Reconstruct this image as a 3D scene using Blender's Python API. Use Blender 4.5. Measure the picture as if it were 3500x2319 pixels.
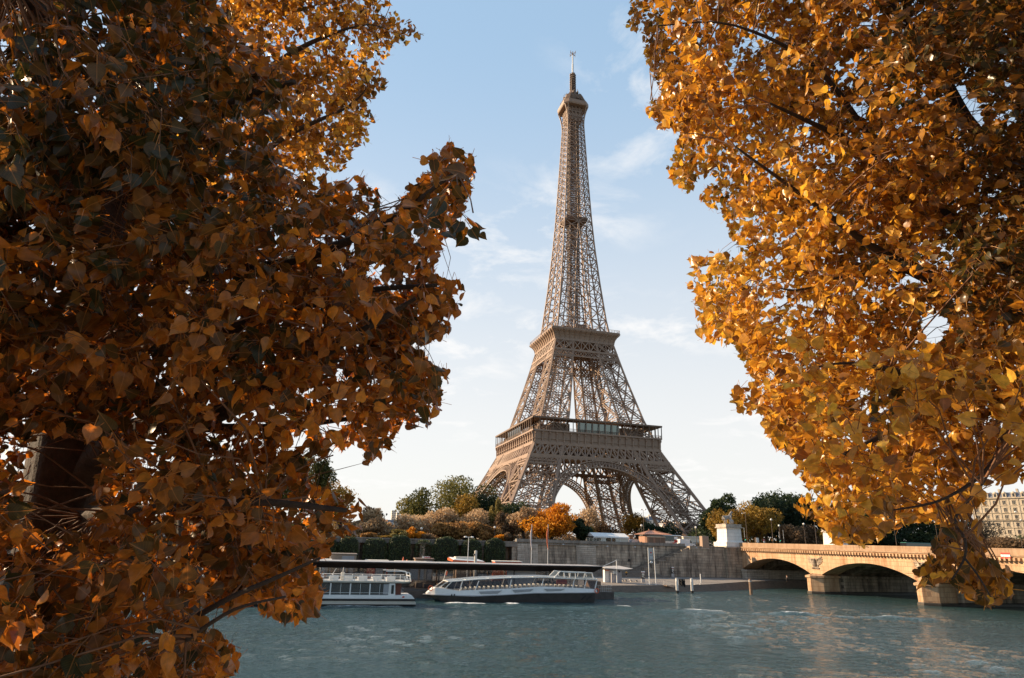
import bpy, math, random
import numpy as np
from mathutils import Vector, Matrix
S = bpy.context.scene
for o in list(bpy.data.objects):
    bpy.data.objects.remove(o)
rad = math.radians
random.seed(7)
RNG = np.random.default_rng(11)

# ------------------------------------------------------------------ camera
CP = Vector((-136.298, -344.164, 2.0))
YAW, PITCH, ROLL, FPX = .2796, .3043, .0273, 2247.13   # focal length in pixels of a 3500 px wide picture
_f = Vector((math.sin(YAW)*math.cos(PITCH), math.cos(YAW)*math.cos(PITCH), math.sin(PITCH)))
_r0 = Vector((math.cos(YAW), -math.sin(YAW), 0))
_u0 = _r0.cross(_f)
_c, _s = math.cos(ROLL), math.sin(ROLL)
FWD, RIGHT, UP = _f, _c*_r0 + _s*_u0, -_s*_r0 + _c*_u0
cam = bpy.data.objects.new('camera', bpy.data.cameras.new('camera'))
S.collection.objects.link(cam)
M = Matrix((RIGHT, UP, -FWD)).transposed().to_4x4()
M.translation = CP
cam.matrix_world = M
cam.data.sensor_width = 36.0
cam.data.lens = 36.0*FPX/3500
cam.data.clip_start = .1
cam.data.clip_end = 20000
S.camera = cam

# ------------------------------------------------------------------ light
SUN_AZ = rad(-57.0)       # clockwise from +Y
SUN_EL = rad(24.0)
sun = bpy.data.objects.new('sun', bpy.data.lights.new('sun', 'SUN'))
S.collection.objects.link(sun)
sun.data.energy = 5.0
sun.data.angle = rad(.5)
sun.data.color = (1.0, .74, .47)
sd = Vector((math.sin(SUN_AZ)*math.cos(SUN_EL), math.cos(SUN_AZ)*math.cos(SUN_EL), math.sin(SUN_EL)))
sun.rotation_euler = sd.to_track_quat('Z', 'Y').to_euler()
sun.location = (-300, 0, 300)
W = bpy.data.worlds.new("World")
S.world = W
W.use_nodes = True
nt = W.node_tree
nt.nodes.clear()
def N(nt, t, **k):
    n = nt.nodes.new(t)
    for a, b in k.items():
        if a in n.inputs: n.inputs[a].default_value = b
        else: setattr(n, a, b)
    return n
CLOUD_Z = 7.7
def build_sky():
    L = nt.links.new
    sky = N(nt, 'ShaderNodeTexSky', sky_type='NISHITA', sun_disc=False, sun_elevation=SUN_EL, sun_rotation=SUN_AZ)
    sky.air_density = 1.0; sky.dust_density = 1.2; sky.ozone_density = 1.0; sky.altitude = 50
    tc = N(nt, 'ShaderNodeTexCoord')
    sep = N(nt, 'ShaderNodeSeparateXYZ'); L(tc.outputs['Generated'], sep.inputs[0])
    # project the view direction on a flat cloud layer
    zz = N(nt, 'ShaderNodeMath', operation='MAXIMUM'); L(sep.outputs[2], zz.inputs[0]); zz.inputs[1].default_value = .02
    za = N(nt, 'ShaderNodeMath', operation='ADD'); L(zz.outputs[0], za.inputs[0]); za.inputs[1].default_value = .12
    dx = N(nt, 'ShaderNodeMath', operation='DIVIDE'); L(sep.outputs[0], dx.inputs[0]); L(za.outputs[0], dx.inputs[1])
    dy = N(nt, 'ShaderNodeMath', operation='DIVIDE'); L(sep.outputs[1], dy.inputs[0]); L(za.outputs[0], dy.inputs[1])
    cb = N(nt, 'ShaderNodeCombineXYZ'); L(dx.outputs[0], cb.inputs[0]); L(dy.outputs[0], cb.inputs[1]); cb.inputs[2].default_value = CLOUD_Z
    n1 = N(nt, 'ShaderNodeTexNoise', Scale=4.6, Detail=9.0, Roughness=.62, Distortion=.35); L(cb.outputs[0], n1.inputs['Vector'])
    n2 = N(nt, 'ShaderNodeTexNoise', Scale=1.15, Detail=3.0); L(cb.outputs[0], n2.inputs['Vector'])
    a = N(nt, 'ShaderNodeMapRange'); L(n1.outputs[0], a.inputs[0]); a.inputs[1].default_value = .50; a.inputs[2].default_value = .74
    b = N(nt, 'ShaderNodeMapRange'); L(n2.outputs[0], b.inputs[0]); b.inputs[1].default_value = .46; b.inputs[2].default_value = .62
    m = N(nt, 'ShaderNodeMath', operation='MULTIPLY'); L(a.outputs[0], m.inputs[0]); L(b.outputs[0], m.inputs[1])
    m2 = N(nt, 'ShaderNodeMath', operation='MULTIPLY'); L(m.outputs[0], m2.inputs[0]); m2.inputs[1].default_value = 1.0
    # thin white haze veil towards the horizon: part of the sky itself
    hz = N(nt, 'ShaderNodeMapRange', interpolation_type='SMOOTHSTEP'); L(sep.outputs[2], hz.inputs[0])
    hz.inputs[1].default_value = -.05; hz.inputs[2].default_value = .90; hz.inputs[3].default_value = .90; hz.inputs[4].default_value = .70
    # veil weighted to the front and thinned behind the camera to cut fill light
    dt = N(nt, 'ShaderNodeVectorMath', operation='DOT_PRODUCT'); L(tc.outputs['Generated'], dt.inputs[0]); dt.inputs[1].default_value = (math.sin(rad(-12)), math.cos(rad(-12)), 0)
    hf = N(nt, 'ShaderNodeMapRange', interpolation_type='SMOOTHSTEP'); L(dt.outputs['Value'], hf.inputs[0]); hf.inputs[1].default_value = -.7; hf.inputs[2].default_value = .5; hf.inputs[3].default_value = .15; hf.inputs[4].default_value = 1.
    hm = N(nt, 'ShaderNodeMath', operation='MULTIPLY'); L(hz.outputs[0], hm.inputs[0]); L(hf.outputs[0], hm.inputs[1])
    ve = N(nt, 'ShaderNodeMapRange', interpolation_type='SMOOTHSTEP'); L(sep.outputs[2], ve.inputs[0]); ve.inputs[1].default_value = .10; ve.inputs[2].default_value = .72
    vc = N(nt, 'ShaderNodeMixRGB'); L(ve.outputs[0], vc.inputs[0]); vc.inputs[1].default_value = (6.2, 6.15, 6.0, 1); vc.inputs[2].default_value = (2.95, 4.35, 5.9, 1)
    mixh = N(nt, 'ShaderNodeMixRGB'); L(hm.outputs[0], mixh.inputs[0]); L(sky.outputs[0], mixh.inputs[1]); L(vc.outputs[0], mixh.inputs[2])
    mixc = N(nt, 'ShaderNodeMixRGB'); L(m2.outputs[0], mixc.inputs[0]); L(mixh.outputs[0], mixc.inputs[1]); mixc.inputs[2].default_value = (6.6, 6.5, 6.4, 1)
    bg = N(nt, 'ShaderNodeBackground', Strength=.086); L(mixc.outputs[0], bg.inputs[0])
    out = N(nt, 'ShaderNodeOutputWorld'); L(bg.outputs[0], out.inputs[0])
build_sky()
S.view_settings.view_transform = 'Standard'
S.view_settings.look = 'None'
S.view_settings.gamma = 1.0
S.view_settings.exposure = 0.88
S.cycles.max_bounces = 6
S.cycles.transparent_max_bounces = 8
S.cycles.caustics_reflective = False
S.cycles.caustics_refractive = False

# ------------------------------------------------------------------ helpers
def at(px, py, ax, v):
    """world point on the plane axis=v seen at 3500-px picture position (planning aid)"""
    d = FWD + RIGHT*((px-1750)/FPX) - UP*((py-1159.5)/FPX)
    return CP + d*((v-CP[ax])/d[ax])
def wd(px, py, depth):
    """world point at a 2367-px picture position and a real distance in front of the lens"""
    return CP + depth*(FWD + RIGHT*((px*1.47867-1750)/FPX) - UP*((py*1.47867-1159.5)/FPX))

def thing(name, label, cat, loc=(0, 0, 0), rz=0, group=None):
    o = bpy.data.objects.new(name, None)
    o.empty_display_size = .3
    S.collection.objects.link(o)
    o.location = loc; o.rotation_euler = (0, 0, rz)
    o['label'] = label; o['category'] = cat
    if group: o['group'] = group
    return o
def tag(o, label, cat, group=None):
    o['label'] = label; o['category'] = cat
    if group: o['group'] = group
    return o
def copy_tree(o, loc=None, rz=None, label=None, scale=None):
    c = o.copy(); S.collection.objects.link(c)
    if loc is not None: c.location = loc
    if rz is not None: c.rotation_euler = (0, 0, rz)
    if scale is not None: c.scale = (scale, scale, scale)
    if label: c['label'] = label
    for ch in list(o.children):
        d = ch.copy(); S.collection.objects.link(d); d.parent = c
        for g in list(ch.children):
            e = g.copy(); S.collection.objects.link(e); e.parent = d
    return c

class MB:
    def __init__(s): s.v = []; s.f = []
    def quad(s, *p):
        n = len(s.v); s.v += [tuple(q) for q in p]; s.f.append(tuple(range(n, n+len(p)))); return s
    def box(s, x0, x1, y0, y1, z0, z1):
        n = len(s.v)
        s.v += [(x0,y0,z0),(x1,y0,z0),(x1,y1,z0),(x0,y1,z0),(x0,y0,z1),(x1,y0,z1),(x1,y1,z1),(x0,y1,z1)]
        s.f += [(n,n+3,n+2,n+1),(n+4,n+5,n+6,n+7),(n,n+1,n+5,n+4),(n+1,n+2,n+6,n+5),(n+2,n+3,n+7,n+6),(n+3,n,n+4,n+7)]
        return s
    def bbox(s, x0, x1, y0, y1, z0, z1, b=.03):
        """box with chamfered vertical and top edges"""
        pts = lambda k: [(x0+k,y0+b),(x0+k+0*b,y0+b)]
        ring = [(x0+b,y0),(x1-b,y0),(x1,y0+b),(x1,y1-b),(x1-b,y1),(x0+b,y1),(x0,y1-b),(x0,y0+b)]
        cx, cy = (x0+x1)/2, (y0+y1)/2
        top = [(x+(b if x < cx else -b), y+(b if y < cy else -b)) for x, y in ring]
        s.loft([[(x,y,z0) for x,y in ring], [(x,y,z1-b) for x,y in ring], [(x,y,z1) for x,y in top]])
        return s
    def loft(s, rings, cap=True, closed=True):
        n = len(rings[0]); b = len(s.v)
        for r in rings: s.v += [tuple(q) for q in r]
        for i in range(len(rings)-1):
            for j in range(n if closed else n-1):
                k = (j+1) % n
                s.f.append((b+i*n+j, b+i*n+k, b+(i+1)*n+k, b+(i+1)*n+j))
        if cap:
            s.f.append(tuple(b+j for j in reversed(range(n))))
            s.f.append(tuple(b+(len(rings)-1)*n+j for j in range(n)))
        return s
    def prism(s, poly, off):
        off = Vector(off)
        a = [Vector(p) for p in poly]
        return s.loft([a, [p+off for p in a]])
    def beam(s, a, b, w=.1, h=None, cap=False, up=None):
        a = Vector(a); b = Vector(b); d = b-a
        if d.length < 1e-6: return s
        d.normalize()
        u = Vector(up) if up is not None else (Vector((0,0,1)) if abs(d.z) < .95 else Vector((1,0,0)))
        x = d.cross(u).normalized(); y = x.cross(d)
        h = w if h is None else h
        x = x*(w/2); y = y*(h/2)
        r = [(-1,-1),(1,-1),(1,1),(-1,1)]
        return s.loft([[p + x*i + y*j for i, j in r] for p in (a, b)], cap=cap)
    def truss(s, a, b, w, t=.3, n=6, nrm=(0,-1,0), t2=None):
        """flat lattice beam: two chords and a zigzag web"""
        a = Vector(a); b = Vector(b); d = (b-a)
        if d.length < .01: return s
        side = d.normalized().cross(Vector(nrm)).normalized()*(w/2)
        s.beam(a+side, b+side, t); s.beam(a-side, b-side, t)
        t2 = t2 or t*.6
        for i in range(n):
            p = a + d*(i/n); q = a + d*((i+1)/n)
            g = 1 if i % 2 else -1
            s.beam(p+side*g, q-side*g, t2)
        return s
    def tube(s, pts, r, n=6, cap=True):
        pts = [Vector(p) for p in pts]
        rs = r if isinstance(r, (list, tuple)) else [r]*len(pts)
        rings = []
        for i, p in enumerate(pts):
            d = (pts[min(i+1, len(pts)-1)] - pts[max(i-1, 0)]).normalized()
            u = Vector((0,0,1)) if abs(d.z) < .9 else Vector((1,0,0))
            x = d.cross(u).normalized(); y = d.cross(x)
            rings.append([p + (x*math.cos(2*math.pi*k/n) + y*math.sin(2*math.pi*k/n))*rs[i] for k in range(n)])
        return s.loft(rings, cap=cap)
    def lathe(s, c, prof, n=12, a0=0.):
        """prof: list of (r, z) above the point c"""
        c = Vector(c)
        rings = [[c + Vector((max(r,1e-3)*math.cos(a0+2*math.pi*k/n), max(r,1e-3)*math.sin(a0+2*math.pi*k/n), z)) for k in range(n)] for r, z in prof]
        return s.loft(rings)
    def ball(s, c, r, n=10, m=6, sz=1.):
        return s.lathe(c, [(r*math.sin(math.pi*i/m), -sz*r*math.cos(math.pi*i/m)) for i in range(m+1)], n)
    def mesh(s, name):
        me = bpy.data.meshes.new(name); me.from_pydata(s.v, [], s.f); me.update(); return me
    def part(s, name, mat, root=None, local=False, smooth=False):
        if root is not None and not local:
            l = Vector((0,0,0)); q = root
            while q is not None: l += q.location; q = q.parent
            s.v = [(x-l.x, y-l.y, z-l.z) for x, y, z in s.v]
        me = s.mesh(name); me.materials.append(mat)
        if smooth: me.polygons.foreach_set('use_smooth', [True]*len(me.polygons))
        o = bpy.data.objects.new(name, me); S.collection.objects.link(o)
        o.parent = root
        return o
def struct(o):
    o['kind'] = 'structure'; return o

# ------------------------------------------------------------------ materials
MATS = {}
def mat(name, col, rough=.6, metal=0., var=.12, scale=3., bump=0., spec=.4, emit=None):
    """plain paint / metal / stone with a little uneven wear"""
    if name in MATS: return MATS[name]
    m = bpy.data.materials.new(name); m.use_nodes = True; t = m.node_tree; L = t.links.new
    p = t.nodes['Principled BSDF']
    p.inputs['Roughness'].default_value = rough; p.inputs['Metallic'].default_value = metal
    p.inputs['Specular IOR Level'].default_value = spec
    tc = N(t, 'ShaderNodeTexCoord'); n = N(t, 'ShaderNodeTexNoise', Scale=scale, Detail=5., Roughness=.65)
    L(tc.outputs['Object'], n.inputs['Vector'])
    r = N(t, 'ShaderNodeMapRange'); L(n.outputs[0], r.inputs[0]); r.inputs[1].default_value = .3; r.inputs[2].default_value = .7
    r.inputs[3].default_value = 1-var; r.inputs[4].default_value = 1+var
    mx = N(t, 'ShaderNodeVectorMath', operation='SCALE'); mx.inputs[0].default_value = col[:3]; L(r.outputs[0], mx.inputs['Scale'])
    L(mx.outputs[0], p.inputs['Base Color'])
    if bump:
        b = N(t, 'ShaderNodeBump', Strength=bump, Distance=.05); L(n.outputs[0], b.inputs['Height']); L(b.outputs[0], p.inputs['Normal'])
    if emit:
        p.inputs['Emission Color'].default_value = (*emit[:3], 1); p.inputs['Emission Strength'].default_value = emit[3]
    MATS[name] = m
    return m
def stone(name, c1, c2, mortar, bw, bh, stain=.6, streak=(.05,.04,.035), warm=None, msize=.03, sc=1.0):
    """ashlar masonry in the wall's own plane, with rain streaks and soot"""
    m = bpy.data.materials.new(name); m.use_nodes = True; t = m.node_tree; L = t.links.new
    p = t.nodes['Principled BSDF']; p.inputs['Roughness'].default_value = .85; p.inputs['Specular IOR Level'].default_value = .2
    tc = N(t, 'ShaderNodeTexCoord'); sp = N(t, 'ShaderNodeSeparateXYZ'); L(tc.outputs['Object'], sp.inputs[0])
    ad = N(t, 'ShaderNodeMath', operation='ADD'); L(sp.outputs[0], ad.inputs[0]); L(sp.outputs[1], ad.inputs[1])
    cb = N(t, 'ShaderNodeCombineXYZ'); L(ad.outputs[0], cb.inputs[0]); L(sp.outputs[2], cb.inputs[1])
    br = N(t, 'ShaderNodeTexBrick', Scale=1., Bias=-.1); L(cb.outputs[0], br.inputs['Vector'])
    br.inputs['Color1'].default_value = (*c1, 1); br.inputs['Color2'].default_value = (*c2, 1); br.inputs['Mortar'].default_value = (*mortar, 1)
    br.inputs['Mortar Size'].default_value = msize; br.inputs['Brick Width'].default_value = bw; br.inputs['Row Height'].default_value = bh
    # streaks
    mp = N(t, 'ShaderNodeMapping'); L(tc.outputs['Object'], mp.inputs[0]); mp.inputs['Scale'].default_value = (.9*sc, .9*sc, .12*sc)
    n1 = N(t, 'ShaderNodeTexNoise', Scale=1., Detail=7., Roughness=.7); L(mp.outputs[0], n1.inputs['Vector'])
    r1 = N(t, 'ShaderNodeMapRange'); L(n1.outputs[0], r1.inputs[0]); r1.inputs[1].default_value = .42; r1.inputs[2].default_value = .66; r1.inputs[4].default_value = stain
    n2 = N(t, 'ShaderNodeTexNoise', Scale=.35*sc, Detail=6., Roughness=.6); L(tc.outputs['Object'], n2.inputs['Vector'])
    r2 = N(t, 'ShaderNodeMapRange'); L(n2.outputs[0], r2.inputs[0]); r2.inputs[1].default_value = .4; r2.inputs[2].default_value = .7; r2.inputs[4].default_value = .8
    mw = N(t, 'ShaderNodeMixRGB'); L(r2.outputs[0], mw.inputs[0]); L(br.outputs[0], mw.inputs[1])
    w = warm or tuple(x*.8 for x in c1); mw.inputs[2].default_value = (*w, 1)
    ms = N(t, 'ShaderNodeMixRGB'); L(r1.outputs[0], ms.inputs[0]); L(mw.outputs[0], ms.inputs[1]); ms.inputs[2].default_value = (*streak, 1)
    L(ms.outputs[0], p.inputs['Base Color'])
    b = N(t, 'ShaderNodeBump', Strength=.6, Distance=.06); L(br.outputs['Fac'], b.inputs['Height']); b.invert = True
    b2 = N(t, 'ShaderNodeBump', Strength=.3, Distance=.05); n3 = N(t, 'ShaderNodeTexNoise', Scale=6., Detail=5.); L(tc.outputs['Object'], n3.inputs['Vector'])
    L(n3.outputs[0], b2.inputs['Height']); L(b.outputs[0], b2.inputs['Normal']); L(b2.outputs[0], p.inputs['Normal'])
    MATS[name] = m
    return m
def glass(name, col=(.05,.07,.08), rough=.05, alpha=.35):
    m = bpy.data.materials.new(name); m.use_nodes = True; t = m.node_tree; L = t.links.new
    p = t.nodes['Principled BSDF']; p.inputs['Base Color'].default_value = (*col, 1)
    p.inputs['Roughness'].default_value = rough; p.inputs['Specular IOR Level'].default_value = .8
    p.inputs['Alpha'].default_value = alpha
    MATS[name] = m
    return m
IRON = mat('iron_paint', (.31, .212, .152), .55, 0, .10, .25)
IROND = mat('iron_paint_dark_shaded', (.17, .11, .073), .6, 0, .12, .3)  # darker copy of iron paint: painted shade on inner ironwork, plus dark mast
WHITE = mat('white_paint', (.78, .77, .74), .4, 0, .05, 1.5)
CREAM = mat('cream_paint', (.62, .58, .50), .45, 0, .07, 1.2)
GREYP = mat('grey_paint', (.36, .36, .37), .5, 0, .08, 1.5)
DARK = mat('dark_paint', (.025, .022, .022), .45, 0, .2, 1.)
STEEL = mat('steel', (.50, .50, .50), .35, .6, .08, 2.)
ORANGE = mat('orange_paint', (.70, .13, .04), .5, 0, .08, 1.)
RED = mat('red_paint', (.55, .04, .03), .5, 0, .08, 1.)
BROWN = mat('brown_paint', (.20, .13, .09), .6, 0, .1, 1.)
RUBBER = mat('rubber', (.02, .02, .02), .8, 0, .1, 4.)
COPPER = mat('copper_sheet', (.42, .22, .15), .45, .3, .12, 1.2)
WOOD = mat('weathered_wood', (.23, .15, .10), .8, 0, .3, 2., .3)
CONC = mat('concrete', (.40, .37, .34), .85, 0, .15, .8, .2)
WINDOW = mat('window_dark', (.018, .02, .024), .08, 0, .2, 1., 0, .7)
CLEAR = glass('clear_glass', (.10, .13, .14), .04, .30)
TINT = glass('tinted_glass', (.04, .045, .05), .05, .38)
LAMPG = mat('milk_glass', (.80, .78, .72), .25, 0, .03, 2.)
BLACKM = mat('black_metal', (.03, .03, .032), .4, .4, .1, 2.)
# ------------------------------------------------------------------ river, quay, ground
WZ = -7.1
def qz(y): return -4.95 + (min(y, -171.) + 172.)*.0286
def quay(px, py):
    d = FWD + RIGHT*((px-1750)/FPX) - UP*((py-1159.5)/FPX)
    t = (-4.95 + (CP.y+172)*.0286 - CP.z)/(d.z - .0286*d.y)
    return CP + d*t
def c4(X, Y): return (1350+X*.33798, 1750+Y*.33798)
def c5(X, Y): return (2000+X*.29573, 1700+Y*.29573)
def c6(X, Y): return (2600+X*.38023, 1600+Y*.38023)
def c8(X, Y): return (2000+X*.178571, 1780+Y*.178571)
def c9(X, Y): return (2380+X*.178571, 1720+Y*.178571)

def water_mat():
    m = bpy.data.materials.new('river_water'); m.use_nodes = True; t = m.node_tree; L = t.links.new
    p = t.nodes['Principled BSDF']
    p.inputs['Base Color'].default_value = (.030, .062, .066, 1); p.inputs['Roughness'].default_value = .07
    p.inputs['IOR'].default_value = 1.33; p.inputs['Specular IOR Level'].default_value = .5
    tc = N(t, 'ShaderNodeTexCoord')
    mp = N(t, 'ShaderNodeMapping'); L(tc.outputs['Object'], mp.inputs[0]); mp.inputs['Scale'].default_value = (.62, 1.9, 1); mp.inputs['Rotation'].default_value = (0, 0, .28)
    n1 = N(t, 'ShaderNodeTexNoise', Scale=1.25, Detail=3.5, Roughness=.55, Distortion=.5); L(mp.outputs[0], n1.inputs['Vector'])
    n2 = N(t, 'ShaderNodeTexNoise', Scale=4.2, Detail=2., Roughness=.5, Distortion=.4); L(mp.outputs[0], n2.inputs['Vector'])
    # calmer and rougher patches
    n3 = N(t, 'ShaderNodeTexNoise', Scale=.032, Detail=4.); L(tc.outputs['Object'], n3.inputs['Vector'])
    r3 = N(t, 'ShaderNodeMapRange'); L(n3.outputs[0], r3.inputs[0]); r3.inputs[1].default_value = .38; r3.inputs[2].default_value = .62; r3.inputs[3].default_value = .16; r3.inputs[4].default_value = .85
    b1 = N(t, 'ShaderNodeBump', Distance=1.0); L(n1.outputs[0], b1.inputs['Height']); L(r3.outputs[0], b1.inputs['Strength'])
    b2 = N(t, 'ShaderNodeBump', Strength=1., Distance=.22); L(n2.outputs[0], b2.inputs['Height']); L(b1.outputs[0], b2.inputs['Normal'])
    L(b2.outputs[0], p.inputs['Normal'])
    c = N(t, 'ShaderNodeMixRGB'); L(n3.outputs[0], c.inputs[0]); c.inputs[1].default_value = (.022, .060, .066, 1); c.inputs[2].default_value = (.050, .096, .098, 1)
    fa = N(t, 'ShaderNodeAttribute', attribute_name='foam')
    fn = N(t, 'ShaderNodeTexNoise', Scale=2.2, Detail=6., Roughness=.75); L(mp.outputs[0], fn.inputs['Vector'])
    fm = N(t, 'ShaderNodeMath', operation='MULTIPLY'); L(fa.outputs['Fac'], fm.inputs[0]); L(fn.outputs[0], fm.inputs[1])
    fr = N(t, 'ShaderNodeMapRange'); L(fm.outputs[0], fr.inputs[0]); fr.inputs[1].default_value = .27; fr.inputs[2].default_value = .42
    cf = N(t, 'ShaderNodeMixRGB'); L(fr.outputs[0], cf.inputs[0]); L(c.outputs[0], cf.inputs[1]); cf.inputs[2].default_value = (.75, .78, .78, 1)
    L(cf.outputs[0], p.inputs['Base Color'])
    rr = N(t, 'ShaderNodeMapRange'); L(fr.outputs[0], rr.inputs[0]); rr.inputs[3].default_value = .06; rr.inputs[4].default_value = .8; L(rr.outputs[0], p.inputs['Roughness'])
    return m
def make_water():
    xs = np.concatenate([np.linspace(-1400, -170, 40, endpoint=False), np.arange(-170, -20, .42), np.linspace(-20, 60, 80, endpoint=False), np.linspace(60, 1800, 50)])
    ys = np.concatenate([np.linspace(-338, -305, 12, endpoint=False), np.arange(-305, -196, .36), np.linspace(-196, -160, 40)])
    X, Y = np.meshgrid(xs, ys)
    Z = np.zeros_like(X)
    fade = np.clip((X+172)/6, 0, 1)*np.clip((-12-X)/12, 0, 1)*np.clip((Y+306)/6, 0, 1)
    r = np.random.default_rng(5)
    for i in range(46):
        lam = 1.3*(1.05**i) if i < 36 else r.uniform(3, 8)
        a = r.normal(1.2, .75)
        k = 2*np.pi/lam
        Z += .0075*lam**.45*np.sin(k*(X*np.cos(a)+Y*np.sin(a)) + r.uniform(0, 6.28))
    mod = .55+.45*np.sin(X*.05+Y*.11)*np.sin(X*.083-Y*.04+1.3)
    Z *= fade*mod
    def ridge(p, q, w, h, wob):
        ax, ay = p; bx, by = q
        d = np.array([bx-ax, by-ay]); ln = np.hypot(*d); d /= ln
        u = (X-ax)*d[0]+(Y-ay)*d[1]; v = -(X-ax)*d[1]+(Y-ay)*d[0]
        v = v + wob*np.sin(u*.18)+.4*wob*np.sin(u*.47+1)
        env = np.clip(u/4, 0, 1)*np.clip((ln-u)/10, 0, 1)*(.75+.25*np.sin(u*.33))
        return h*env*np.exp(-(v/w)**2)
    Z += ridge((-86.6, -243.3), (-28., -264.), 1.1, .34, .5)
    Z += ridge((-84, -247), (-46, -262.), 1.4, .16, .6)
    Z += ridge((-112, -238.), (-82, -240.8), .8, .30, .2)
    Z += ridge((-133, -243.), (-108, -240.), 1.2, .2, .5)
    FO = np.zeros_like(X)
    def foam(p, q, w, s):
        d = np.array([q[0]-p[0], q[1]-p[1]]); ln = np.hypot(*d); d /= ln
        u = (X-p[0])*d[0]+(Y-p[1])*d[1]; v = -(X-p[0])*d[1]+(Y-p[1])*d[0]
        return s*np.exp(-(v/w)**2)*np.clip(u/1.5, 0, 1)*np.clip((ln-u)/1.5, 0, 1)
    for p, q, w, s in (((-115.5, -233.2), (-107, -234.6), .8, 1.1), ((-105.5, -234.0), (-101.5, -234.6), 1.1, 1.2), ((-88.5, -239.2), (-84, -240.2), .6, 1.0), ((-80, -245.4), (-72, -248.), .9, .95), ((-66, -250.4), (-60, -252.5), .6, .8), ((-52, -255.5), (-46, -257.6), .6, .85), ((-134, -239), (-121, -239.4), .7, .75)):
        FO = np.maximum(FO, foam(p, q, w, s)); Z += .22*foam(p, q, w, s)
    n, mcol = X.shape
    v = np.stack([X.ravel(), Y.ravel(), Z.ravel()+WZ], 1)
    idx = np.arange(n*mcol).reshape(n, mcol)
    f = np.stack([idx[:-1, :-1].ravel(), idx[:-1, 1:].ravel(), idx[1:, 1:].ravel(), idx[1:, :-1].ravel()], 1)
    return np_mesh('water', v, f, water_mat(), smooth=True, attr={'foam': ('FLOAT', FO.ravel())})
def np_mesh(name, v, f, m, root=None, smooth=False, attr=None):
    me = bpy.data.meshes.new(name)
    v = np.asarray(v, dtype=np.float32)
    if root is not None: v = v - np.array(root.location, dtype=np.float32)
    nv, nf, k = len(v), len(f), f.shape[1]
    me.vertices.add(nv); me.vertices.foreach_set('co', v.ravel())
    me.loops.add(nf*k); me.loops.foreach_set('vertex_index', f.astype(np.int32).ravel())
    me.polygons.add(nf); me.polygons.foreach_set('loop_start', np.arange(0, nf*k, k, dtype=np.int32))
    if smooth: me.polygons.foreach_set('use_smooth', np.ones(nf, dtype=bool))
    if attr:
        for an, (ty, data) in attr.items():
            a = me.attributes.new(an, ty, 'POINT')
            a.data.foreach_set('vector' if ty == 'FLOAT_VECTOR' else 'value', np.asarray(data, dtype=np.float32).ravel())
    me.update(); me.validate()
    me.materials.append(m)
    o = bpy.data.objects.new(name, me); S.collection.objects.link(o); o.parent = root
    return o
struct(make_water())

STONE = stone('quay_masonry', (.56, .455, .345), (.29, .235, .18), (.08, .064, .05), 2.2, .72, .85)
STONE2 = stone('quay_masonry_pale', (.60, .52, .43), (.42, .36, .295), (.10, .085, .07), 2.0, .5, .45)
COPING = stone('coping_stone', (.30, .27, .235), (.27, .245, .21), (.17, .15, .13), 2.4, 3., .5)
BRIDGE = stone('bridge_limestone', (.60, .405, .25), (.50, .33, .20), (.27, .175, .11), 2.2, .9, .66, (.25, .105, .042), (.52, .36, .225), .035, 1.1)
BRIDGED = stone('bridge_parapet_stone', (.42, .29, .19), (.35, .24, .155), (.22, .15, .10), 3., 1.2, .6, (.20, .105, .055), None, .012, 1.3)
PAVE = stone('quay_paving', (.30, .27, .24), (.26, .235, .21), (.20, .18, .16), 1.6, 1.1, .3)
ASPH = mat('asphalt', (.07, .066, .062), .9, 0, .2, .5, .2)
SOIL = mat('park_ground', (.11, .095, .06), .95, 0, .35, .2, .3)
STEPST = mat('step_stone', (.20, .165, .135), .85, 0, .25, 1.2, .3)

GZ = 2.85        # left bank street level
# left-bank ground: one sheet to the horizon, street in front of it
mb = MB(); mb.quad((-6000, -150, GZ-.1), (6000, -150, GZ-.1), (6000, 9000, GZ-.1), (-6000, 9000, GZ-.1)); struct(mb.part('ground', SOIL))
mb = MB(); mb.quad((-1500, -168.6, GZ), (-16, -168.6, GZ), (-16, -149.5, GZ), (-1500, -149.5, GZ))
mb.quad((-16, -172, GZ), (1500, -172, GZ), (1500, -149.5, GZ), (-16, -149.5, GZ)); struct(mb.part('street', ASPH))
# lower quay with its stepped river edge
EDGE = [(-1400, -203.5), (-160, -203.5), (-71.3, -202.4), (-56.6, -200.), (-50, -198.6), (-43, -196.2), (-34, -191.2), (-25, -186.2), (-14, -181.8), (-5.8, -180.6), (40, -180), (1500, -180)]
def make_quay():
    mb = MB()
    for (x0, y0), (x1, y1) in zip(EDGE[:-1], EDGE[1:]):
        mb.quad((x0, y0, qz(y0)), (x1, y1, qz(y1)), (x1, -168, qz(-172)), (x0, -168, qz(-172)))
    struct(mb.part('quay', PAVE))
    mb = MB()
    for (x0, y0), (x1, y1) in zip(EDGE[:-1], EDGE[1:]):
        za, zb = qz(y0), qz(y1)
        ha, hb = (za-WZ+.15)/7, (zb-WZ+.15)/7
        for k in range(8):
            a, b = y0-.34*k, y1-.34*k
            ta, tb = za-ha*k, zb-hb*k
            ba, bb = (ta-ha, tb-hb) if k < 7 else (-11, -11)
            mb.quad((x0, a, ba), (x1, b, bb), (x1, b, tb), (x0, a, ta))
            if k < 7: mb.quad((x0, a-.34, ba), (x1, b-.34, bb), (x1, b, bb), (x0, a, ba))
    struct(mb.part('quay_steps', STEPST))
make_quay()
# right bank: lower quay under the camera's trees and the upper promenade behind
mb = MB(); mb.box(-1400, 1500, -420, -330, -12, -6.2); struct(mb.part('near_quay', PAVE))

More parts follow.
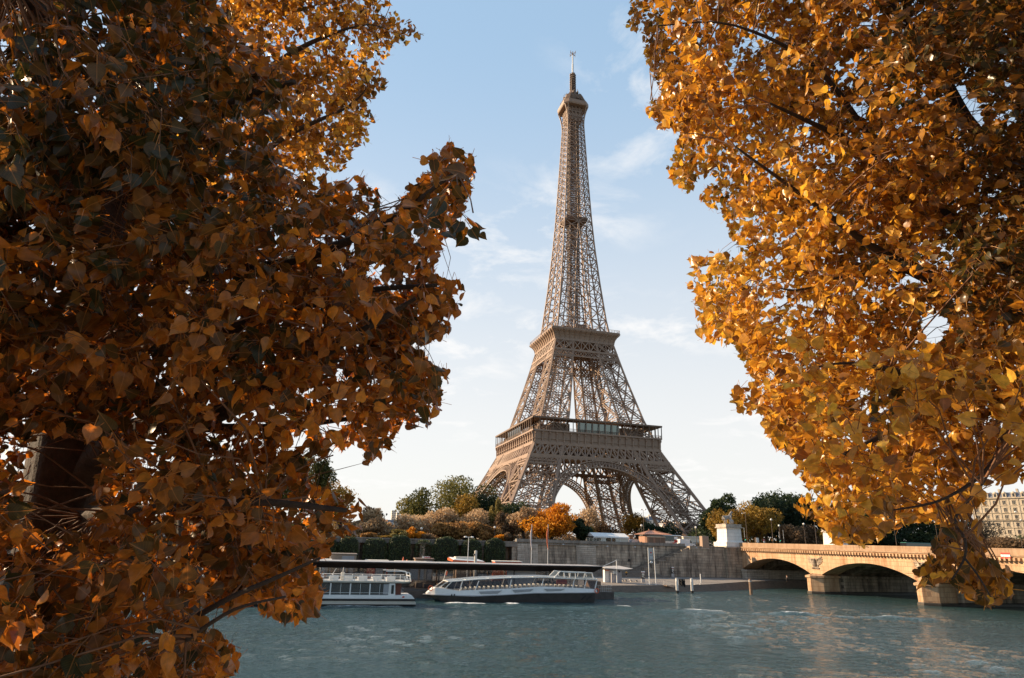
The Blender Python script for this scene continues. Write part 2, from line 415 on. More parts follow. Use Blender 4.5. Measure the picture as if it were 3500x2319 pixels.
# ------------------------------------------------------------------ quay walls
def wall_recess():
    t = thing('quay_wall', 'dark recessed quay wall with a flat lintel and shadowy bays behind the clipped hedges', 'wall', (-120, -170, -5))
    mb = MB(); mb.box(-420, -83.4, -166.5, -165.9, -5.1, 2.7); mb.part('back_wall', STONE, t)
    mb = MB(); mb.box(-420, -83.4, -170.3, -165.9, 1.75, 2.72); mb.part('lintel', COPING, t)
    mb = MB(); mb.box(-420, -83.4, -170.5, -169.9, 2.72, 3.05); mb.part('coping', COPING, t)
    x = -84.2; k = 0
    while x > -200:
        mb = MB(); mb.box(x-.55, x+.75, -170.1, -166.5, -5.1, 1.75); mb.part('pillar', STONE, t); x -= 4.05
    return t
wall_recess()
def wall_middle():
    t = thing('quay_wall', 'stained grey stone quay wall with a straight parapet behind the flagpoles', 'wall', (-60, -169.5, -5))
    mb = MB(); mb.prism([(-83.3, -170.3, -5.3), (-83.3, -169.6, 3.0), (-83.3, -168.8, 3.0), (-83.3, -168.8, -5.3)], (49.9, 0, 0)); mb.part('wall_face', STONE, t)
    mb = MB(); mb.box(-83.5, -33.4, -170.0, -168.7, 3.0, 3.78); mb.part('parapet', COPING, t)
    mb = MB(); mb.box(-83.3, -60, -170.1, -169.7, 2.45, 2.68); mb.part('string_course', COPING, t)
    for x0, x1 in ((-83.3, -77.6), (-66.6, -60.9)):
        mb = MB()
        for i in range(15):
            z = -5 + i*.5
            mb.box(x0, x1, -170.62+.035*i, -169.6, z+.03, z+.49)
        mb.part('rusticated_pier', STONE2, t)
    return t
wall_middle()
def wall_right():
    t = thing('quay_wall', 'stained stone quay wall with a stepped parapet climbing beside the flight of stairs', 'wall', (-35, -172, -5))
    st = [(-48.1, -2.68), (-45.6, -1.72), (-43.24, -.85), (-40.8, .25), (-38.4, 1.18), (-36.1, 2.12), (-33.4, 3.25), (-22.2, 3.25)]
    poly = [(-48.1, -172.6, -5.3)]
    for (x0, z0), (x1, z1) in zip(st[:-1], st[1:]):
        poly += [(x0, -172.6, z0), (x1, -172.6, z0)]
    poly += [(-22.2, -172.6, -5.3)]
    mb = MB()
    for (x0, z0), (x1, z1) in zip(st[:-1], st[1:]): mb.box(x0, x1-.002, -172.6, -172.05 if z0 < 3 else -168.8, -5.3, z0-.12)
    mb.part('wall_face', STONE, t)
    for (x0, z0), (x1, z1) in zip(st[:-1], st[1:]):
        mb = MB(); mb.box(x0-.04, x1-.25, -172.66, -171.98, z0-.117, z0); mb.part('coping', STONE2, t)
    mb = MB(); n = 36
    for i in range(n):
        x0 = -52 + (18.6/n)*i; z = -3.85 + (6.6/n)*(i+1)
        mb.box(x0, -33.4, -172.04, -170.31, z-.19, z)
    mb.part('stair', STEPST, t)
    mb = MB()
    for k in range(7):
        mb.box(-84-.3*k, -47.4+.95*k, -174.2-.36*k, -170.32, -5.3, -3.85-.185*k)
    mb.part('landing_steps', STEPST, t)
    return t
wall_right()
# wall lamps hanging over the quay
def wall_lamp(i, x, z, y):
    t = thing('wall_lamp', '', 'lamp', (x, y, z), 0, 'round lamps on the quay wall')
    mb = MB(); mb.beam((0, .35, .1), (0, 0, .25), .06); mb.beam((0, 0, .25), (0, -.15, .2), .06); mb.part('bracket', BLACKM, t, True)
    mb = MB(); mb.lathe((0, -.15, 0), [(.34, 0), (.36, .06), (.22, .22), (.05, .28)], 10); mb.part('lamp_shade', STEEL, t, True)
    return t
for i, (q, lab) in enumerate(((c4(1700, 330), 'small round wall lamp on the pale wall right of the two flagpoles'), (c8(418, 492), 'small round wall lamp on the dark wall left of the twin sign masts'),
                      (c8(950, 505), 'small round wall lamp on the dark wall just left of the twin sign masts'), (c8(2125, 525), 'white wall lamp under the brown cabinet on the stepped wall'))):
    w = at(*q, 1, -170.3 if i < 3 else -172.8); wall_lamp(i, w.x, w.z-.1, w.y)['label'] = lab
t = tag(MB().box(*(lambda w: (w.x-.35, w.x+.35, -170.25, -170.05, w.z-.3, w.z+.3))(at(*c8(845, 757), 1, -170.2))).part('wall_sign', DARK), 'small dark square sign on the quay wall above the jogger', 'sign')

# ------------------------------------------------------------------ bridge
TIDE = mat('wet_stone', (.055, .045, .035), .5, 0, .4, 1.2, .3)
def arch_z(y, yc, half, zc, rise):
    R = (half*half+rise*rise)/(2*rise)
    return zc - R + math.sqrt(max(0, R*R-(y-yc)**2))
def make_bridge():
    t = thing('stone_bridge', 'pale stone arch bridge with a dentilled cornice and winged reliefs crossing the river', 'bridge', (0, -220, 0))
    arcs = [(-187.2, 14., .52, 3.2), (-218.4, 14., .30, 3.25), (-249.6, 14., .05, 3.2), (-280.8, 14., -.1, 3.2), (-312., 14., -.2, 3.1)]
    zt = lambda y: 3.15 - .0085*(-y-173)       # cornice level falls gently towards the near bank
    def span(x0, x1, name, m):
        mb = MB(); ys = [-171.5]; 
        for yc, h, zc, r in arcs:
            ys += list(np.linspace(yc+h, yc-h, 29))
        ys += [-331]
        def zb(y):
            for yc, h, zc, r in arcs:
                if abs(y-yc) <= h+1e-6: return arch_z(y, yc, h, zc, r)
            return -3.
        for a, b in zip(ys[:-1], ys[1:]):
            za, z2 = zb(a), zb(b)
            if abs(a-b) > 1.5 and abs(a-b) < 6: za = z2 = -3.2
            mb.loft([[(x0, a, za), (x1, a, za), (x1, a, zt(a)-.9), (x0, a, zt(a)-.9)], [(x0, b, z2), (x1, b, z2), (x1, b, zt(b)-.9), (x0, b, zt(b)-.9)]], cap=False)
        return mb.part(name, m, t)
    span(-17.5, -12.5, 'arch_span', BRIDGE); span(-8.5, 8.5, 'arch_span', STONE); span(12.5, 17.5, 'arch_span', BRIDGE)
    def long(x0, x1, z0, z1, name, m):
        mb = MB(); a, b = -172.4, -331
        mb.loft([[(x0, a, zt(a)+z0), (x1, a, zt(a)+z0), (x1, a, zt(a)+z1), (x0, a, zt(a)+z1)], [(x0, b, zt(b)+z0), (x1, b, zt(b)+z0), (x1, b, zt(b)+z1), (x0, b, zt(b)+z1)]])
        return mb.part(name, m, t)
    long(-17.45, 17.45, -.9, .25, 'deck', BRIDGED)
    mb = MB(); a, b = -172, -331; mb.quad((-17, a, zt(a)+.256), (17, a, zt(a)+.256), (17, b, zt(b)+.256), (-17, b, zt(b)+.256)); mb.part('roadway', ASPH, t)
    for s in (-1, 1):
        x = 17.5*s
        long(min(x, x-.55*s)-.0, max(x, x-.55*s), .252, 1.35, 'parapet', BRIDGED)
        co = long(min(x-.1*s, x+.75*s), max(x-.1*s, x+1.25*s), -.02, .249, 'cornice', BRIDGED)
        long(min(x-.1*s, x+.5*s), max(x-.1*s, x+1.05*s), -.24, -.022, 'cornice', BRIDGE)
        if s < 0:
            mb = MB(); y = -173.2
            while y > -318:
                z = zt(y); mb.box(x-.92, x, y-.40, y, z-.78, z-.241); y -= .86
            o = mb.part('dentils', BRIDGE, co, False); o['kind'] = 'stuff'
            # shallow pilaster strips by the abutment and moulding over the arches
            mb = MB(); mb.box(x-.06, x, -180.2, -178.0, 0.9, zt(-179)-.9); mb.part('pilaster', BRIDGE, t)
    for i, yc in enumerate((-202.8, -234., -265.2, -296.4)):
        for x0, x1, kind in ((-19.6, -13., 'BRIDGE'), (-10.5, 10.5, 'STONE'), (13., 19.6, 'BRIDGE')):
            w = 2.45
            if kind == 'STONE': x0 -= 3; x1 += 3
            def ring(e, z):
                s1, s2 = (x0 < -12 or kind == 'STONE'), (x1 > 12 or kind == 'STONE')
                r = []
                r += [(x0-e, yc-w*.25-e, z), (x0+2.1, yc-w-e, z)] if s1 else [(x0-e, yc-w-e, z)]
                r += [(x1-2.1, yc-w-e, z), (x1+e, yc-w*.25-e, z), (x1+e, yc+w*.25+e, z), (x1-2.1, yc+w+e, z)] if s2 else [(x1+e, yc-w-e, z), (x1+e, yc+w+e, z)]
                r += [(x0+2.1, yc+w+e, z), (x0-e, yc+w*.25+e, z)] if s1 else [(x0-e, yc+w+e, z)]
                return r
            mb = MB(); mb.loft([ring(.12, -12), ring(.12, -6.7), ring(0, -6.6), ring(0, -3.45)])
            p = mb.part('pier', BRIDGE if kind == 'BRIDGE' else STONE, t)
            mb = MB(); mb.loft([ring(.16, -8), ring(.16, -6.70), ring(.04, -6.5)]); mb.part('tide_band', TIDE, p)
            mb = MB(); mb.loft([ring(.28, -3.449), ring(.28, -3.0), ring(-.9, -2.55)]); mb.part('pier_cap', BRIDGE if kind == 'BRIDGE' else STONE, p)
    # abutment blocks and wall under the first arch
    mb = MB(); mb.box(-17.9, 17.9, -176.2, -171.6, -5.4, -3.2); mb.part('abutment', STONE2, t)
    mb = MB(); mb.box(-17.3, 17.55, -172.1, -168.4, -5.4, 2.2); mb.part('abutment_wall', STONE, t)
    mb = MB(); mb.box(-18.2, 18.2, -176.5, -171.6, -3.199, -2.75); mb.part('abutment_cap', STONE2, t)
    mb = MB(); mb.box(-22.2, -16.9, -173.6, -168.5, -5.3, 2.9)
    for i in range(16):
        z = -5.1+i*.5; mb.box(-21.3, -17.3, -173.75, -173.5, z+.04, z+.46)
    mb.part('abutment_pilaster', STONE, t)
    mb = MB(); mb.box(-22.6, -16.6, -174.1, -168.4, 2.9, 3.32); mb.part('abutment_cornice', STONE2, t)
    # winged relief over every pier: oval wreath between two spread wings
    for yc in (-203.2, -234.2, -265.4):
        mb = MB(); z0 = -.05; x = -17.55
        e = [(x, yc+.95*math.cos(a), z0-.1+1.15*math.sin(a)) for a in np.linspace(0, 2*math.pi, 17)]
        mb.tube(e, .17, 6)
        body = [(x-.05, yc, z0-.9), (x-.22, yc, z0-.2), (x-.3, yc+.05, z0+.5), (x-.25, yc+.18, z0+.85)]
        mb.tube(body, [.28, .42, .36, .18], 8)
        for s in (-1, 1):
            for k in range(7):
                a = rad(28-19*k)
                p0 = Vector((x-.08, yc+s*.75, z0+.75-.07*k)); L = 1.9-.13*k
                mb.beam(p0, p0+Vector((0, s*L*math.cos(a), L*math.sin(a)*.75)), .26, .1, True, (1, 0, 0))
            for k in range(4):
                p0 = Vector((x-.12, yc+s*(.25+.28*k), z0-1.25)); mb.ball(p0, .2, 7, 5)
        mb.part('winged_relief', BROWN if False else STONE, t)
    return t
make_bridge()
w = at(3439, 1900, 0, -18.2)
t = thing('river_sign', 'red and white striped navigation board on the bridge parapet', 'sign', (-18.3, w.y, w.z))
mb = MB(); mb.box(-18.36, -18.31, w.y-.85, w.y+.85, w.z-.5, w.z+.5); bo = mb.part('board', RED, t)
mb = MB(); mb.box(-18.375, -18.362, w.y-.85, w.y+.85, w.z-.17, w.z+.17); mb.part('white_band', WHITE, t)
mb = MB(); mb.box(-18.3, -17.7, w.y-.05, w.y+.05, w.z+.2, w.z+.3); mb.part('bracket', BLACKM, t)

# quay wall going on downstream of the bridge
t = thing('quay_wall', 'dark stone quay wall continuing on the far side of the bridge', 'wall', (200, -171, -5))
mb = MB(); mb.box(17.6, 1500, -172.2, -171, -11, 3.3); mb.part('wall_face', STONE, t)
mb = MB(); mb.box(17.6, 1500, -172.5, -170.9, 3.3, 4.3); mb.part('parapet', COPING, t)
# ------------------------------------------------------------------ iron lattice tower
HZ = [0, 20.6, 41, 51, 57, 66, 94, 112, 122, 150, 175, 195, 223, 245, 264, 276]
HH = [60.6, 50, 39.4, 34.4, 32.6, 29.2, 21.6, 17.3, 15.0, 12.1, 9.9, 8.6, 7.2, 6.2, 5.4, 5.0]
IZ = [0, 20.6, 41, 51, 57, 66, 94, 112, 122, 150, 175, 192, 300]
II = [37.5, 30.2, 23.0, 18.9, 17.0, 14.3, 9.2, 6.8, 5.3, 3.3, 1.5, 0.01, 0.01]
def ho(z): return float(np.interp(z, HZ, HH))
def hi(z): return float(np.interp(z, IZ, II))
def face_pts(k, u, z, d):
    """point on face k (0: river, 1: right, 2: back, 3: left) at sideways u, height z, distance d from the axis"""
    return [Vector((u, -d, z)), Vector((d, u, z)), Vector((-u, d, z)), Vector((-d, -u, z))][k]
NRM = [(0,-1,0), (1,0,0), (0,1,0), (-1,0,0)]
def leg_piece(mb, sx, sy, zs, th, brace, fine, dense=1, plain=False):
    def c(a, b, z):
        f = lambda k: ho(z) if k else hi(z)
        return Vector((sx*f(a), sy*f(b), z))
    cor = [(1,1), (1,0), (0,0), (0,1)]
    for a, b in cor:
        for z0, z1 in zip(zs[:-1], zs[1:]): mb.beam(c(a,b,z0), c(a,b,z1), th, up=(sx,sy,0))
    for z0, z1 in zip(zs[:-1], zs[1:]):
        if z0 == 41: continue      # behind the girders only the four columns go on
        for i in range(4):
            p, q = cor[i], cor[(i+1) % 4]
            n = [(sx,0,0),(0,-sy,0),(-sx,0,0),(0,sy,0)][i]
            A, B, C, D = c(*p,z0), c(*q,z0), c(*p,z1), c(*q,z1)
            if brace > 1:
                nn = max(5, int((A-D).length/1.6))
                mb.truss(A, D, brace, fine*1.8, nn, n, fine*.7); mb.truss(B, C, brace, fine*1.8, nn, n, fine*.7)
                mb.truss(C, D, brace, fine*1.8, max(4, nn//2), n, fine*.7)
            else:
                mb.beam(A, D, brace); mb.beam(B, C, brace); mb.beam(C, D, brace)
            # secondary bracing
            if dense:
                m = [(A+B)/2, (B+D)/2, (C+D)/2, (A+C)/2]
                mb.beam(m[1], m[3], fine)
        # floor bracing inside the leg and the lift track
        P = [c(a,b,z1) for a, b in cor]
        mb.beam(P[0], P[2], fine*1.2); mb.beam(P[1], P[3], fine*1.2)
        if dense:
            zm = (z0+z1)/2; Q = [c(a,b,zm) for a, b in cor]
            for j in range(4): mb.beam(Q[j], Q[(j+1) % 4], fine*1.1)
            R0 = [c(a,b,z0) for a, b in cor]; cen0 = sum(R0, Vector())/4; cen1 = sum(P, Vector())/4
            w = (R0[0]-R0[2]).length*.13
            for dx, dy in ((w,0), (-w,0), (0,w), (0,-w)):
                mb.beam(cen0+Vector((dx,dy,0)), cen1+Vector((dx,dy,0)), fine*1.6)
            for k in range(4):
                e0 = cen0.lerp(cen1, k/4); e1 = cen0.lerp(cen1, (k+1)/4)
                mb.beam(e0+Vector((w,0,0)), e1-Vector((w,0,0)), fine); mb.beam(e0+Vector((0,w,0)), e1-Vector((0,w,0)), fine)
def xrow(mb, k, za, zb, ua, ub, n, t, da=0., inner=False, double=False):
    """row of n X-braces on face k between two heights, following the slope of the face"""
    dist = (lambda z: hi(z)) if inner else (lambda z: ho(z)+da)
    fu = lambda f, z: (ua(z) + (ub(z)-ua(z))*f)
    for z in (za, zb): mb.beam(face_pts(k, ua(z), z, dist(z)), face_pts(k, ub(z), z, dist(z)), t*2.2)
    for i in range(n):
        f0, f1 = i/n, (i+1)/n
        p = lambda f, z: face_pts(k, fu(f, z), z, dist(z))
        mb.beam(p(f0,za), p(f1,zb), t); mb.beam(p(f1,za), p(f0,zb), t)
        if double:
            fm = (f0+f1)/2; zm = (za+zb)/2
            mb.beam(p(fm,za), p(f1,zm), t*.7); mb.beam(p(fm,za), p(f0,zm), t*.7); mb.beam(p(fm,zb), p(f1,zm), t*.7); mb.beam(p(fm,zb), p(f0,zm), t*.7)
        else:
            mb.beam(p(f0,za), p(f0,zb), t*.8)
def make_tower():
    t = thing('lattice_tower', 'tall brown iron lattice tower with four splayed legs, arches and a mast on top', 'tower', (0, 0, GZ))
    for sx in (-1, 1):
        for sy in (-1, 1):
            mb = MB(); leg_piece(mb, sx, sy, [0, 10, 20, 30.5, 41, 51], 1.45, 2.0, .24)
            leg = mb.part('leg', IRON, t)
            cx, cy = sx*49, sy*49
            for a in (-1, 1):
                for b in (-1, 1): mb = MB(); mb.lathe((cx+a*11, cy+b*11, 0), [(4.2, -1), (4.2, 3.2), (3.4, 3.8), (3.4, 4.6), (2.9, 5)], 4, math.pi/4); mb.part('footing', STONE2, leg)
            mb = MB(); leg_piece(mb, sx, sy, [57, 68, 79, 90, 101, 112], .95, 1.25, .2); mb.part('upper_leg', IRON, t)
    # arches
    for k in range(4):
        mb = MB(); zc, r0, r1 = 7.0, 33.2, 36.4
        A = np.linspace(rad(17), rad(163), 53)
        def ap(a, r, off): 
            z = zc+r*math.sin(a); return face_pts(k, r*math.cos(a), z, ho(z)+.45-off)
        for off, m in ((0., 1.), (4.2, .8)):
            for r, w in ((r0, .55), (r1, .5)):
                for a, b in zip(A[:-1], A[1:]):
                    if r == r1 and abs(math.cos(a)*r) > hi(zc+r*math.sin(a))+3.5 : continue
                    mb.beam(ap(a,r,off), ap(b,r,off), w, 1.1*m, up=NRM[k])
            for i, (a, b) in enumerate(zip(A[:-1], A[1:])):
                if abs(math.cos(a)*r1) > hi(zc+r1*math.sin(a))+3.5: continue
                am = (a+b)/2
                mb.beam(ap(a,r0,off), ap(a,r1,off), .34*m)
                mb.beam(ap(a,r0,off), ap(am,r1-1.,off), .2*m); mb.beam(ap(b,r0,off), ap(am,r1-1.,off), .2*m); mb.beam(ap(a,r1-.9,off), ap(b,r1-.9,off), .22*m)
        for a, b in zip(A[:-1], A[1:]):
            mb.beam(ap(a,r0,0), ap(a,r0,4.2), .3); mb.beam(ap(a,r0,0), ap(b,r0,4.2), .2)
            mb.beam(ap(a,r1,0), ap(a,r1,4.2), .25)
        # arcade between arch and girder: posts with small round heads
        for s in (-1, 1):
            u = 5.2
            while u < 24:
                zb = zc+math.sqrt(r1*r1-u*u); 
                if u+1.6 > hi(43.9)+1 and False: break
                zt_ = 43.9
                if zt_-zb > .6:
                    d = lambda z: ho(z)+.3
                    mb.beam(face_pts(k, s*u, zb, d(zb)), face_pts(k, s*u, zt_, d(zt_)), .5)
                    w = 1.45
                    if zt_-zb > 1.4:
                        arc = [face_pts(k, s*(u+1.55)+w*math.cos(b), zt_-1.75+w*math.sin(b), d(zt_-1)) for b in np.linspace(0, math.pi, 7)]
                        for p, q in zip(arc[:-1], arc[1:]): mb.beam(p, q, .45)
                        for p in arc[1:-1]: mb.beam(p, Vector((p.x, p.y, zt_)), .5)
                u += 3.1
        mb.part('arch', IRON, t)
        # girders under the first platform
        mb = MB()
        xrow(mb, k, 44.4, 51.2, lambda z: -ho(z), lambda z: -hi(z), 4, .72, .1)
        xrow(mb, k, 44.4, 51.2, lambda z: -hi(z), lambda z: hi(z), 10, .72, .1)
        xrow(mb, k, 44.4, 51.2, lambda z: hi(z), lambda z: ho(z), 4, .72, .1)
        for s in (-1, 1): xrow(mb, k, 40.6, 43.6, (lambda z: -ho(z)) if s < 0 else (lambda z: hi(z)), (lambda z: -hi(z)) if s < 0 else (lambda z: ho(z)), 7, .32, .1)
        for u in np.linspace(-30, 30, 16): mb.beam(face_pts(k, u, 50.5, ho(50.5)), face_pts(k, u, 50.5, hi(50.5)), .3)
        for z, w in ((43.9, 1.0), (51.3, .8)): mb.beam(face_pts(k, -ho(z), z, ho(z)+.15), face_pts(k, ho(z), z, ho(z)+.15), .5, w)
        mb.part('lattice_girder', IRON, t)
    # first platform
    mb = MB()
    for k in range(4):
        F = lambda u, z, d: face_pts(k, u, z, d)
        h = 35.2
        mb.loft([[F(-34.6,51.4,34.6), F(34.6,51.4,34.6), F(34.6,51.4,33.8), F(-34.6,51.4,33.8)], [F(-34.9,57,34.9), F(34.9,57,34.9), F(33.8,57,33.8), F(-33.8,57,33.8)]])
        mb.loft([[F(-35.7,56.9,35.7), F(35.7,56.9,35.7), F(16,56.9,16), F(-16,56.9,16)], [F(-35.7,57.7,35.7), F(35.7,57.7,35.7), F(16,57.7,16), F(-16,57.7,16)]])
        mb.loft([[F(-35.2,51.0,35.2), F(35.2,51.0,35.2), F(34,51.0,34), F(-34,51.0,34)], [F(-35.2,51.6,35.2), F(35.2,51.6,35.2), F(34,51.6,34), F(-34,51.6,34)]])
        mb.loft([[F(-35.1,53.2,35.1), F(35.1,53.2,35.1), F(34,53.2,34), F(-34,53.2,34)], [F(-35.1,53.55,35.1), F(35.1,53.55,35.1), F(34,53.55,34), F(-34,53.55,34)]])
    for k in range(4):
        F = lambda u, z, d: face_pts(k, u, z, d)
        for u in np.linspace(-34.2, 34.2, 19):
            mb.beam(F(u,51.6,35.0), F(u,55.6,35.15), .55, .7, True, NRM[k]); mb.beam(F(u,55.4,35.1), F(u,56.8,35.6), .7, .9, True, NRM[k])
            mb.ball(F(u,55.9,35.6), .45, 6, 4)
    for k in range(4):
        F = lambda u, z, d: face_pts(k, u, z, d)
        mb.loft([[F(-33,51.0,33), F(33,51.0,33), F(14,51.0,14), F(-14,51.0,14)], [F(-33,51.4,33), F(33,51.4,33), F(14,51.4,14), F(-14,51.4,14)]])  # added floor ring, put in to shade the space behind the girders
    plat = mb.part('first_platform', IRON, t)
    for k in range(4):
        F = lambda u, z, d: face_pts(k, u, z, d)
        mb = MB()
        mb.beam(F(-35.6,58.9,35.6), F(35.6,58.9,35.6), .16)
        for u in np.linspace(-35.4, 35.4, 72): mb.beam(F(u,57.7,35.6), F(u,58.9,35.6), .10)
        mb.beam(F(-35.6,58.3,35.6), F(35.6,58.3,35.6), .12)
        for i, u in enumerate(np.linspace(-35.5, 35.5, 21)):
            mb.beam(F(u,57.7,35.5), F(u,63.4,35.5), .34)
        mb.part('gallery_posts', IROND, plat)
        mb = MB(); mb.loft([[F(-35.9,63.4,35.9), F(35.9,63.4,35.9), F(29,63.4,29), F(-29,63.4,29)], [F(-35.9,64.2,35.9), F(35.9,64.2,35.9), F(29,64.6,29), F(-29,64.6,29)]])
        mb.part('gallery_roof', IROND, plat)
        mb = MB(); mb.loft([[F(-11.5,57.75,34.6), F(11.5,57.75,34.6), F(11.5,57.75,34.4), F(-11.5,57.75,34.4)], [F(-11.5,62.6,34.9), F(11.5,62.6,34.9), F(11.5,62.6,34.7), F(-11.5,62.6,34.7)]])
        mb.part('glass_front', SKYGLASS, plat)
        for u0, u1 in ((-24, -14), (14, 24)):
            mb = MB(); mb.loft([[F(u0,57.7,30), F(u1,57.7,30), F(u1,57.7,24), F(u0,57.7,24)], [F(u0,62.4,30), F(u1,62.4,30), F(u1,62.4,24), F(u0,62.4,24)]]); mb.part('pavilion', BROWN, plat)
    # second platform
    mb = MB()
    for k in range(4):
        F = lambda u, z, d: face_pts(k, u, z, d)
        prof = [(112.2, 17.6), (113.2, 17.7), (114.6, 18.1), (116, 18.9), (117.1, 20.0), (117.9, 20.3)]
        mb.loft([[F(-d,z,d), F(d,z,d), F(d-.8,z,d-.8), F(-d+.8,z,d-.8)] for z, d in prof])
        mb.loft([[F(-20.3,117.9,20.3), F(20.3,117.9,20.3), F(5,117.9,5), F(-5,117.9,5)], [F(-20.3,118.5,20.3), F(20.3,118.5,20.3), F(5,118.5,5), F(-5,118.5,5)]])
    for k in range(4):
        F = lambda u, z, d: face_pts(k, u, z, d)
        for f in np.linspace(-1, 1, 13):
            for (z0, d0), (z1, d1) in zip(prof[:-1], prof[1:]): mb.beam(F(f*d0*.99,z0,d0+.15), F(f*d1*.99,z1,d1+.15), .4, .5)
    p2 = mb.part('second_platform', IRON, t)
    for k in range(4):
        F = lambda u, z, d: face_pts(k, u, z, d)
        mb = MB(); mb.beam(F(-20.2,119.9,20.2), F(20.2,119.9,20.2), .15); mb.beam(F(-20.2,119.2,20.2), F(20.2,119.2,20.2), .1)
        for u in np.linspace(-20.2, 20.2, 26): mb.beam(F(u,118.5,20.2), F(u,120,20.2), .13)
        mb.part('railing', IRON, p2)
        mb = MB()
        for a, b, n in ((lambda z: -ho(z), lambda z: -hi(z), 2), (lambda z: -hi(z), lambda z: hi(z), 3), (lambda z: hi(z), lambda z: ho(z), 2)):
            xrow(mb, k, 105.9, 112.2, a, b, n, .5, .1); xrow(mb, k, 102.4, 105.7, a, b, 5, .3, .1)
        mb.part('lattice_girder', IRON, t)
    mb = MB(); mb.box(-9.5, 9.5, -9.5, 9.5, 118.5, 122.2); mb.box(-10.3, 10.3, -10.3, 10.3, 122.2, 122.7)
    for s in (-1, 1): mb.box(-3, 3, s*11-1, s*11+1, 118.5, 124)
    mb.part('pavilion', BROWN, p2)
    # deck soffits
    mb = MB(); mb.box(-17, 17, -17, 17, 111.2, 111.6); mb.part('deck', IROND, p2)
    # shaft
    zs = [118.5]; h = 8.4
    while zs[-1] < 262: zs.append(zs[-1]+h); h *= .965
    zs = [118.5+(z-118.5)*(266-118.5)/(zs[-1]-118.5) for z in zs]
    mb = MB()
    for k in range(4):
        F = lambda u, z: face_pts(k, u, z, ho(z))
        for z0, z1 in zip(zs[:-1], zs[1:]):
            th = .74 - .32*(z0-118)/150
            for s in (-1, 1):
                if k in (0, 2): mb.beam(F(s*ho(z0), z0), F(s*ho(z1), z1), th*1.1)
                mb.beam(F(s*hi(z0), z0), F(s*hi(z1), z1), th*.9)
                a0, b0, a1, b1 = s*hi(z0), s*ho(z0), s*hi(z1), s*ho(z1)
                mb.beam(F(a0,z0), F(b1,z1), th*.62); mb.beam(F(b0,z0), F(a1,z1), th*.62)
                mb.beam(F(a1,z1), F(b1,z1), th*.6)
                zm = (z0+z1)/2; mb.beam(F((a0+a1)/2,zm), F((b0+b1)/2,zm), th*.32)
                if z0 < 190:
                    mb.beam(face_pts(k, a0, z0, hi(z0)), face_pts(k, a1, z1, hi(z1)), th*.7)
                    mb.beam(F(a0,z0), face_pts(k, a1, z1, hi(z1)), th*.35)
            if hi(z1) > 1.2: mb.beam(F(-hi(z1),z1), F(hi(z1),z1), th*.4)
    shaft = mb.part('shaft', IRON, t)
    mb = MB()
    for z0, z1 in zip(zs[:-1], zs[1:]):
        w = min(2.9, ho(z0)*.48)
        for a, b in ((-1,-1), (1,-1), (1,1), (-1,1), (0,-1), (0,1), (-1,0), (1,0)): mb.beam((a*w,b*w,z0), (a*w,b*w,z1), .34)
        for i in range(4):
            za, zb = z0+(z1-z0)*i/4, z0+(z1-z0)*(i+1)/4
            for p, q in (((-w,-w),(w,-w)), ((w,-w),(w,w)), ((w,w),(-w,w)), ((-w,w),(-w,-w))):
                mb.beam((*p,za), (*q,zb), .19); mb.beam((*q,za), (*p,zb), .19); mb.beam((*p,zb), (*q,zb), .19)
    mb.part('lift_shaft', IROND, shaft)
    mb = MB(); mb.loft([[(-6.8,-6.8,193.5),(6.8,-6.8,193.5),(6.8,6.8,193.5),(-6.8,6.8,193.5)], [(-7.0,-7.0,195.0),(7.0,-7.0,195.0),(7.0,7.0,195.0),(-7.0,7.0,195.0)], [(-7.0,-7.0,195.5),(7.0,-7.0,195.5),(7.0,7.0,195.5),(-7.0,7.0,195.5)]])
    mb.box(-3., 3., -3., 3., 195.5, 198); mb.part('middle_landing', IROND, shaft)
    # summit
    mb = MB()
    def octo(d, c, z): return [(-d+c,-d,z),(d-c,-d,z),(d,-d+c,z),(d,d-c,z),(d-c,d,z),(-d+c,d,z),(-d,d-c,z),(-d,-d+c,z)]
    mb.loft([octo(8.2, 2.6, 276.2), octo(8.6, 2.7, 277.0), octo(8.6, 2.7, 279.2), octo(8.3, 2.6, 279.4)])
    sm = mb.part('summit_platform', IRON, t)
    mb = MB()
    for k in range(4):
        for s in (-1, 1):
            prev = None
            for f in np.linspace(0, 1, 6):
                z = 263+13.4*f; d = ho(263)+(8.0-ho(263))*f**2.2; p = face_pts(k, s*(ho(263)+(6.2-ho(263))*f**2), z, d)
                if prev is not None: mb.beam(prev, p, .55)
                prev = p
            mb.beam(face_pts(k, s*5.2, 266, 5.2), face_pts(k, s*6, 275.8, 7.6), .3)
        for u in (-2.6, 0, 2.6): mb.beam(face_pts(k,u,266,5.3), face_pts(k,u,276,5.6), .35)
        for z in (269, 272.5): mb.beam(face_pts(k,-5.4,z,5.4), face_pts(k,5.4,z,5.4), .35)
        for u in (-3.9, -1.3, 1.3, 3.9):
            mb.beam(face_pts(k,u-1.3,266,5.3), face_pts(k,u+1.3,271,5.4), .25); mb.beam(face_pts(k,u+1.3,266,5.3), face_pts(k,u-1.3,271,5.4), .25)
            mb.beam(face_pts(k,u-1.3,271,5.4), face_pts(k,u+1.3,276,5.5), .25); mb.beam(face_pts(k,u+1.3,271,5.4), face_pts(k,u-1.3,276,5.5), .25)
    mb.box(-4.6, 4.6, -4.6, 4.6, 267, 276); mb.part('summit_brackets', IRON, sm)
    mb = MB()
    mb.loft([octo(7.2,2.3,279.4), octo(7.2,2.3,282.2), octo(6.2,2,282.6), octo(6.0,2,285.4), octo(4.6,1.5,286.2), octo(3.2,1.2,289), octo(1.7,.7,291.5), octo(1.5,.6,293)])
    mb.part('summit_cabin', IROND, sm)
    mb = MB(); rr = random.Random(3)
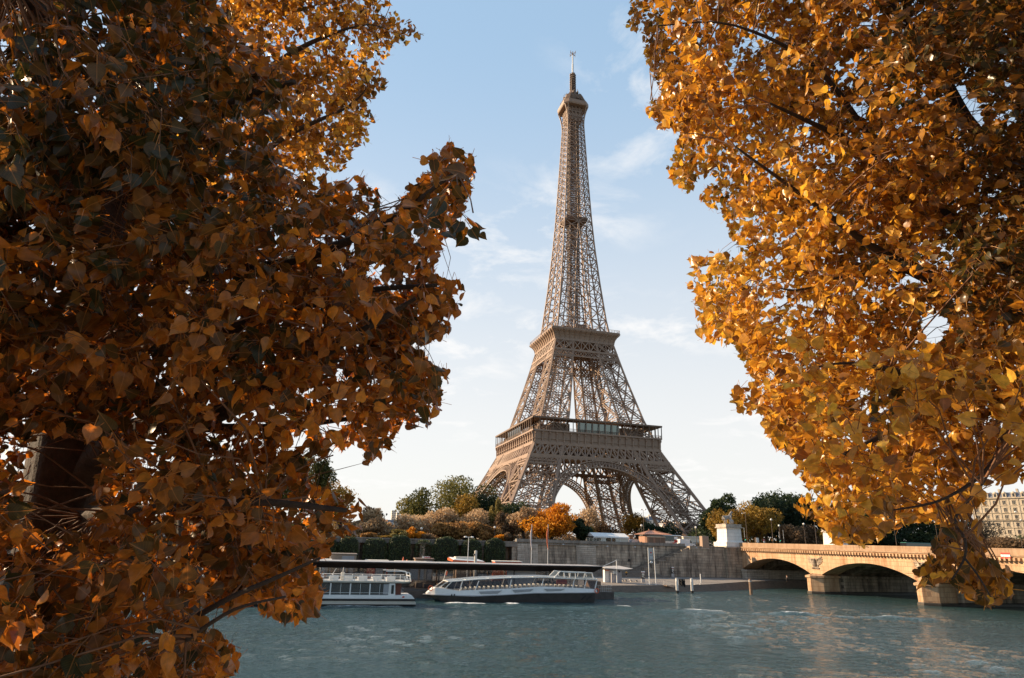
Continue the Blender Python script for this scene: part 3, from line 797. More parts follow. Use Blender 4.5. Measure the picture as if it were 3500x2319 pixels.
    for i in range(46):
        a = rr.uniform(0, 6.28); r = rr.choice((7.9, 7.9, 6.2, 4.8)); z = {7.9: 279.2, 6.2: 283, 4.8: 286}[r]
        x, y = r*math.cos(a), r*math.sin(a)
        mb.beam((x,y,z), (x,y,z+rr.uniform(1.5, 4.6)), .22)
        if rr.random() < .5: mb.box(x-.5, x+.5, y-.5, y+.5, z+1.2, z+rr.uniform(2, 3.2))
        if rr.random() < .3: mb.beam((x,y,z+2.2), (x*1.12,y*1.12,z+3.2), .25)
    for z, r in ((280.8, 8.4), (282.9, 7.2)):
        q = [(r*math.cos(a), r*math.sin(a), z) for a in np.linspace(0, 6.283, 17)]
        for p, s in zip(q[:-1], q[1:]): mb.beam(p, s, .16)
    mb.part('aerials', IROND, sm)
    mb = MB()
    for a, b in ((-1,-1),(1,-1),(1,1),(-1,1)): mb.beam((a*1.5,b*1.5,291), (a*.95,b*.95,306), .35)
    for i in range(8):
        z0, z1 = 291+i*15/8, 291+(i+1)*15/8; w0, w1 = 1.5-.55*i/8, 1.5-.55*(i+1)/8
        for p, q in (((-1,-1),(1,-1)), ((1,-1),(1,1)), ((1,1),(-1,1)), ((-1,1),(-1,-1))):
            mb.beam((p[0]*w0,p[1]*w0,z0), (q[0]*w1,q[1]*w1,z1), .3); mb.beam((q[0]*w0,q[1]*w0,z0), (p[0]*w1,p[1]*w1,z1), .3)
        for s in (-1, 1): mb.box(s*1.7-.35, s*1.7+.35, -.6, .6, z0+.2, z0+1.3); mb.box(-.6, .6, s*1.7-.35, s*1.7+.35, z0+.2, z0+1.3)
    mb.lathe((0,0,291), [(.6,0), (.6,15)], 8); mb.part('mast', IROND, sm)
    mb = MB(); mb.lathe((0,0,305.6), [(1.1,0), (1.1,.5), (.62,.6), (.62,8), (.48,8.2), (.48,15.4), (.25,15.6)], 10); mb.part('white_mast', WHITE, sm)
    mb = MB(); mb.lathe((0,0,321), [(.3,0), (.3,3)], 6)
    for a in range(4): mb.beam((0,0,321.8), (2.3*math.cos(a*1.57+.5), 2.3*math.sin(a*1.57+.5), 322.2), .3); mb.beam((2.3*math.cos(a*1.57+.5), 2.3*math.sin(a*1.57+.5), 321), (2.3*math.cos(a*1.57+.5), 2.3*math.sin(a*1.57+.5), 323.4), .26)
    mb.part('mast_head', IROND, sm)
    return t
SKYGLASS = mat('gallery_glass', (.17, .19, .20), .08, .6, .05, .3)
make_tower()
# ------------------------------------------------------------------ boats and landing stage
def c3(X, Y): return (800+X*.29573, 1750+Y*.29573)
def c7(X, Y): return (1000+X*.42248, 1550+Y*.42248)
YA, YB, YC = -238.2, -230.8, -221.4
def secs(xs, yc, w0, w1, z0, z1, name, m, root, smooth=False):
    """loft along x; w0/w1 half widths at bottom and top, z0/z1 heights, all functions of x"""
    mb = MB()
    mb.loft([[(x, yc-w0(x), z0(x)), (x, yc+w0(x), z0(x)), (x, yc+w1(x), z1(x)), (x, yc-w1(x), z1(x))] for x in xs])
    return mb.part(name, m, root, False, smooth)
def lin(*pts):
    X = [p[0] for p in pts]; Z = [p[1] for p in pts]
    return lambda x: float(np.interp(x, X, Z))
def prof(fn, pts, Y):
    r = []
    for q in pts:
        w = at(*fn(*q), 1, Y); r.append((w.x, w.z))
    r.sort(); return lin(*r), r
def lifebuoy(c, r=.36):
    mb = MB(); n = 14; c = Vector(c)
    mb.tube([c+Vector((r*math.cos(a), 0, r*math.sin(a))) for a in np.linspace(0, 2*math.pi, n)], .08, 6); return mb
def glass_boat():
    t = thing('tour_boat', 'long low tour boat with sloping glass roof, white trim and black hull', 'boat', (-102, YB+2.8, WZ))
    yc = YB+2.8
    zsh, r = prof(c4, [(310, 840), (800, 850), (1100, 838), (1400, 820), (2030, 815)], YB)
    x0, x1 = r[0][0], r[-1][0]
    bow = lambda full: lin((x0, .12), (x0+1.6, full*.55), (x0+4, full*.85), (x0+8, full), (x1, full))
    xs = [x0, x0+.6, x0+1.6, x0+3, x0+5, x0+8] + list(np.linspace(x0+9, x1, 12))
    rake = lambda x: x
    mb = MB()
    rings = []
    for x in xs:
        w = bow(2.8)(x); wl = bow(2.45)(x)*(.55 if x < x0+2 else .9 if x < x0+5 else 1)
        zb = WZ+lin((x0, 1.0), (x0+2.5, .15), (x0+4.5, -.6), (x1, -.6))(x)
        rings.append([(x, yc-wl*.8, zb), (x, yc+wl*.8, zb), (x, yc+w, zsh(x)), (x, yc-w, zsh(x))])
    mb.loft(rings); hull = mb.part('hull', BOATBLACK, t)
    mb = MB(); n = 3
    for k in range(len(xs)-1): mb.beam((xs[k], yc-bow(2.83)(xs[k]), zsh(xs[k])-.05), (xs[k+1], yc-bow(2.83)(xs[k+1]), zsh(xs[k+1])-.05), .16, .12)
    mb.part('rubbing_strake', GREYP, hull)
    # white topsides up to the window sill
    zsi, r2 = prof(c4, [(345, 830), (430, 768), (640, 800), (850, 790), (1165, 778), (1490, 757), (1820, 770), (2045, 785)], YB)
    xa, xb = r2[0][0], r2[-1][0]
    X2 = [xa, xa+1.2, xa+2.5] + [p[0] for p in r2[2:]]
    secs(X2, yc, lambda x: bow(2.72)(x), lambda x: bow(2.5)(x), zsh, lambda x: max(zsi(x), zsh(x)+.03), 'topsides', WHITE, t)
    zro, r3 = prof(c4, [(430, 765), (545, 708), (700, 694), (850, 680), (1180, 665), (1500, 660), (1825, 676), (2058, 682)], YB)
    # swoosh cut-outs along the topsides
    for q in ([(850, 808), (1085, 797), (1040, 828), (870, 832)], [(1190, 790), (1405, 782), (1370, 806), (1215, 818)], [(1510, 780), (1725, 780), (1680, 800), (1540, 805)]):
        mb = MB(); P = [at(*c4(*p), 1, YB-.02) for p in q]
        mb.prism([(p.x, yc-2.74, p.z) for p in P], (0, .12, 0)); mb.part('side_recess', GREYP, t)
    for q in ((575, 845), (603, 843)):
        p = at(*c4(*q), 1, YB); mb = MB(); mb.box(p.x-.08, p.x+.08, yc-2.79, yc-2.5, p.z-.12, p.z+.17); mb.part('porthole', WINDOW, t)
    # glazing
    xg = [r3[1][0]] + list(np.linspace(r3[1][0]+1, r3[-1][0], 14))
    secs(xg, yc, lambda x: bow(2.45)(x), lambda x: bow(2.1)(x), lambda x: zsi(x)+.02, lambda x: zro(x)-.08, 'side_glazing', TINT, t)
    P = [at(*c4(*q), 1, YB) for q in ((435, 775), (545, 712))]
    mb = MB(); mb.quad((P[0].x, yc-1.7, P[0].z), (P[0].x, yc+1.7, P[0].z), (P[1].x, yc+1.9, P[1].z), (P[1].x, yc-1.9, P[1].z)); mb.part('windscreen', TINT, t)
    rf = secs(xg, yc, lambda x: bow(2.3)(x), lambda x: bow(1.2)(x), lambda x: zro(x)-.08, lambda x: zro(x)+.12, 'roof', CLEARW, t)
    mb = MB()
    for a, b in zip(xg[:-1], xg[1:]):
        for s in (-1, 1):
            mb.beam((a, yc+s*bow(2.32)(a), zro(a)-.06), (b, yc+s*bow(2.32)(b), zro(b)-.06), .14, .12); mb.beam((a, yc+s*bow(1.2)(a), zro(a)+.13), (b, yc+s*bow(1.2)(b), zro(b)+.13), .1)
    for a in xg[::2]: mb.beam((a, yc-2.3, zro(a)), (a, yc+2.3, zro(a)), .1)
    mb.part('roof_rail', WHITE, rf)
    for i, (a, b) in enumerate((((360, 832), (545, 712)), ((480, 818), (585, 712)), ((660, 805), (692, 705)), ((798, 838), (858, 700)), ((1165, 772), (1188, 690)), ((1490, 752), (1515, 680)), ((1800, 782), (1828, 684)), ((1912, 812), (1950, 688)), ((2030, 778), (2058, 688)))):
        p, q = at(*c4(*a), 1, YB), at(*c4(*b), 1, YB)
        for s in (-1, 1): mb = MB(); mb.beam((p.x, yc+s*bow(2.53)(p.x), p.z), (q.x, yc+s*bow(2.2)(q.x), q.z), .13, .12); mb.part('window_post', WHITE, t)
    # seats inside, in rows
    mb = MB()
    for x in np.arange(r3[2][0]+.4, r3[-1][0]-1, .82):
        z = zsi(x)
        for y0 in (-2.2, .5):
            mb.box(x, x+.12, yc+y0, yc+y0+1.7, z-.5, z+.28); mb.box(x, x+.45, yc+y0, yc+y0+1.7, z-.5, z-.3)
    o = mb.part('seats', WHITE, t); o['kind'] = 'stuff'
    secs(xg, yc, lambda x: bow(2.3)(x), lambda x: bow(2.3)(x), lambda x: zsh(x)+.02, lambda x: zsh(x)+.07, 'cabin_floor', GREYP, t)
    p, q = at(*c4(1655, 688), 1, YB+1), at(*c4(1762, 735), 1, YB+1)
    mb = MB(); mb.box(p.x, q.x, yc-.9, yc-.7, q.z, p.z); pb = mb.part('partition', ORANGE, t)
    mb = MB(); rr = random.Random(2); x = p.x+.1
    while x < q.x-.2: mb.box(x, x+.16, yc-.93, yc-.902, p.z-.42, p.z-.1); x += .24
    mb.part('lettering', RED, pb)
    # raised wheelhouse near the stern
    pts = [at(*c4(*q), 1, YB) for q in ((1640, 665), (1700, 605), (1745, 612), (2022, 622), (2035, 672))]
    mb = MB(); mb.loft([[(p.x, yc-1.5, p.z) for p in pts], [(p.x, yc+1.5, p.z) for p in pts]]); wh = mb.part('wheelhouse', CLEAR, t)
    for s in (-1.52, 1.52):
        mb = MB()
        for a, b in zip(pts[:-1], pts[1:]): mb.beam((a.x, yc+s, a.z), (b.x, yc+s, b.z), .14)
        for qa, qb in (((1748, 672), (1735, 612)), ((1795, 672), (1800, 612)), ((1855, 672), (1850, 615)), ((1940, 672), (1950, 618))):
            a, b = at(*c4(*qa), 1, YB), at(*c4(*qb), 1, YB); mb.beam((a.x, yc+s, a.z), (b.x, yc+s, b.z), .11)
        mb.part('wheelhouse_frame', WHITE, wh)
    # bow flagstaff, mast, stern buoy
    p = at(*c4(525, 695), 1, YB); mb = MB(); mb.tube([(p.x, yc, p.z), (p.x+.35, yc, p.z+1.5)], .035, 5); st = mb.part('flagstaff', WHITE, t)
    mb = MB(); mb.prism([(p.x+.25, yc-.03, p.z+.8), (p.x+.34, yc-.03, p.z+1.4), (p.x+.62, yc-.03, p.z+1.3), (p.x+.45, yc-.03, p.z+.6)], (0, .05, 0)); mb.part('pennant', ORANGE, st)
    p = at(*c4(2040, 800), 1, YB); lifebuoy((p.x, yc-2.86, p.z)).part('lifebuoy', ORANGE, t)
    p = at(*c4(375, 778), 1, YB); lifebuoy((p.x, yc-1.5, p.z)).part('lifebuoy', ORANGE, t)
    for k in (0, 1):
        a, b = at(*c4(1885+55*k, 890), 1, YB), at(*c4(1930+55*k, 845), 1, YB); mb = MB(); mb.beam((a.x, yc-2.75, a.z), (b.x, yc-2.9, b.z), .1); mb.part('fender', RUBBER, hull)
    return t
BOATBLACK = mat('hull_black', (.085, .075, .070), .4, 0, .25, .8)
CLEARW = glass('frosted_roof_glass', (.55, .60, .60), .12, .6)
glass_boat()
def deck_boat(label, dx=0, dy=0):
    yc = YA+2.6
    P = lambda X, Y: at(*c3(X, Y), 1, YA)
    xe = P(2105, 1090).x; xs = xe-32.5
    z = lambda X, Y: P(X, Y).z
    zb, zrub, zdk = z(1000, 1082)+.16, z(1000, 1028), z(1900, 966)
    t = thing('passenger_boat', label, 'boat', (xe-16, yc, WZ))
    mb = MB(); mb.loft([[(xs+1.5, yc-1, WZ-.6), (xe-.3, yc-2.3, WZ-.6), (xe-.3, yc+2.3, WZ-.6), (xs+1.5, yc+1, WZ-.6)], [(xs+.8, yc-1, zb), (xe, yc-2.58, zb), (xe, yc+2.58, zb), (xs+.8, yc+1, zb)]]); hb = mb.part('boot_top', DARK, t)
    mb = MB(); mb.loft([[(xs+.6, yc-1.1, zb), (xs+7, yc-2.6, zb), (xe, yc-2.6, zb), (xe, yc+2.6, zb), (xs+7, yc+2.6, zb), (xs+.6, yc+1.1, zb)], [(xs, yc-1.2, zrub), (xs+6, yc-2.65, zrub), (xe-.25, yc-2.65, zrub), (xe-.25, yc+2.65, zrub), (xs+6, yc+2.65, zrub), (xs, yc+1.2, zrub)]]); mb.part('hull', CREAM, t)
    mb = MB(); mb.loft([[(xs-.1, yc-1.3, zrub), (xs+6, yc-2.75, zrub), (xe-.2, yc-2.75, zrub), (xe-.2, yc+2.75, zrub), (xs+6, yc+2.75, zrub), (xs-.1, yc+1.3, zrub)], [(xs-.1, yc-1.3, zrub+.30), (xs+6, yc-2.75, zrub+.30), (xe-.22, yc-2.75, zrub+.30), (xe-.22, yc+2.75, zrub+.30), (xs+6, yc+2.75, zrub+.30), (xs-.1, yc+1.3, zrub+.30)]]); mb.part('rubbing_strake', DARK, t)
    mb = MB(); mb.loft([[(xs, yc-1.2, zrub+.30), (xs+6, yc-2.6, zrub+.30), (xe-.3, yc-2.6, zrub+.30), (xe-.3, yc+2.6, zrub+.30), (xs+6, yc+2.6, zrub+.30), (xs, yc+1.2, zrub+.30)], [(xs, yc-1.2, zdk), (xs+6, yc-2.55, zdk), (xe-.75, yc-2.55, zdk), (xe-.75, yc+2.55, zdk), (xs+6, yc+2.55, zdk), (xs, yc+1.2, zdk)]]); mb.part('bulwark', WHITE, t)
    # cabin with big windows
    xc1 = P(1865, 900).x; xc0 = xs+6.5
    zw0, zw1, zd = z(1200, 962), z(1200, 828), z(1200, 818)
    mb = MB(); mb.box(xc0, xc1, yc-2.3, yc+2.3, zdk-.02, zw0); mb.part('cabin_wall', WHITE, t)
    mb = MB(); mb.box(xc0+.1, xc1-.9, yc-2.26, yc-2.2, zw0, zw1); mb.box(xc0+.1, xc1-.9, yc+2.2, yc+2.26, zw0, zw1); mb.part('cabin_glazing', CLEAR, t)
    mb = MB(); mb.box(xc0+.3, xc1-1, yc-.1, yc+.1, zw0-.3, zw1); mb.box(xc0+.3, xc1-1, yc-2.1, yc+2.1, zw0-.45, zw0-.35); mb.part('cabin_interior', BROWN, t)
    xw = xc1-.9; i = 0
    mb = MB()
    while xw > xc0:
        mb.box(xw-.09, xw+.09, yc-2.36, yc-2.2, zw0, zw1); mb.box(xw-.09, xw+.09, yc+2.2, yc+2.36, zw0, zw1); mb.beam((xw-1.4, yc-2.3, zw0), (xw-1.4, yc-2.3, zw1), .05); xw -= 2.85
    mb.box(xc0, xc1, yc-2.34, yc-2.28, zw0+.30, zw0+.34)
    mb.part('window_frame', WHITE, t)
    xd = P(1720, 900).x; mb = MB(); mb.box(xd+.1, xd+.85, yc-2.33, yc-2.27, zdk+.1, zw1-.05); mb.part('door', GREYP, t)
    mb = MB(); q = [P(1800, 830), P(1865, 830), P(1865, 965), P(1900, 1000), P(1750, 1010), P(1800, 960)]
    mb.prism([(p.x, yc-2.42, max(p.z, zdk-.1)) for p in q], (0, .12, 0)); gp = mb.part('stern_post', WHITE, t)
    p0, p1 = P(1822, 848), P(1845, 950); mb = MB(); mb.box(p0.x, p1.x, yc-2.44, yc-2.425, p1.z, p0.z); mb.part('post_window', WINDOW, gp)
    p0, p1 = P(1868, 822), P(1940, 945); mb = MB(); mb.box(p0.x, p1.x, yc-1.6, yc+1.6, zdk, p0.z); mb.part('stern_bulkhead', REDWOOD, t)
    # upper deck
    xu = P(2060, 810).x; zt = z(1200, 735)
    mb = MB(); mb.loft([[(xs+5, yc-2.2, zd), (xu-1.2, yc-2.5, zd), (xu-.3, yc-1.6, zd), (xu-.3, yc+1.6, zd), (xu-1.2, yc+2.5, zd), (xs+5, yc+2.2, zd)], [(xs+5, yc-2.2, zd+.24), (xu-1.1, yc-2.6, zd+.24), (xu, yc-1.7, zd+.24), (xu, yc+1.7, zd+.24), (xu-1.1, yc+2.6, zd+.24), (xs+5, yc+2.2, zd+.24)]]); dk = mb.part('upper_deck', CREAM, t)
    mb = MB()
    for s in (-1, 1):
        for zz, w in ((zt, .07), ((zt+zd)/2+.1, .05), ((zt+zd)/2-.15, .04)): mb.beam((xs+6, yc+s*2.45, zz), (xu-.6, yc+s*2.45, zz), w)
        x = xu-1.2
        while x > xs+6: mb.beam((x, yc+s*2.45, zd+.2), (x, yc+s*2.45, zt), .09); x -= 1.48
    mb.beam((xu-.3, yc-2.4, zt), (xu-.3, yc+2.4, zt), .07)
    mb.part('railing', WHITE, dk)
    zr = P(2060, 700).z
    for s in (-1, 1):
        mb = MB()
        pr_ = [(xu-4, yc+s*2.3, zr+.1), (xu-1.6, yc+s*2.3, zr+.1), (xu-.45, yc+s*2.0, zr-.05), (xu-.05, yc+s*1.7, zd+.24)]
        for a, b in zip(pr_[:-1], pr_[1:]): mb.beam(a, b, .1)
        for f in (.4, .75): mb.beam((xu-.35+.2*f, yc+s*1.95, zr-.2), (xu-.5+.2*f, yc+s*1.95, zd+.2), .07)
        mb.part('stern_screen', WHITE, dk)
    mb = MB()
    for x in np.arange(xs+9, xu-3, 2.1): mb.box(x, x+1.3, yc-1.7, yc-1.2, zd+.24, zd+.66); mb.box(x, x+1.3, yc+.6, yc+1.1, zd+.24, zd+.66); mb.box(x, x+1.3, yc-1.75, yc-1.66, zd+.6, zd+1.0)
    o = mb.part('benches', WHITE, dk); o['kind'] = 'stuff'
    p = P(1265, 705); mb = MB(); mb.box(p.x-.25, p.x+.25, yc-1, yc-.4, zd+.24, p.z); mb.tube([(p.x, yc-.7, p.z), (p.x+.05, yc-.7, p.z+.7)], .05, 5); mb.part('funnel', CREAM, dk)
    p = P(1150, 720); mb = MB(); mb.beam((p.x-.5, yc-.5, zd+.3), (p.x+.4, yc-.5, zd+1.9), .06); mb.part('boat_hook', WHITE, dk)
    p = P(1955, 985); mb = MB(); mb.prism([(p.x-.22, yc-2.63, p.z), (p.x, yc-2.63, p.z+.13), (p.x+.28, yc-2.63, p.z+.02), (p.x, yc-2.63, p.z-.13)], (0, .03, 0)); mb.part('emblem', RED, t)
    mb = MB()
    for zz in (zdk+.5, zdk+.95): mb.beam((xc1+.9, yc-2.3, zz), (xe-2.0, yc-2.3, zz), .05); mb.beam((xe-2.0, yc-2.3, zz), (xe-2., yc+2.3, zz), .05)
    for x in np.arange(xc1+.9, xe-1.9, .6): mb.beam((x, yc-2.3, zdk), (x, yc-2.3, zdk+.95), .045)
    mb.part('stern_rail', GREYP, t)
    return t
REDWOOD = mat('varnished_panel', (.17, .05, .03), .5, 0, .15, 1.)
A = deck_boat('white double decked passenger boat with large windows and open railed top deck')
B = copy_tree(A, A.location + Vector((-30.5, 4.5, 0)), 0, 'cream passenger boat moored mostly hidden by the left tree leaves')

# landing stage with the long dark canopy
def landing():
    P = lambda X, Y, y=YC: at(*c4(X, Y), 1, y)
    xr = P(2110, 545).x; xl = -172.
    zt_, zbt = P(1000, 533).z, P(1000, 596).z
    t = thing('landing_stage', 'floating landing stage under a long dark cantilevered canopy', 'pontoon', ((xl+xr)/2, YC+5, WZ))
    mb = MB(); mb.loft([[(xl, YC, zt_), (xl, YC+.1, zt_-.25), (xl, YC+1.6, zbt), (xl, YC+7.5, zbt+.1), (xl, YC+8.5, zt_)], [(xr-.2, YC, zt_), (xr-.2, YC+.1, zt_-.25), (xr-1.3, YC+1.6, zbt), (xr-1.3, YC+7.5, zbt+.1), (xr-.2, YC+8.5, zt_)]]); cn = mb.part('canopy', CANOPY, t)
    mb = MB(); mb.box(xl, xr, YC-.05, YC+8.6, zt_, zt_+.07); mb.part('canopy_edge', GREYP, cn)
    zf = WZ+1.25
    mb = MB(); mb.box(xl, -80.2, YC-1.5, YC+9.5, WZ-1, zf); mb.part('pontoon_hull', BARGE, t)
    x = xr-3; 
    while x > xl:
        mb = MB(); mb.beam((x, YC+2.2, zf), (x, YC+2.2, zbt+.05), .22); mb.part('post', BLACKM, t); x -= 7.1
    x0 = xl
    mb = MB(); mb.box(xl, xr-4, YC+3.4, YC+3.45, zf, zbt); mb.part('glass_wall', TINT, t)
    mb = MB(); x = xr-4
    while x > xl: mb.beam((x, YC+3.35, zf), (x, YC+3.35, zbt), .06); x -= 1.55
    mb.beam((xl, YC+3.35, zf+1.5), (xr-4, YC+3.35, zf+1.5), .08); mb.part('mullions', BLACKM, t)
    p, q = P(1143, 600, YC+3.2), P(1428, 660, YC+3.2)
    mb = MB(); mb.box(p.x, q.x, YC+3.1, YC+3.3, zf, zbt); mb.part('grey_panel', GREYP, t)
    mb = MB(); mb.box(xl, xr-5, YC+7.2, YC+7.4, zf, zf+1.2)
    for x in np.arange(xl, xr-5, 3.3): mb.box(x, x+.25, YC+6.9, YC+7.1, zf, zbt+.1)
    mb.part('back_screen', BROWN, t)
    mb = MB(); rr = random.Random(4)
    for i in range(26):
        x = rr.uniform(-150, xr-6); mb.box(x, x+rr.uniform(.4, 1.6), YC+5, YC+6, zf, zf+rr.uniform(.7, 1.7))
    o = mb.part('seating', WOOD, t); o['kind'] = 'stuff'
    # railings and end of the pontoon
    mb = MB()
    for zz in (zf+.55, zf+1.1): mb.beam((xr-2.5, YC-1.2, zz), (-80.4, YC-1.2, zz), .05); mb.beam((-80.4, YC-1.2, zz), (-80.4, YC+8, zz), .05)
    for x in np.arange(xr-2.5, -80.3, .42): mb.beam((x, YC-1.2, zf), (x, YC-1.2, zf+1.1), .035)
    mb.part('railing', STEEL, t)
    mb = MB(); mb.box(xr-1.3, -81.5, YC+1.5, YC+6, zf, zf+1.7); mb.part('end_cabin', BROWN, t)
    return t
CANOPY = mat('canopy_lining', (.030, .022, .020), .45, 0, .3, .6)
BARGE = mat('barge_steel', (.09, .075, .065), .6, 0, .4, .8)
landing()

# ------------------------------------------------------------------ things on the lower quay
def flagpole(px0, px1, lab, col):
    b = at(*c4(px1, 540), 1, -198.); z0 = qz(-198); top = at(*c4(px0, 132), 1, -198.).z
    t = thing('flagpole', lab, 'flagpole', (b.x, -198, z0), 0, 'flagpoles behind the canopy')
    mb = MB(); mb.tube([(b.x, -198, z0), (b.x, -198, top)], [.09, .05], 8); mb.ball((b.x, -198, top), .09, 8, 5); mb.part('pole', WHITE, t)
    rr = random.Random(px0); mb = MB(); rings = []
    for i in range(9):
        z = top-.7-.55*i; w = .18+.25*math.sin(i*.5); k = .10*math.sin(i*1.3)
        rings.append([(b.x-.02, -198.1, z), (b.x-w*.8, -198.12+k, z-.2), (b.x-w, -198.0+k, z-.25), (b.x-.02, -198.02, z)])
    mb.loft(rings); mb.part('flag', col, t)
FLAGA = mat('flag_cloth', (.45, .40, .42), .8, 0, .3, 2.); FLAGB = mat('flag_cloth_orange', (.55, .14, .06), .8, 0, .3, 2.)
flagpole(1380, 1378, 'white flagpole with a limp grey flag, left of its twin', FLAGA)
flagpole(1548, 1545, 'white flagpole with a limp orange flag below the orange tree', FLAGB)
b = at(*c4(733, 525), 1, -205); tp = at(*c4(740, 256), 1, -205).z
t = thing('lamp_mast', 'white mast with two floodlight heads standing behind the canopy', 'lamp', (b.x, -205, qz(-205)))
mb = MB(); mb.tube([(b.x, -205, qz(-205)), (b.x+.05, -205, tp)], [.1, .06], 8); mb.part('pole', WHITE, t)
mb = MB(); mb.beam((b.x-.8, -205, tp), (b.x+.9, -205, tp), .09); mb.part('crossbar', WHITE, t)
for s in (-1, 1):
    mb = MB(); mb.lathe((b.x+.05+s*.72, -205, tp-.12), [(.1, 0), (.34, .05), (.34, .22), (.12, .3)], 8); mb.part('lamp_head', WHITE, t)
b = at(*c4(813, 525), 1, -205); tp = at(*c4(817, 392), 1, -205).z
t = thing('mooring_pile', 'tall pale timber pile with a small black lamp on its side, beside the orange-edged roof', 'pile', (b.x, -205, qz(-205)))
mb = MB(); mb.tube([(b.x, -205, qz(-205)), (b.x, -205, tp-.1), (b.x, -205, tp)], [.3, .29, .2], 10); mb.part('post', CREAM, t)
mb = MB(); mb.ball((b.x-.32, -205.1, tp-.8), .2, 8, 6); mb.part('lamp', BLACKM, t)
# pavilion with orange roof edge
def pavilion():
    Y = -200.
    P = lambda X, Yp: at(*c4(X, Yp), 1, Y)
    a, b = P(578, 490), P(905, 508)
    t = thing('ticket_pavilion', 'low pavilion with a flat white roof edged in orange', 'kiosk', ((a.x+b.x)/2, Y+2, qz(Y)))
    mb = MB(); mb.box(a.x+1.2, b.x-1.2, Y+.8, Y+4, qz(Y)-.3, a.z-.05); mb.part('wall', BROWN, t)
    mb = MB(); mb.loft([[(a.x, Y-.5, a.z-.25), (b.x, Y-.5, b.z-.3), (b.x, Y+5, b.z-.2), (a.x, Y+5, a.z-.1)], [(a.x, Y-.5, a.z+.08), (b.x, Y-.5, b.z+.05), (b.x, Y+5, b.z+.3), (a.x, Y+5, a.z+.4)]]); rf = mb.part('roof', ORANGE, t)
    mb = MB(); mb.loft([[(a.x+.2, Y-.4, a.z+.1), (b.x-.1, Y-.4, b.z+.08), (b.x-.1, Y+5, b.z+.4), (a.x+.2, Y+5, a.z+.5)], [(a.x+.6, Y, a.z+.28), (b.x-.4, Y, b.z+.26), (b.x-.4, Y+5, b.z+.45), (a.x+.6, Y+5, a.z+.55)]]); mb.part('roof_sheet', WHITE, rf)
    p, q = P(630, 455), P(835, 480)
    mb = MB(); mb.box(p.x, q.x, Y+1.5, Y+3.5, a.z+.2, p.z); mb.part('lantern', CREAM, rf)
pavilion()
def shed(pts, fn, Y, lab, m, lid=None, name='stall', cat='stall'):
    a, b = at(*fn(*pts[0]), 1, Y), at(*fn(*pts[1]), 1, Y)
    t = thing(name, lab, cat, ((a.x+b.x)/2, Y+1, qz(Y)))
    z0 = qz(Y)-.25
    mb = MB(); mb.bbox(a.x+.1, b.x-.1, Y, Y+2.4, z0, a.z-.12, .04); mb.part('body', m, t)
    mb = MB(); mb.loft([[(a.x-.1, Y-.3, a.z-.14), (b.x+.1, Y-.3, a.z-.14), (b.x+.1, Y+2.6, a.z-.1), (a.x-.1, Y+2.6, a.z-.1)], [(a.x, Y-.2, a.z), (b.x, Y-.2, a.z), (b.x, Y+2.6, a.z+.06), (a.x, Y+2.6, a.z+.06)]]); mb.part('roof', lid or m, t)
    mb = MB(); mb.box((a.x*.55+b.x*.45), (a.x*.1+b.x*.9), Y-.03, Y+.01, z0+.3, a.z-.45); mb.part('shutter', GREYP if m is not GREYP else BROWN, t)
    return t
SHEDC = mat('shed_beige', (.30, .235, .18), .6, 0, .1, 1.)
shed(((1110, 478), (1415, 585)), c3, -200, 'large plain beige box shed behind the left end of the canopy', SHEDC, name='shed', cat='shed')
shed(((1000, 548), (1130, 585)), c3, -203, 'small white box behind the canopy beside the beige shed', WHITE, name='shed', cat='shed')
shed(((1525, 558), (1790, 590)), c3, -202, 'low stall with a red-lined cream awning between the hedges and the canopy', RED, CREAM)
shed(((1870, 570), (2235, 600)), c3, -202, 'long low stall with a flat cream roof in front of the folded parasols', SHEDC, CREAM)
s = shed(((2095, 537), (2310, 600)), c3, -199, 'brown booth with a white sign board on its roof', BROWN, name='booth', cat='booth')
p, q = at(*c3(2175, 515), 1, -199), at(*c3(2265, 537), 1, -199)
mb = MB(); mb.box(p.x, q.x, -199.1, -199, q.z, p.z); sb = mb.part('sign_board', WHITE, s)
mb = MB(); x = p.x+.45
for k in range(7): mb.box(x, x+.13, -199.12, -199.102, (p.z+q.z)/2-.13, (p.z+q.z)/2+.13 - .08*(k % 2)); x += .19
mb.part('lettering', RED, sb)
shed(((1010, 497), (1285, 535)), c4, -200, 'orange stall with a red and cream striped roof, near the dark doorway', ORANGE, CREAM)
for q, h in (((1957, 520), 1.9), ((2000, 548), 1.1)):
    w = at(*c3(*q), 1, -194.); z0 = qz(-194)
    t = thing('parasol', 'taller folded orange parasol behind the long cream-roofed stall' if h > 1.5 else 'shorter folded orange parasol behind the long cream-roofed stall', 'parasol', (w.x, -194, z0), 0, 'folded parasols')
    mb = MB(); mb.tube([(w.x, -194, z0), (w.x, -194, w.z)], .05, 6); mb.part('pole', GREYP, t)
    mb = MB(); mb.lathe((w.x, -194, w.z-h), [(.10, 0), (.36, .1), (.26, h*.5), (.04, h)], 8); mb.part('canopy', ORANGE, t)

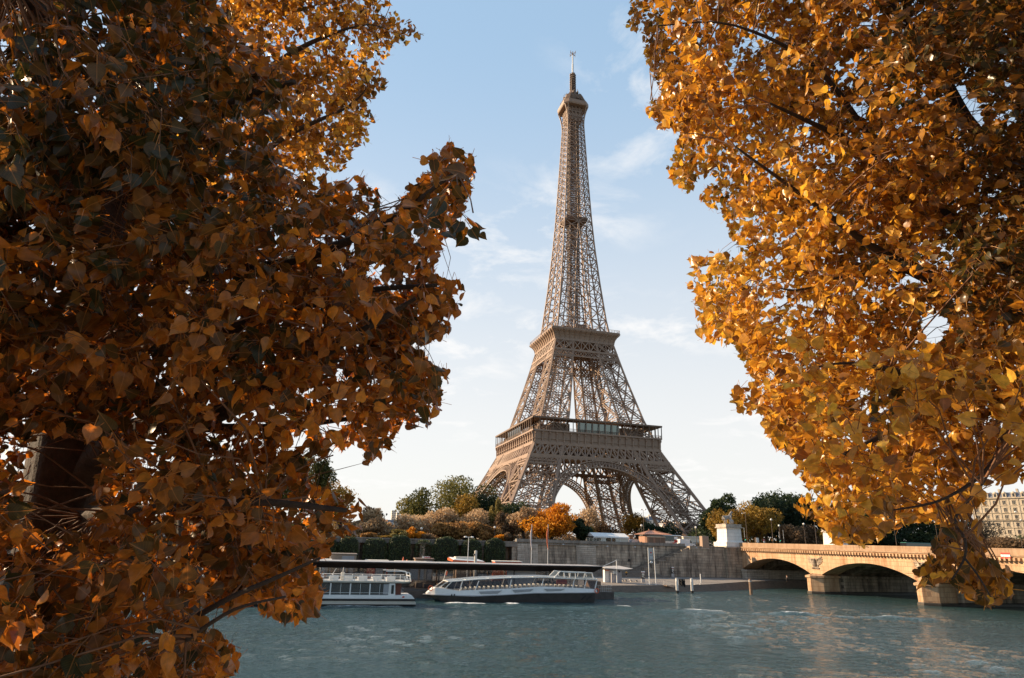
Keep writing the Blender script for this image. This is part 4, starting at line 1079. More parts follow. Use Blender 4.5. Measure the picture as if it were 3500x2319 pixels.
# small quay kiosk with sloping roof and cable mast
def quay_kiosk():
    B0 = quay(*c8(600, 1190)); Y = B0.y
    P = lambda X, Yp, y=Y: at(*c8(X, Yp), 1, y)
    a, m_, b = P(415, 960), P(505, 960), P(700, 960); z0 = qz(Y)
    t = thing('ticket_kiosk', 'grey ticket kiosk with a wide sloping canopy roof by the water steps', 'kiosk', (m_.x, Y, z0))
    mb = MB(); mb.box(m_.x, b.x, Y, Y+2.2, z0, m_.z+.15); mb.part('wall', LILAC, t)
    mb = MB(); mb.box(a.x, m_.x-.02, Y+1.2, Y+2.2, z0, a.z+.15); mb.part('white_wall', WHITE, t)
    zr0, zr1 = P(350, 905).z, P(890, 918).z; xl, xr = P(350, 905).x, P(895, 918).x; xm, zm = P(750, 892).x, P(750, 890).z+.1
    mb = MB(); mb.loft([[(xl, Y-1, zr0-.1), (b.x, Y-1.2, zr0-.32), (xr, Y-.6, zr1-.06), (xm, Y+3, zm), (xl, Y+3, zr0+.1)], [(xl, Y-1, zr0), (b.x, Y-1.2, zr0-.2), (xr, Y-.6, zr1), (xm, Y+3, zm+.1), (xl, Y+3, zr0+.2)]]); mb.part('roof', PALEG, t)
    p, q = P(522, 955), P(592, 1018); mb = MB(); mb.bbox(p.x, q.x, Y-.45, Y, q.z, p.z, .04); ac = mb.part('air_conditioner', WHITE, t)
    mb = MB(); c = Vector(((p.x+q.x)/2, Y-.46, (p.z+q.z)/2)); mb.tube([c+Vector((.22*math.cos(a), 0, .22*math.sin(a))) for a in np.linspace(0, 6.283, 13)], .03, 5); mb.part('fan_grille', BLACKM, ac)
    p = P(650, 975); mb = MB(); mb.ball((p.x, Y-.2, p.z), .18, 8, 5); mb.beam((p.x, Y, p.z), (p.x, Y-.2, p.z), .06); mb.part('floodlight', BLACKM, t)
    p, q = P(420, 948), P(495, 962); mb = MB(); mb.box(p.x, q.x, Y+1.15, Y+1.195, q.z-.05, p.z); mb.part('sign', ORANGE, t)
    t2 = thing('cable_mast', 'white mast whose two stay cables hold up the canopy tip', 'mast', (P(610, 1198).x, Y-.7, z0))
    bx = P(610, 1198, Y-.7); tx = P(595, 750, Y-.7)
    mb = MB(); mb.tube([(bx.x, Y-.7, z0), (bx.x, Y-.7, tx.z)], [.13, .1], 8); mb.part('pole', WHITE, t2)
    e = at(*c4(2112, 548), 1, YC+.6); f2 = at(*c4(2100, 552), 1, YC+5)
    mb = MB(); mb.tube([(bx.x, Y-.7, tx.z-.08), tuple(e)], .045, 5); mb.part('cable', WHITE, t2)
    mb = MB(); mb.tube([(bx.x, Y-.7, tx.z-.15), tuple(f2)], .045, 5); mb.part('cable', WHITE, t2)
LILAC = mat('kiosk_grey', (.34, .325, .335), .55, 0, .06, 1.)
PALEG = mat('pale_roof', (.48, .46, .44), .5, 0, .08, 1.)
quay_kiosk()
def totem(q0, q1, w, lab):
    b = quay(*c8(*q1)); tp = at(*c8(*q0), 1, b.y).z; h = tp-b.z
    t = thing('information_totem', lab, 'sign', tuple(b), 0, 'information totems on the quay')
    mb = MB(); mb.bbox(b.x-w*.5, b.x+w*.5, b.y-.12, b.y+.12, b.z, b.z+h*.32, .02); mb.part('plinth', PALEG, t)
    mb = MB(); mb.bbox(b.x-w*.5, b.x+w*.5, b.y-.14, b.y+.14, b.z+h*.32, b.z+h, .02); pn = mb.part('panel', BLACKM, t)
    mb = MB(); mb.box(b.x-w*.52, b.x+w*.5, b.y-.155, b.y-.142, b.z+h*.87, b.z+h*.99); mb.part('header', WHITE, pn)
    mb = MB(); mb.box(b.x-w*.38, b.x+w*.36, b.y-.155, b.y-.142, b.z+h*.60, b.z+h*.80); mb.box(b.x-w*.38, b.x+w*.1, b.y-.155, b.y-.142, b.z+h*.45, b.z+h*.56); mb.box(b.x+w*.15, b.x+w*.36, b.y-.155, b.y-.142, b.z+h*.37, b.z+h*.5); mb.part('map', CREAM, pn)
    mb = MB(); mb.box(b.x-w*.5, b.x+w*.49, b.y-.157, b.y-.144, b.z+h*.835, b.z+h*.865); mb.part('red_band', RED, pn)
totem((1105, 965), (1110, 1185), .95, 'black information totem with a map, beside the bench on the open quay')
totem((1672, 885), (1680, 1075), .75, 'black information totem standing close against the stepped quay wall')
def twin_mast():
    b0, b1 = quay(*c8(1232, 1232)), quay(*c8(1350, 1232)); Y = b0.y
    P = lambda X, Yp: at(*c8(X, Yp), 1, Y)
    t = thing('banner_masts', 'pair of tall white posts holding a grey banner on the quay', 'sign', (b0.x, Y, b0.z))
    for X, bb in ((1196, b0), (1306, b1)):
        tp = P(X, 515); mb = MB(); mb.tube([(bb.x, Y, bb.z), (tp.x+.1, Y, tp.z)], [.11, .085], 8); mb.part('post', WHITE, t)
    a, c = P(1212, 530), P(1302, 750)
    mb = MB(); mb.bbox(a.x, c.x, Y-.04, Y+.04, c.z, a.z, .02); bn = mb.part('banner', PALEG, t)
    d = P(1300, 660); n = 9
    mb = MB(); top = [(a.x+(c.x-a.x)*i/n, Y-.055, d.z+.25*math.sin(i/n*1.7)-.15) for i in range(n+1)]
    mb.prism([(a.x, Y-.055, c.z)] + top + [(c.x, Y-.055, c.z)], (0, .012, 0)); mb.part('grey_field', GREYP, bn)
    e = P(1258, 618); mb = MB(); mb.prism([(e.x-.2, Y-.055, e.z-.1), (e.x-.05, Y-.055, e.z+.35), (e.x+.06, Y-.055, e.z+.1), (e.x+.2, Y-.055, e.z+.2), (e.x+.2, Y-.055, e.z-.1)], (0, .012, 0)); mb.part('red_emblem', RED, bn)
    mb = MB()
    for r_, n2 in ((690, 5), (715, 6)):
        e = P(1235, r_)
        for k in range(n2): mb.box(e.x+k*.16, e.x+k*.16+.09, Y-.07, Y-.058, e.z-.1, e.z+.08)
    mb.part('lettering', WHITE, bn)
    e = P(1265, 795); t3 = MB(); t3.lathe((e.x, Y-.1, e.z-.22), [(.12, 0), (.36, .08), (.38, .2), (.16, .42)], 10); t3.part('lamp', WHITE, t)
    mb = MB(); mb.beam((P(1215, 760).x, Y, e.z+.35), (P(1325, 760).x, Y, e.z+.35), .06); mb.part('crossbar', GREYP, t)
twin_mast()
def bench(q0, q1, lab):
    b = quay(*c8(*q0)); b2 = quay(*c8(*q1)); L = max(1.6, abs(b2.x-b.x))
    t = thing('bench', lab, 'bench', tuple(b), 0, 'stone benches on the quay')
    mb = MB(); mb.bbox(b.x, b.x+L, b.y-.3, b.y+.3, b.z+.38, b.z+.5, .02); mb.part('seat', PALEG, t)
    for x in (b.x+.25, b.x+L-.5):
        mb = MB(); mb.bbox(x, x+.3, b.y-.25, b.y+.25, b.z, b.z+.38, .02); mb.part('leg', CONC, t)
bench((850, 1172), (1000, 1172), 'long pale backless bench on the quay between kiosk and totem')
bench((690, 1160), (725, 1160), 'short pale bench end next to the grey kiosk')
def barrier(q, n, lab):
    b = quay(*c8(*q))
    t = thing('barrier', lab, 'barrier', tuple(b))
    mb = MB(); L = n*.16
    for zz in (.15, 1.05): mb.beam((b.x, b.y, b.z+zz), (b.x+L, b.y, b.z+zz), .05)
    for k in range(n+1): mb.beam((b.x+k*.16, b.y, b.z+.05), (b.x+k*.16, b.y, b.z+1.05), .03)
    mb.part('frame', WHITE, t)
    for x in (b.x+.15, b.x+L-.15):
        mb = MB(); mb.beam((x, b.y-.35, b.z+.03), (x, b.y+.35, b.z+.03), .05); mb.part('foot', WHITE, t)
barrier((1165, 1225), 6, 'small white crowd barrier leaning by the twin banner posts')
barrier((2085, 1225), 11, 'white picket crowd barrier right of the two mooring piles')
# quay railing left of the gangway
b0, b1 = quay(*c8(1290, 1228)), quay(*c8(1500, 1228))
t = thing('railing', 'low grey railing along the quay edge before the gangway', 'railing', tuple(b0))
mb = MB()
for zz in (.45, .95): mb.beam(b0+Vector((0,0,zz)), b1+Vector((0,0,zz)), .05)
for k in range(7): p = b0.lerp(b1, k/6); mb.beam(p, p+Vector((0,0,1.)), .06)
mb.part('rails', GREYP, t)
# gangway, mooring piles
g0 = quay(*c8(1540, 1245)); 
p1 = at(*c8(1760, 1360), 2, WZ); p2 = at(*c8(2048, 1375), 2, WZ); zg = WZ+.55
t = thing('gangway', 'sloping metal gangway with a wire railing going down to the mooring piles', 'gangway', tuple(g0))
ge = Vector((p1.x+.4, p1.y+1.2, zg))
mb = MB(); mb.loft([[g0+Vector((0,-.6,-.1)), g0+Vector((0,.9,-.1)), g0+Vector((0,.9,.05)), g0+Vector((0,-.6,.05))], [ge+Vector((0,-.6,-.1)), ge+Vector((0,.9,-.1)), ge+Vector((0,.9,.05)), ge+Vector((0,-.6,.05))]]); mb.part('deck', WOOD, t)
mb = MB()
for s in (-.6, .9):
    for zz in (.35, .7, 1.05): mb.beam(g0+Vector((0,s,zz)), ge+Vector((0,s,zz)), .045)
    for k in range(9): p = g0.lerp(ge, k/8); mb.beam(p+Vector((0,s,0)), p+Vector((0,s,1.05)), .06)
mb.part('railing', PALEG, t)
t = thing('mooring_platform', 'small floating platform between two white mooring piles with dark tyres', 'platform', (p1.x+1.8, p1.y+1, WZ))
mb = MB(); mb.box(p1.x+.3, p2.x-.3, p1.y+.2, p1.y+2.6, WZ-.3, zg); mb.part('deck', BARGE, t)
w0 = at(*c8(1862, 1280), 1, p1.y+1.4)
mb = MB()
for k in range(3):
    for j in range(2):
        c = Vector((w0.x-.42+.75*j, p1.y+1.2, zg+.34+.62*k)); mb.tube([c+Vector((.02, .32*math.cos(a), .32*math.sin(a))) for a in np.linspace(0, 6.283, 11)], .17, 6)
mb.box(w0.x-.8, w0.x+.75, p1.y+1.4, p1.y+1.6, zg, zg+2.1)
mb.part('tyre_fender', RUBBER, t)
def pile(q0, q1, r, lab, m=WHITE):
    b = at(*c8(*q1), 2, WZ); tp = at(*c8(*q0), 1, b.y).z
    t = thing('mooring_pile', lab, 'pile', (b.x, b.y, WZ), 0, None)
    mb = MB(); mb.tube([(b.x, b.y, WZ-2), (b.x, b.y, WZ+.5)], [r*1.03, r*1.03], 12); mb.part('waterline_band', RUBBER if m is WHITE else WOOD, t)
    mb = MB(); mb.tube([(b.x, b.y, WZ+.5), (b.x, b.y, tp-.12)], [r, r], 12); mb.part('post', m, t)
    mb = MB(); mb.lathe((b.x, b.y, tp-.12), [(r*1.12, 0), (r*1.12, .07), (r*.4, .14)], 12); mb.part('cap', PALEG, t)
    mb = MB(); mb.beam((b.x-r, b.y-r*.9, WZ+.6), (b.x-r, b.y-r*.9, tp-.7), .12); mb.part('guide_rail', STEEL, t)
pile((1762, 1100), (1765, 1385), .30, 'stout white mooring pile at the foot of the gangway, first of the pair')
pile((2040, 1105), (2050, 1390), .30, 'stout white mooring pile right of the black tyres')
pile((5215*.40, 1500), (2052, 1385), .12, 'thin guide post behind the right mooring pile', STEEL) if False else None
b = quay(*c8(2216, 1195)); t = tag(MB().tube([tuple(b), (b.x, b.y, at(*c8(2216, 1020), 1, b.y).z)], .13, 8).part('bollard_post', WHITE), 'plain white post standing on the quay by the picket barrier', 'post')
wb = at(*c5(1920, 1125), 2, WZ); tp = at(*c5(1912, 945), 1, wb.y).z
t = thing('mooring_pile', 'lone weathered timber mooring pile in the water before the first bridge arch', 'pile', tuple(wb))
mb = MB(); mb.tube([(wb.x, wb.y, WZ-2), (wb.x-.05, wb.y, tp-.15), (wb.x-.05, wb.y, tp)], [.36, .34, .25], 10); mb.part('post', WOOD, t)
mb = MB(); mb.tube([(wb.x-.05, wb.y, tp-.6), (wb.x-.05, wb.y, tp-.35)], .37, 10); mb.part('collar', PALEG, t)
# ------------------------------------------------------------------ people and statues (skinned skeletons)
def skin(name, verts, edges, m, root, sub=1, rootv=0):
    me = bpy.data.meshes.new(name); me.from_pydata([v[:3] for v in verts], edges, [])
    o = bpy.data.objects.new(name, me); S.collection.objects.link(o)
    md = o.modifiers.new('s', 'SKIN'); sk = me.skin_vertices[0].data
    for i, v in enumerate(verts):
        r = v[3]; sk[i].radius = r if isinstance(r, tuple) else (r, r); sk[i].use_root = (i == rootv)
    sb = o.modifiers.new('u', 'SUBSURF'); sb.levels = sub; sb.render_levels = sub
    dg = bpy.context.evaluated_depsgraph_get(); dg.update()
    nm = bpy.data.meshes.new_from_object(o.evaluated_get(dg)); o.modifiers.clear(); o.data = nm; bpy.data.meshes.remove(me)
    nm.materials.clear(); nm.materials.append(m); nm.polygons.foreach_set('use_smooth', [True]*len(nm.polygons)); nm.name = name
    o.parent = root
    return o
SKIN_ = mat('skin', (.50, .30, .21), .6, 0, .05, 4.)
HAIR = mat('hair', (.05, .03, .02), .7, 0, .1, 6.)
YELLOW = mat('yellow_cloth', (.80, .42, .03), .8, 0, .08, 4.)
BLACKC = mat('black_cloth', (.02, .02, .022), .85, 0, .2, 4.)
GREYC = mat('grey_cloth', (.10, .10, .11), .85, 0, .2, 4.)
def person(pos, rz, lab, run, top, bottom, short):
    """facing local +X, 1.75 m tall; joints in metres"""
    t = thing('person', lab, 'person', tuple(pos), rz)
    sw = 1. if run else .45
    hip = .93
    k1, a1 = (.30*sw, .12, .55), (.10*sw, .13, .12) if run else (.24, .11, .09)
    k2, a2 = (.02, -.12, .50), (-.38*sw, -.13, .42 if run else .12)
    V = [(0,0,hip,(.13,.16)), (0,0,1.15,(.11,.15)), (.04,0,1.40,(.11,.18)), (.06,0,1.50,.06), (.09,0,1.60,(.085,.075)), (.08,0,1.70,(.085,.075)),
         (.02,.10,.88,.09), (*k1,.065), (*a1,.042), (a1[0]+.16, a1[1], a1[2]-.04,.035),
         (0,-.10,.88,.09), (*k2,.065), (*a2,.042), (a2[0]+(.02 if run else .15), a2[1], a2[2]-(.15 if run else .04),.035),
         (.03,.22,1.40,.055), (-.18*sw,.27,1.15,.045), (.04 if run else -.14,.26,1.08 if run else .92,.035), (.12 if run else -.13,.25,1.11 if run else .82,.04),
         (.03,-.22,1.40,.055), (.15*sw,-.27,1.14,.045), (.36 if run else .16,-.22,1.22 if run else .92,.035), (.43 if run else .18,-.21,1.27 if run else .82,.04)]
    E = [(0,1),(1,2),(2,3),(3,4),(4,5),(0,6),(6,7),(7,8),(8,9),(0,10),(10,11),(11,12),(12,13),(2,14),(14,15),(15,16),(16,17),(2,18),(18,19),(19,20),(20,21)]
    skin('body', V, E, SKIN_, t, 2)
    g = lambda r, e=.02: tuple(x+e for x in r) if isinstance(r, tuple) else r+e
    def sub(name, ids, m, e=.02, edit=None):
        vs = [list(V[i]) for i in ids]; 
        if edit: vs = edit(vs)
        ee = [(ids.index(a), ids.index(b)) for a, b in E if a in ids and b in ids]
        skin(name, [(*v[:3], g(v[3], e)) for v in vs], ee, m, t, 1)
    sub('shirt', [0,1,2,14,15,18,19] if short else [0,1,2,14,15,16,18,19,20], top)
    def knees(vs):
        return vs
    sub('shorts' if short else 'trousers', [0,6,7,10,11] if short else [0,6,7,8,10,11,12], bottom, .025)
    for i, j in ((8, 9), (12, 13)):
        vs = [V[i], V[j]]; skin('shoe', [(*v[:3], .05) for v in vs], [(0, 1)], BLACKC, t, 1)
    mb = MB(); mb.lathe((.07, 0, 1.62), [(.098, 0), (.105, .06), (.085, .13), (.03, .165)], 10); mb.part('hair', HAIR, t, True, True)
    for s in (-.03, .03):
        mb = MB(); mb.ball((.165, s, 1.665), .012, 6, 4); mb.part('eye', BLACKC, t, True)
    return t
b = quay(*c8(792, 1090)); person(b, rad(180), 'jogger in a yellow top and black shorts running past the grey kiosk', True, YELLOW, BLACKC, True)
b = quay(*c5(2338, 980)); person(b, rad(170), 'person in dark clothes walking on the quay under the first bridge arch', False, GREYC, BLACKC, False)

PLINTHW = stone('plinth_stone', (.80, .77, .72), (.76, .73, .68), (.5, .47, .42), 2.2, .95, .16, (.10, .09, .08))
STATUE = mat('statue_stone', (.34, .31, .28), .85, 0, .4, 1.2, .4)
def plinth(x0, x1, y0, y1, zb, zt_, lab, statue_lab, face=1):
    t = thing('plinth', lab, 'plinth', ((x0+x1)/2, (y0+y1)/2, zb), 0)
    m = (x0+x1)/2
    mb = MB(); mb.box(x0-.75, x1+.75, y0-.75, y1+.75, zb, zb+1.25); mb.part('base', PLINTHW, t)
    mb = MB(); mb.loft([[(x0-.3, y0-.3, zb+1.25), (x1+.3, y0-.3, zb+1.25), (x1+.3, y1+.3, zb+1.25), (x0-.3, y1+.3, zb+1.25)], [(x0, y0, zb+1.7), (x1, y0, zb+1.7), (x1, y1, zb+1.7), (x0, y1, zb+1.7)]])
    mb.loft([[(x0, y0, zb+1.7), (x1, y0, zb+1.7), (x1, y1, zb+1.7), (x0, y1, zb+1.7)], [(x0+.12, y0+.12, zt_-1.05), (x1-.12, y0+.12, zt_-1.05), (x1-.12, y1-.12, zt_-1.05), (x0+.12, y1-.12, zt_-1.05)]]); mb.part('shaft', PLINTHW, t)
    mb = MB(); mb.box(x0-.3, x1+.3, y0-.3, y1+.3, zt_-1.05, zt_-.8); mb.box(x0-.1, x1+.1, y0-.1, y1+.1, zt_-.8, zt_); mb.part('cap', STONE2, t)
    s = thing('statue', statue_lab, 'statue', (m, (y0+y1)/2, zt_), 0)
    d = face
    # horse
    H = [(-.9*d,0,2.05,(.50,.55)), (-.2*d,0,2.0,(.46,.5)), (.55*d,0,2.1,(.5,.55)), (1.0*d,0,2.65,(.36,.3)), (1.15*d,0,3.3,(.28,.24)), (1.35*d,0,3.62,(.26,.2)), (1.85*d,0,3.3,(.17,.14)),
         (-1.0*d,.3,1.55,.27), (-.85*d,.32,1.1,.17), (-1.1*d,.32,.65,.12), (-1.05*d,.32,.08,.13),
         (-1.0*d,-.3,1.55,.27), (-.75*d,-.32,1.1,.17), (-.95*d,-.32,.65,.12), (-.85*d,-.32,.08,.13),
         (.7*d,.28,1.5,.2), (.8*d,.3,.85,.13), (.78*d,.3,.08,.13), (.7*d,-.28,1.5,.2), (1.1*d,-.3,1.15,.13), (1.0*d,-.3,.6,.11),
         (-1.35*d,0,2.3,.14), (-1.75*d,0,2.15,.2), (-1.85*d,0,1.4,.17), (-1.6*d,0,.95,.08)]
    HE = [(0,1),(1,2),(2,3),(3,4),(4,5),(5,6),(0,7),(7,8),(8,9),(9,10),(0,11),(11,12),(12,13),(13,14),(2,15),(15,16),(16,17),(2,18),(18,19),(19,20),(0,21),(21,22),(22,23),(23,24)]
    skin('horse', H, HE, STATUE, s, 2)
    mb = MB()
    for i in range(7): mb.ball(((.55+.11*i)*d, 0, 2.75+.14*i), .2, 7, 5)
    for q in (-.1, .1): mb.lathe((1.3*d, q, 3.72), [(.07, 0), (.02, .25)], 6)
    mb.part('mane', STATUE, s, True, True)
    Mv = [(.35*d,-.75,1.1,(.2,.26)), (.35*d,-.75,1.5,(.18,.24)), (.38*d,-.75,1.9,(.2,.32)), (.4*d,-.75,2.12,.1), (.45*d,-.75,2.32,(.17,.15)), (.45*d,-.75,2.5,(.15,.13)),
          (.28*d,-.6,.6,.14), (.25*d,-.6,.08,.11), (.5*d,-.9,.6,.14), (.55*d,-.92,.08,.11), (.1*d,-.8,1.6,.1), (.2*d,-.9,1.2,.08), (.75*d,-.62,1.75,.1), (.95*d,-.4,2.1,.08)]
    skin('groom', Mv, [(0,1),(1,2),(2,3),(3,4),(4,5),(0,6),(6,7),(0,8),(8,9),(2,10),(10,11),(2,12),(12,13)], STATUE, s, 2)
    mb = MB(); mb.lathe((.45*d,-.95,.05), [(.1, 0), (.55, .2), (.62, .7), (.5, 1.2), (.1, 1.4)], 10); mb.part('shield', STATUE, s, True, True)
    mb = MB(); mb.box(-1.9, 1.9, -1.2, 1.2, -.25, .1); mb.part('base', STATUE, s, True)
plinth(-21.0, -16.0, -172.2, -167.2, 3.33, 9.6, 'tall white stone plinth at the bridge end carrying a horse statue', 'dark stone statue of a horse with a standing man on the tall white plinth')
w0 = at(*c6(640, 690), 1, -172.); w1 = at(*c6(760, 690), 1, -172.)
plinth(16.4, 21.2, -172.2, -167.4, 3.33, 9.6, 'white stone plinth half hidden by golden leaves on the far side of the bridge', 'stone horse statue hidden behind golden leaves on the farther plinth', -1)

# ------------------------------------------------------------------ street behind the wall
def tent():
    Y = -163.
    P = lambda X, Yp: at(*c8(X, Yp), 1, Y)
    a, b = P(128, 320), P(842, 312); r0, r1 = P(215, 232), P(805, 236); e = P(330, 300)
    t = thing('marquee', 'long white marquee tent with a pitched roof on the street behind the wall', 'tent', ((a.x+b.x)/2, Y+3, GZ))
    d = 6.
    x0, x1 = a.x+.6, b.x
    ze, zr = e.z-.05, r0.z+.1
    mb = MB(); mb.loft([[(x0, Y, ze), (x0, Y+d/2, zr), (x0, Y+d, ze)], [(x1, Y, ze), (x1, Y+d/2, zr), (x1, Y+d, ze)]]); mb.part('roof', TENTW, t)
    mb = MB(); mb.box(x0, x1, Y-.02, Y+.02, ze-.35, ze); mb.part('valance', TENTW, t)
    mb = MB(); mb.box(x0+2.2, x0+3.9, Y+.2, Y+.3, GZ, ze); mb.box(x1-4.2, x1-.1, Y+.2, Y+.3, GZ, ze-.2); mb.box(x0, x1, Y+d-.1, Y+d, GZ, ze); mb.part('side_wall', CREAM, t)
    for x in np.linspace(x0+.05, x1-.05, 5):
        mb = MB(); mb.beam((x, Y+.05, GZ), (x, Y+.05, ze), .1); mb.part('post', WHITE, t)
TENTW = mat('tent_canvas', (.80, .80, .78), .7, 0, .04, .8)
tent()
def street_kiosk():
    Y = -165.5
    P = lambda X, Yp: at(*c8(X, Yp), 1, Y)
    a, b = P(1160, 300), P(1552, 300); l, r = P(1100, 270), P(1622, 280); t0, t1 = P(1290, 196), P(1405, 196)
    t = thing('kiosk', 'reddish wooden kiosk with a wide copper hipped roof behind the wall', 'kiosk', ((a.x+b.x)/2, Y+2, GZ))
    d = 4.4; ze = a.z+.1
    mb = MB(); mb.loft([[(a.x+.4, Y, GZ), (b.x-.4, Y, GZ), (b.x, Y+.6, GZ), (b.x, Y+d, GZ), (a.x, Y+d, GZ), (a.x, Y+.6, GZ)], [(a.x+.4, Y, ze), (b.x-.4, Y, ze), (b.x, Y+.6, ze), (b.x, Y+d, ze), (a.x, Y+d, ze), (a.x, Y+.6, ze)]]); mb.part('wall', KIOSKW, t)
    for f0, f1 in ((.16, .36), (.46, .70), (.73, .94)):
        mb = MB(); mb.box(a.x+(b.x-a.x)*f0, a.x+(b.x-a.x)*f1, Y-.05, Y+.02, GZ+.2, ze-.45); mb.part('shutter', BROWN, t)
    mb = MB(); mb.box(a.x+.35, b.x-.35, Y-.06, Y+.1, ze-.3, ze-.05); mb.part('fascia', CREAM, t)
    e = r.z
    mb = MB(); mb.loft([[(l.x, Y-1.2, e), (r.x, Y-1.2, e), (r.x, Y+d+1, e), (l.x, Y+d+1, e)], [(l.x, Y-1.2, e+.08), (r.x, Y-1.2, e+.08), (r.x, Y+d+1, e+.08), (l.x, Y+d+1, e+.08)], [(l.x+1., Y+.1, e+.45), (r.x-1., Y+.1, e+.45), (r.x-1, Y+d-.2, e+.45), (l.x+1., Y+d-.2, e+.45)], [(t0.x, Y+1.9, t0.z+.1), (t1.x, Y+1.9, t0.z+.1), (t1.x, Y+2.6, t0.z+.1), (t0.x, Y+2.6, t0.z+.1)]]); rf = mb.part('roof', COPPER, t)
    mb = MB()
    for f in np.linspace(0, 1, 13):
        p0 = Vector((l.x+(r.x-l.x)*f, Y-1.2, e+.1)); p1 = Vector((l.x+1+(r.x-l.x-2)*f, Y+.1, e+.47)); p2 = Vector((t0.x+(t1.x-t0.x)*f, Y+1.9, t0.z+.12)); mb.beam(p0, p1, .07); mb.beam(p1, p2, .07)
    mb.part('roof_ribs', COPPER, rf)
    for p in (t0, t1):
        mb = MB(); mb.lathe((p.x, Y+2.2, t0.z+.1), [(.1, 0), (.13, .15), (.02, .5)], 6); mb.part('finial', COPPER, rf)
KIOSKW = mat('kiosk_wood', (.36, .20, .135), .7, 0, .12, 1.)
street_kiosk()
def wheel(root, x, y, z, r, w=.22):
    mb = MB(); mb.tube([(x, y-w/2, z), (x, y+w/2, z)], r, 14); a = mb.part('wheel', RUBBER, root, True)
    mb = MB(); mb.tube([(x, y-w/2-.01, z), (x, y+w/2+.01, z)], r*.6, 10); mb.part('rim', STEEL, a, True)
def car(lab, cat, pos, rz, col, kind='car', group=None):
    L, Wd, Hh = {'car': (4.3, 1.75, 1.45), 'van': (5.2, 2.0, 2.3), 'small': (4.3, 1.8, 1.8), 'pickup': (4.4, 1.8, 1.6)}[kind]
    t = thing({'car': 'parked_car', 'van': 'parked_van', 'small': 'parked_van', 'pickup': 'parked_car'}[kind], lab, cat, pos, rz, group)
    h = L/2; w = Wd/2
    side = [(-h,.35), (-h+.05,.75), (-h+.25,.88), (h-1.2,.92), (h-.15,.75), (h,.6), (h,.3)]
    if kind in ('van', 'small'): side = [(-h,.35), (-h,Hh-.15), (-h+.1,Hh), (h-1.9,Hh), (h-1.2,1.2), (h-.2,.95), (h,.6), (h,.3)]
    mb = MB(); mb.loft([[(x, -w+.08, z) for x, z in side], [(x, -w, z*.98) for x, z in side], [(x, w, z*.98) for x, z in side], [(x, w-.08, z) for x, z in side]]); mb.part('body', col, t, True)
    if kind in ('car', 'pickup'):
        cab = [(-h+.35,.87), (-h+.85,Hh), (h-2.0,Hh), (h-1.15,.9)]
        mb = MB(); mb.loft([[(x, -w+.1+.1*(z > 1), z) for x, z in cab], [(x, w-.1-.1*(z > 1), z) for x, z in cab]]); mb.part('window', WINDOW, t, True)
        mb = MB(); mb.box(-h+.8, h-2.0, -w+.2, w-.2, Hh-.03, Hh+.03); mb.part('roof', col, t, True)
    else:
        mb = MB(); mb.prism([(h-1.88, -w-.012, 1.28), (h-1.8, -w-.012, Hh-.25), (h-1.45, -w-.012, 1.5), (h-1.2, -w-.012, 1.2)], (0, Wd+.024, 0)); mb.part('window', WINDOW, t, True)
        mb = MB(); mb.prism([(h-1.86, -w+.15, Hh-.08), (h-1.17, -w+.15, 1.24), (h-1.12, -w+.15, 1.26), (h-1.81, -w+.15, Hh-.06)], (0, Wd-.3, 0)); mb.part('windscreen', WINDOW, t, True)
    for x in (-h+.8, h-.85):
        for y in (-w+.1, w-.1): wheel(t, x, y, .32, .32)
    for y in (-w+.3, w-.3):
        mb = MB(); mb.box(h-.06, h+.012, y-.16, y+.16, .62, .76); mb.part('headlight', LAMPG, t, True)
        mb = MB(); mb.box(-h-.012, -h+.06, y-.12, y+.12, .7, .85); mb.part('tail_light', RED, t, True)
    return t
BLACKCAR = mat('black_car_paint', (.015, .016, .02), .18, .2, .1, 1.)
WHITECAR = mat('white_car_paint', (.72, .73, .75), .22, 0, .03, 1.)
BLUECAR = mat('blue_car_paint', (.35, .38, .42), .25, .2, .05, 1.)
w = at(*c8(680, 395), 1, -160); car('black car parked beside the white marquee behind the wall', 'car', (w.x, -160, GZ), 0, BLACKCAR)
w = at(*c8(990, 395), 1, -160); car('small white van parked between the marquee and the copper-roofed kiosk', 'van', (w.x, -160, GZ), 0, WHITECAR, 'small')
w = at(*c8(1938, 460), 1, -163); car('white van parked at the head of the quay stairs', 'van', (w.x, -163, GZ), 0, WHITECAR, 'van')
w = at(*c8(2170, 470), 1, -162); car('dark car parked just left of the brown cabinet', 'car', (w.x, -162, GZ), rad(5), BLACKCAR)
def coach(lab, x1, Y, L, col, low):
    t = thing('coach', lab, 'bus', (x1-L/2, Y, GZ)); h = L/2
    mb = MB(); mb.loft([[(-h,-1.25,.35),(h,-1.25,.35),(h,1.25,.35),(-h,1.25,.35)], [(-h,-1.27,1.7),(h,-1.27,1.7),(h,1.27,1.7),(-h,1.27,1.7)]]); mb.part('lower_body', low, t, True)
    mb = MB(); mb.loft([[(-h,-1.27,1.7),(h,-1.27,1.7),(h,1.27,1.7),(-h,1.27,1.7)], [(-h+.1,-1.2,3.3),(h-.25,-1.2,3.3),(h-.25,1.2,3.3),(-h+.1,1.2,3.3)]]); mb.part('window_band', WINDOW, t, True)
    mb = MB(); mb.loft([[(-h+.1,-1.22,3.3),(h-.2,-1.22,3.3),(h-.2,1.22,3.3),(-h+.1,1.22,3.3)], [(-h+.3,-1.05,3.5),(h-.5,-1.05,3.5),(h-.5,1.05,3.5),(-h+.3,1.05,3.5)]]); mb.part('roof', col, t, True)
    for x in (-h+2.2, -h+3.4, h-2.6):
        for y in (-1.15, 1.15): wheel(t, x, y, .5, .5, .3)
    return t
LIVERY = mat('coach_silver', (.42, .43, .45), .3, .3, .06, .5)
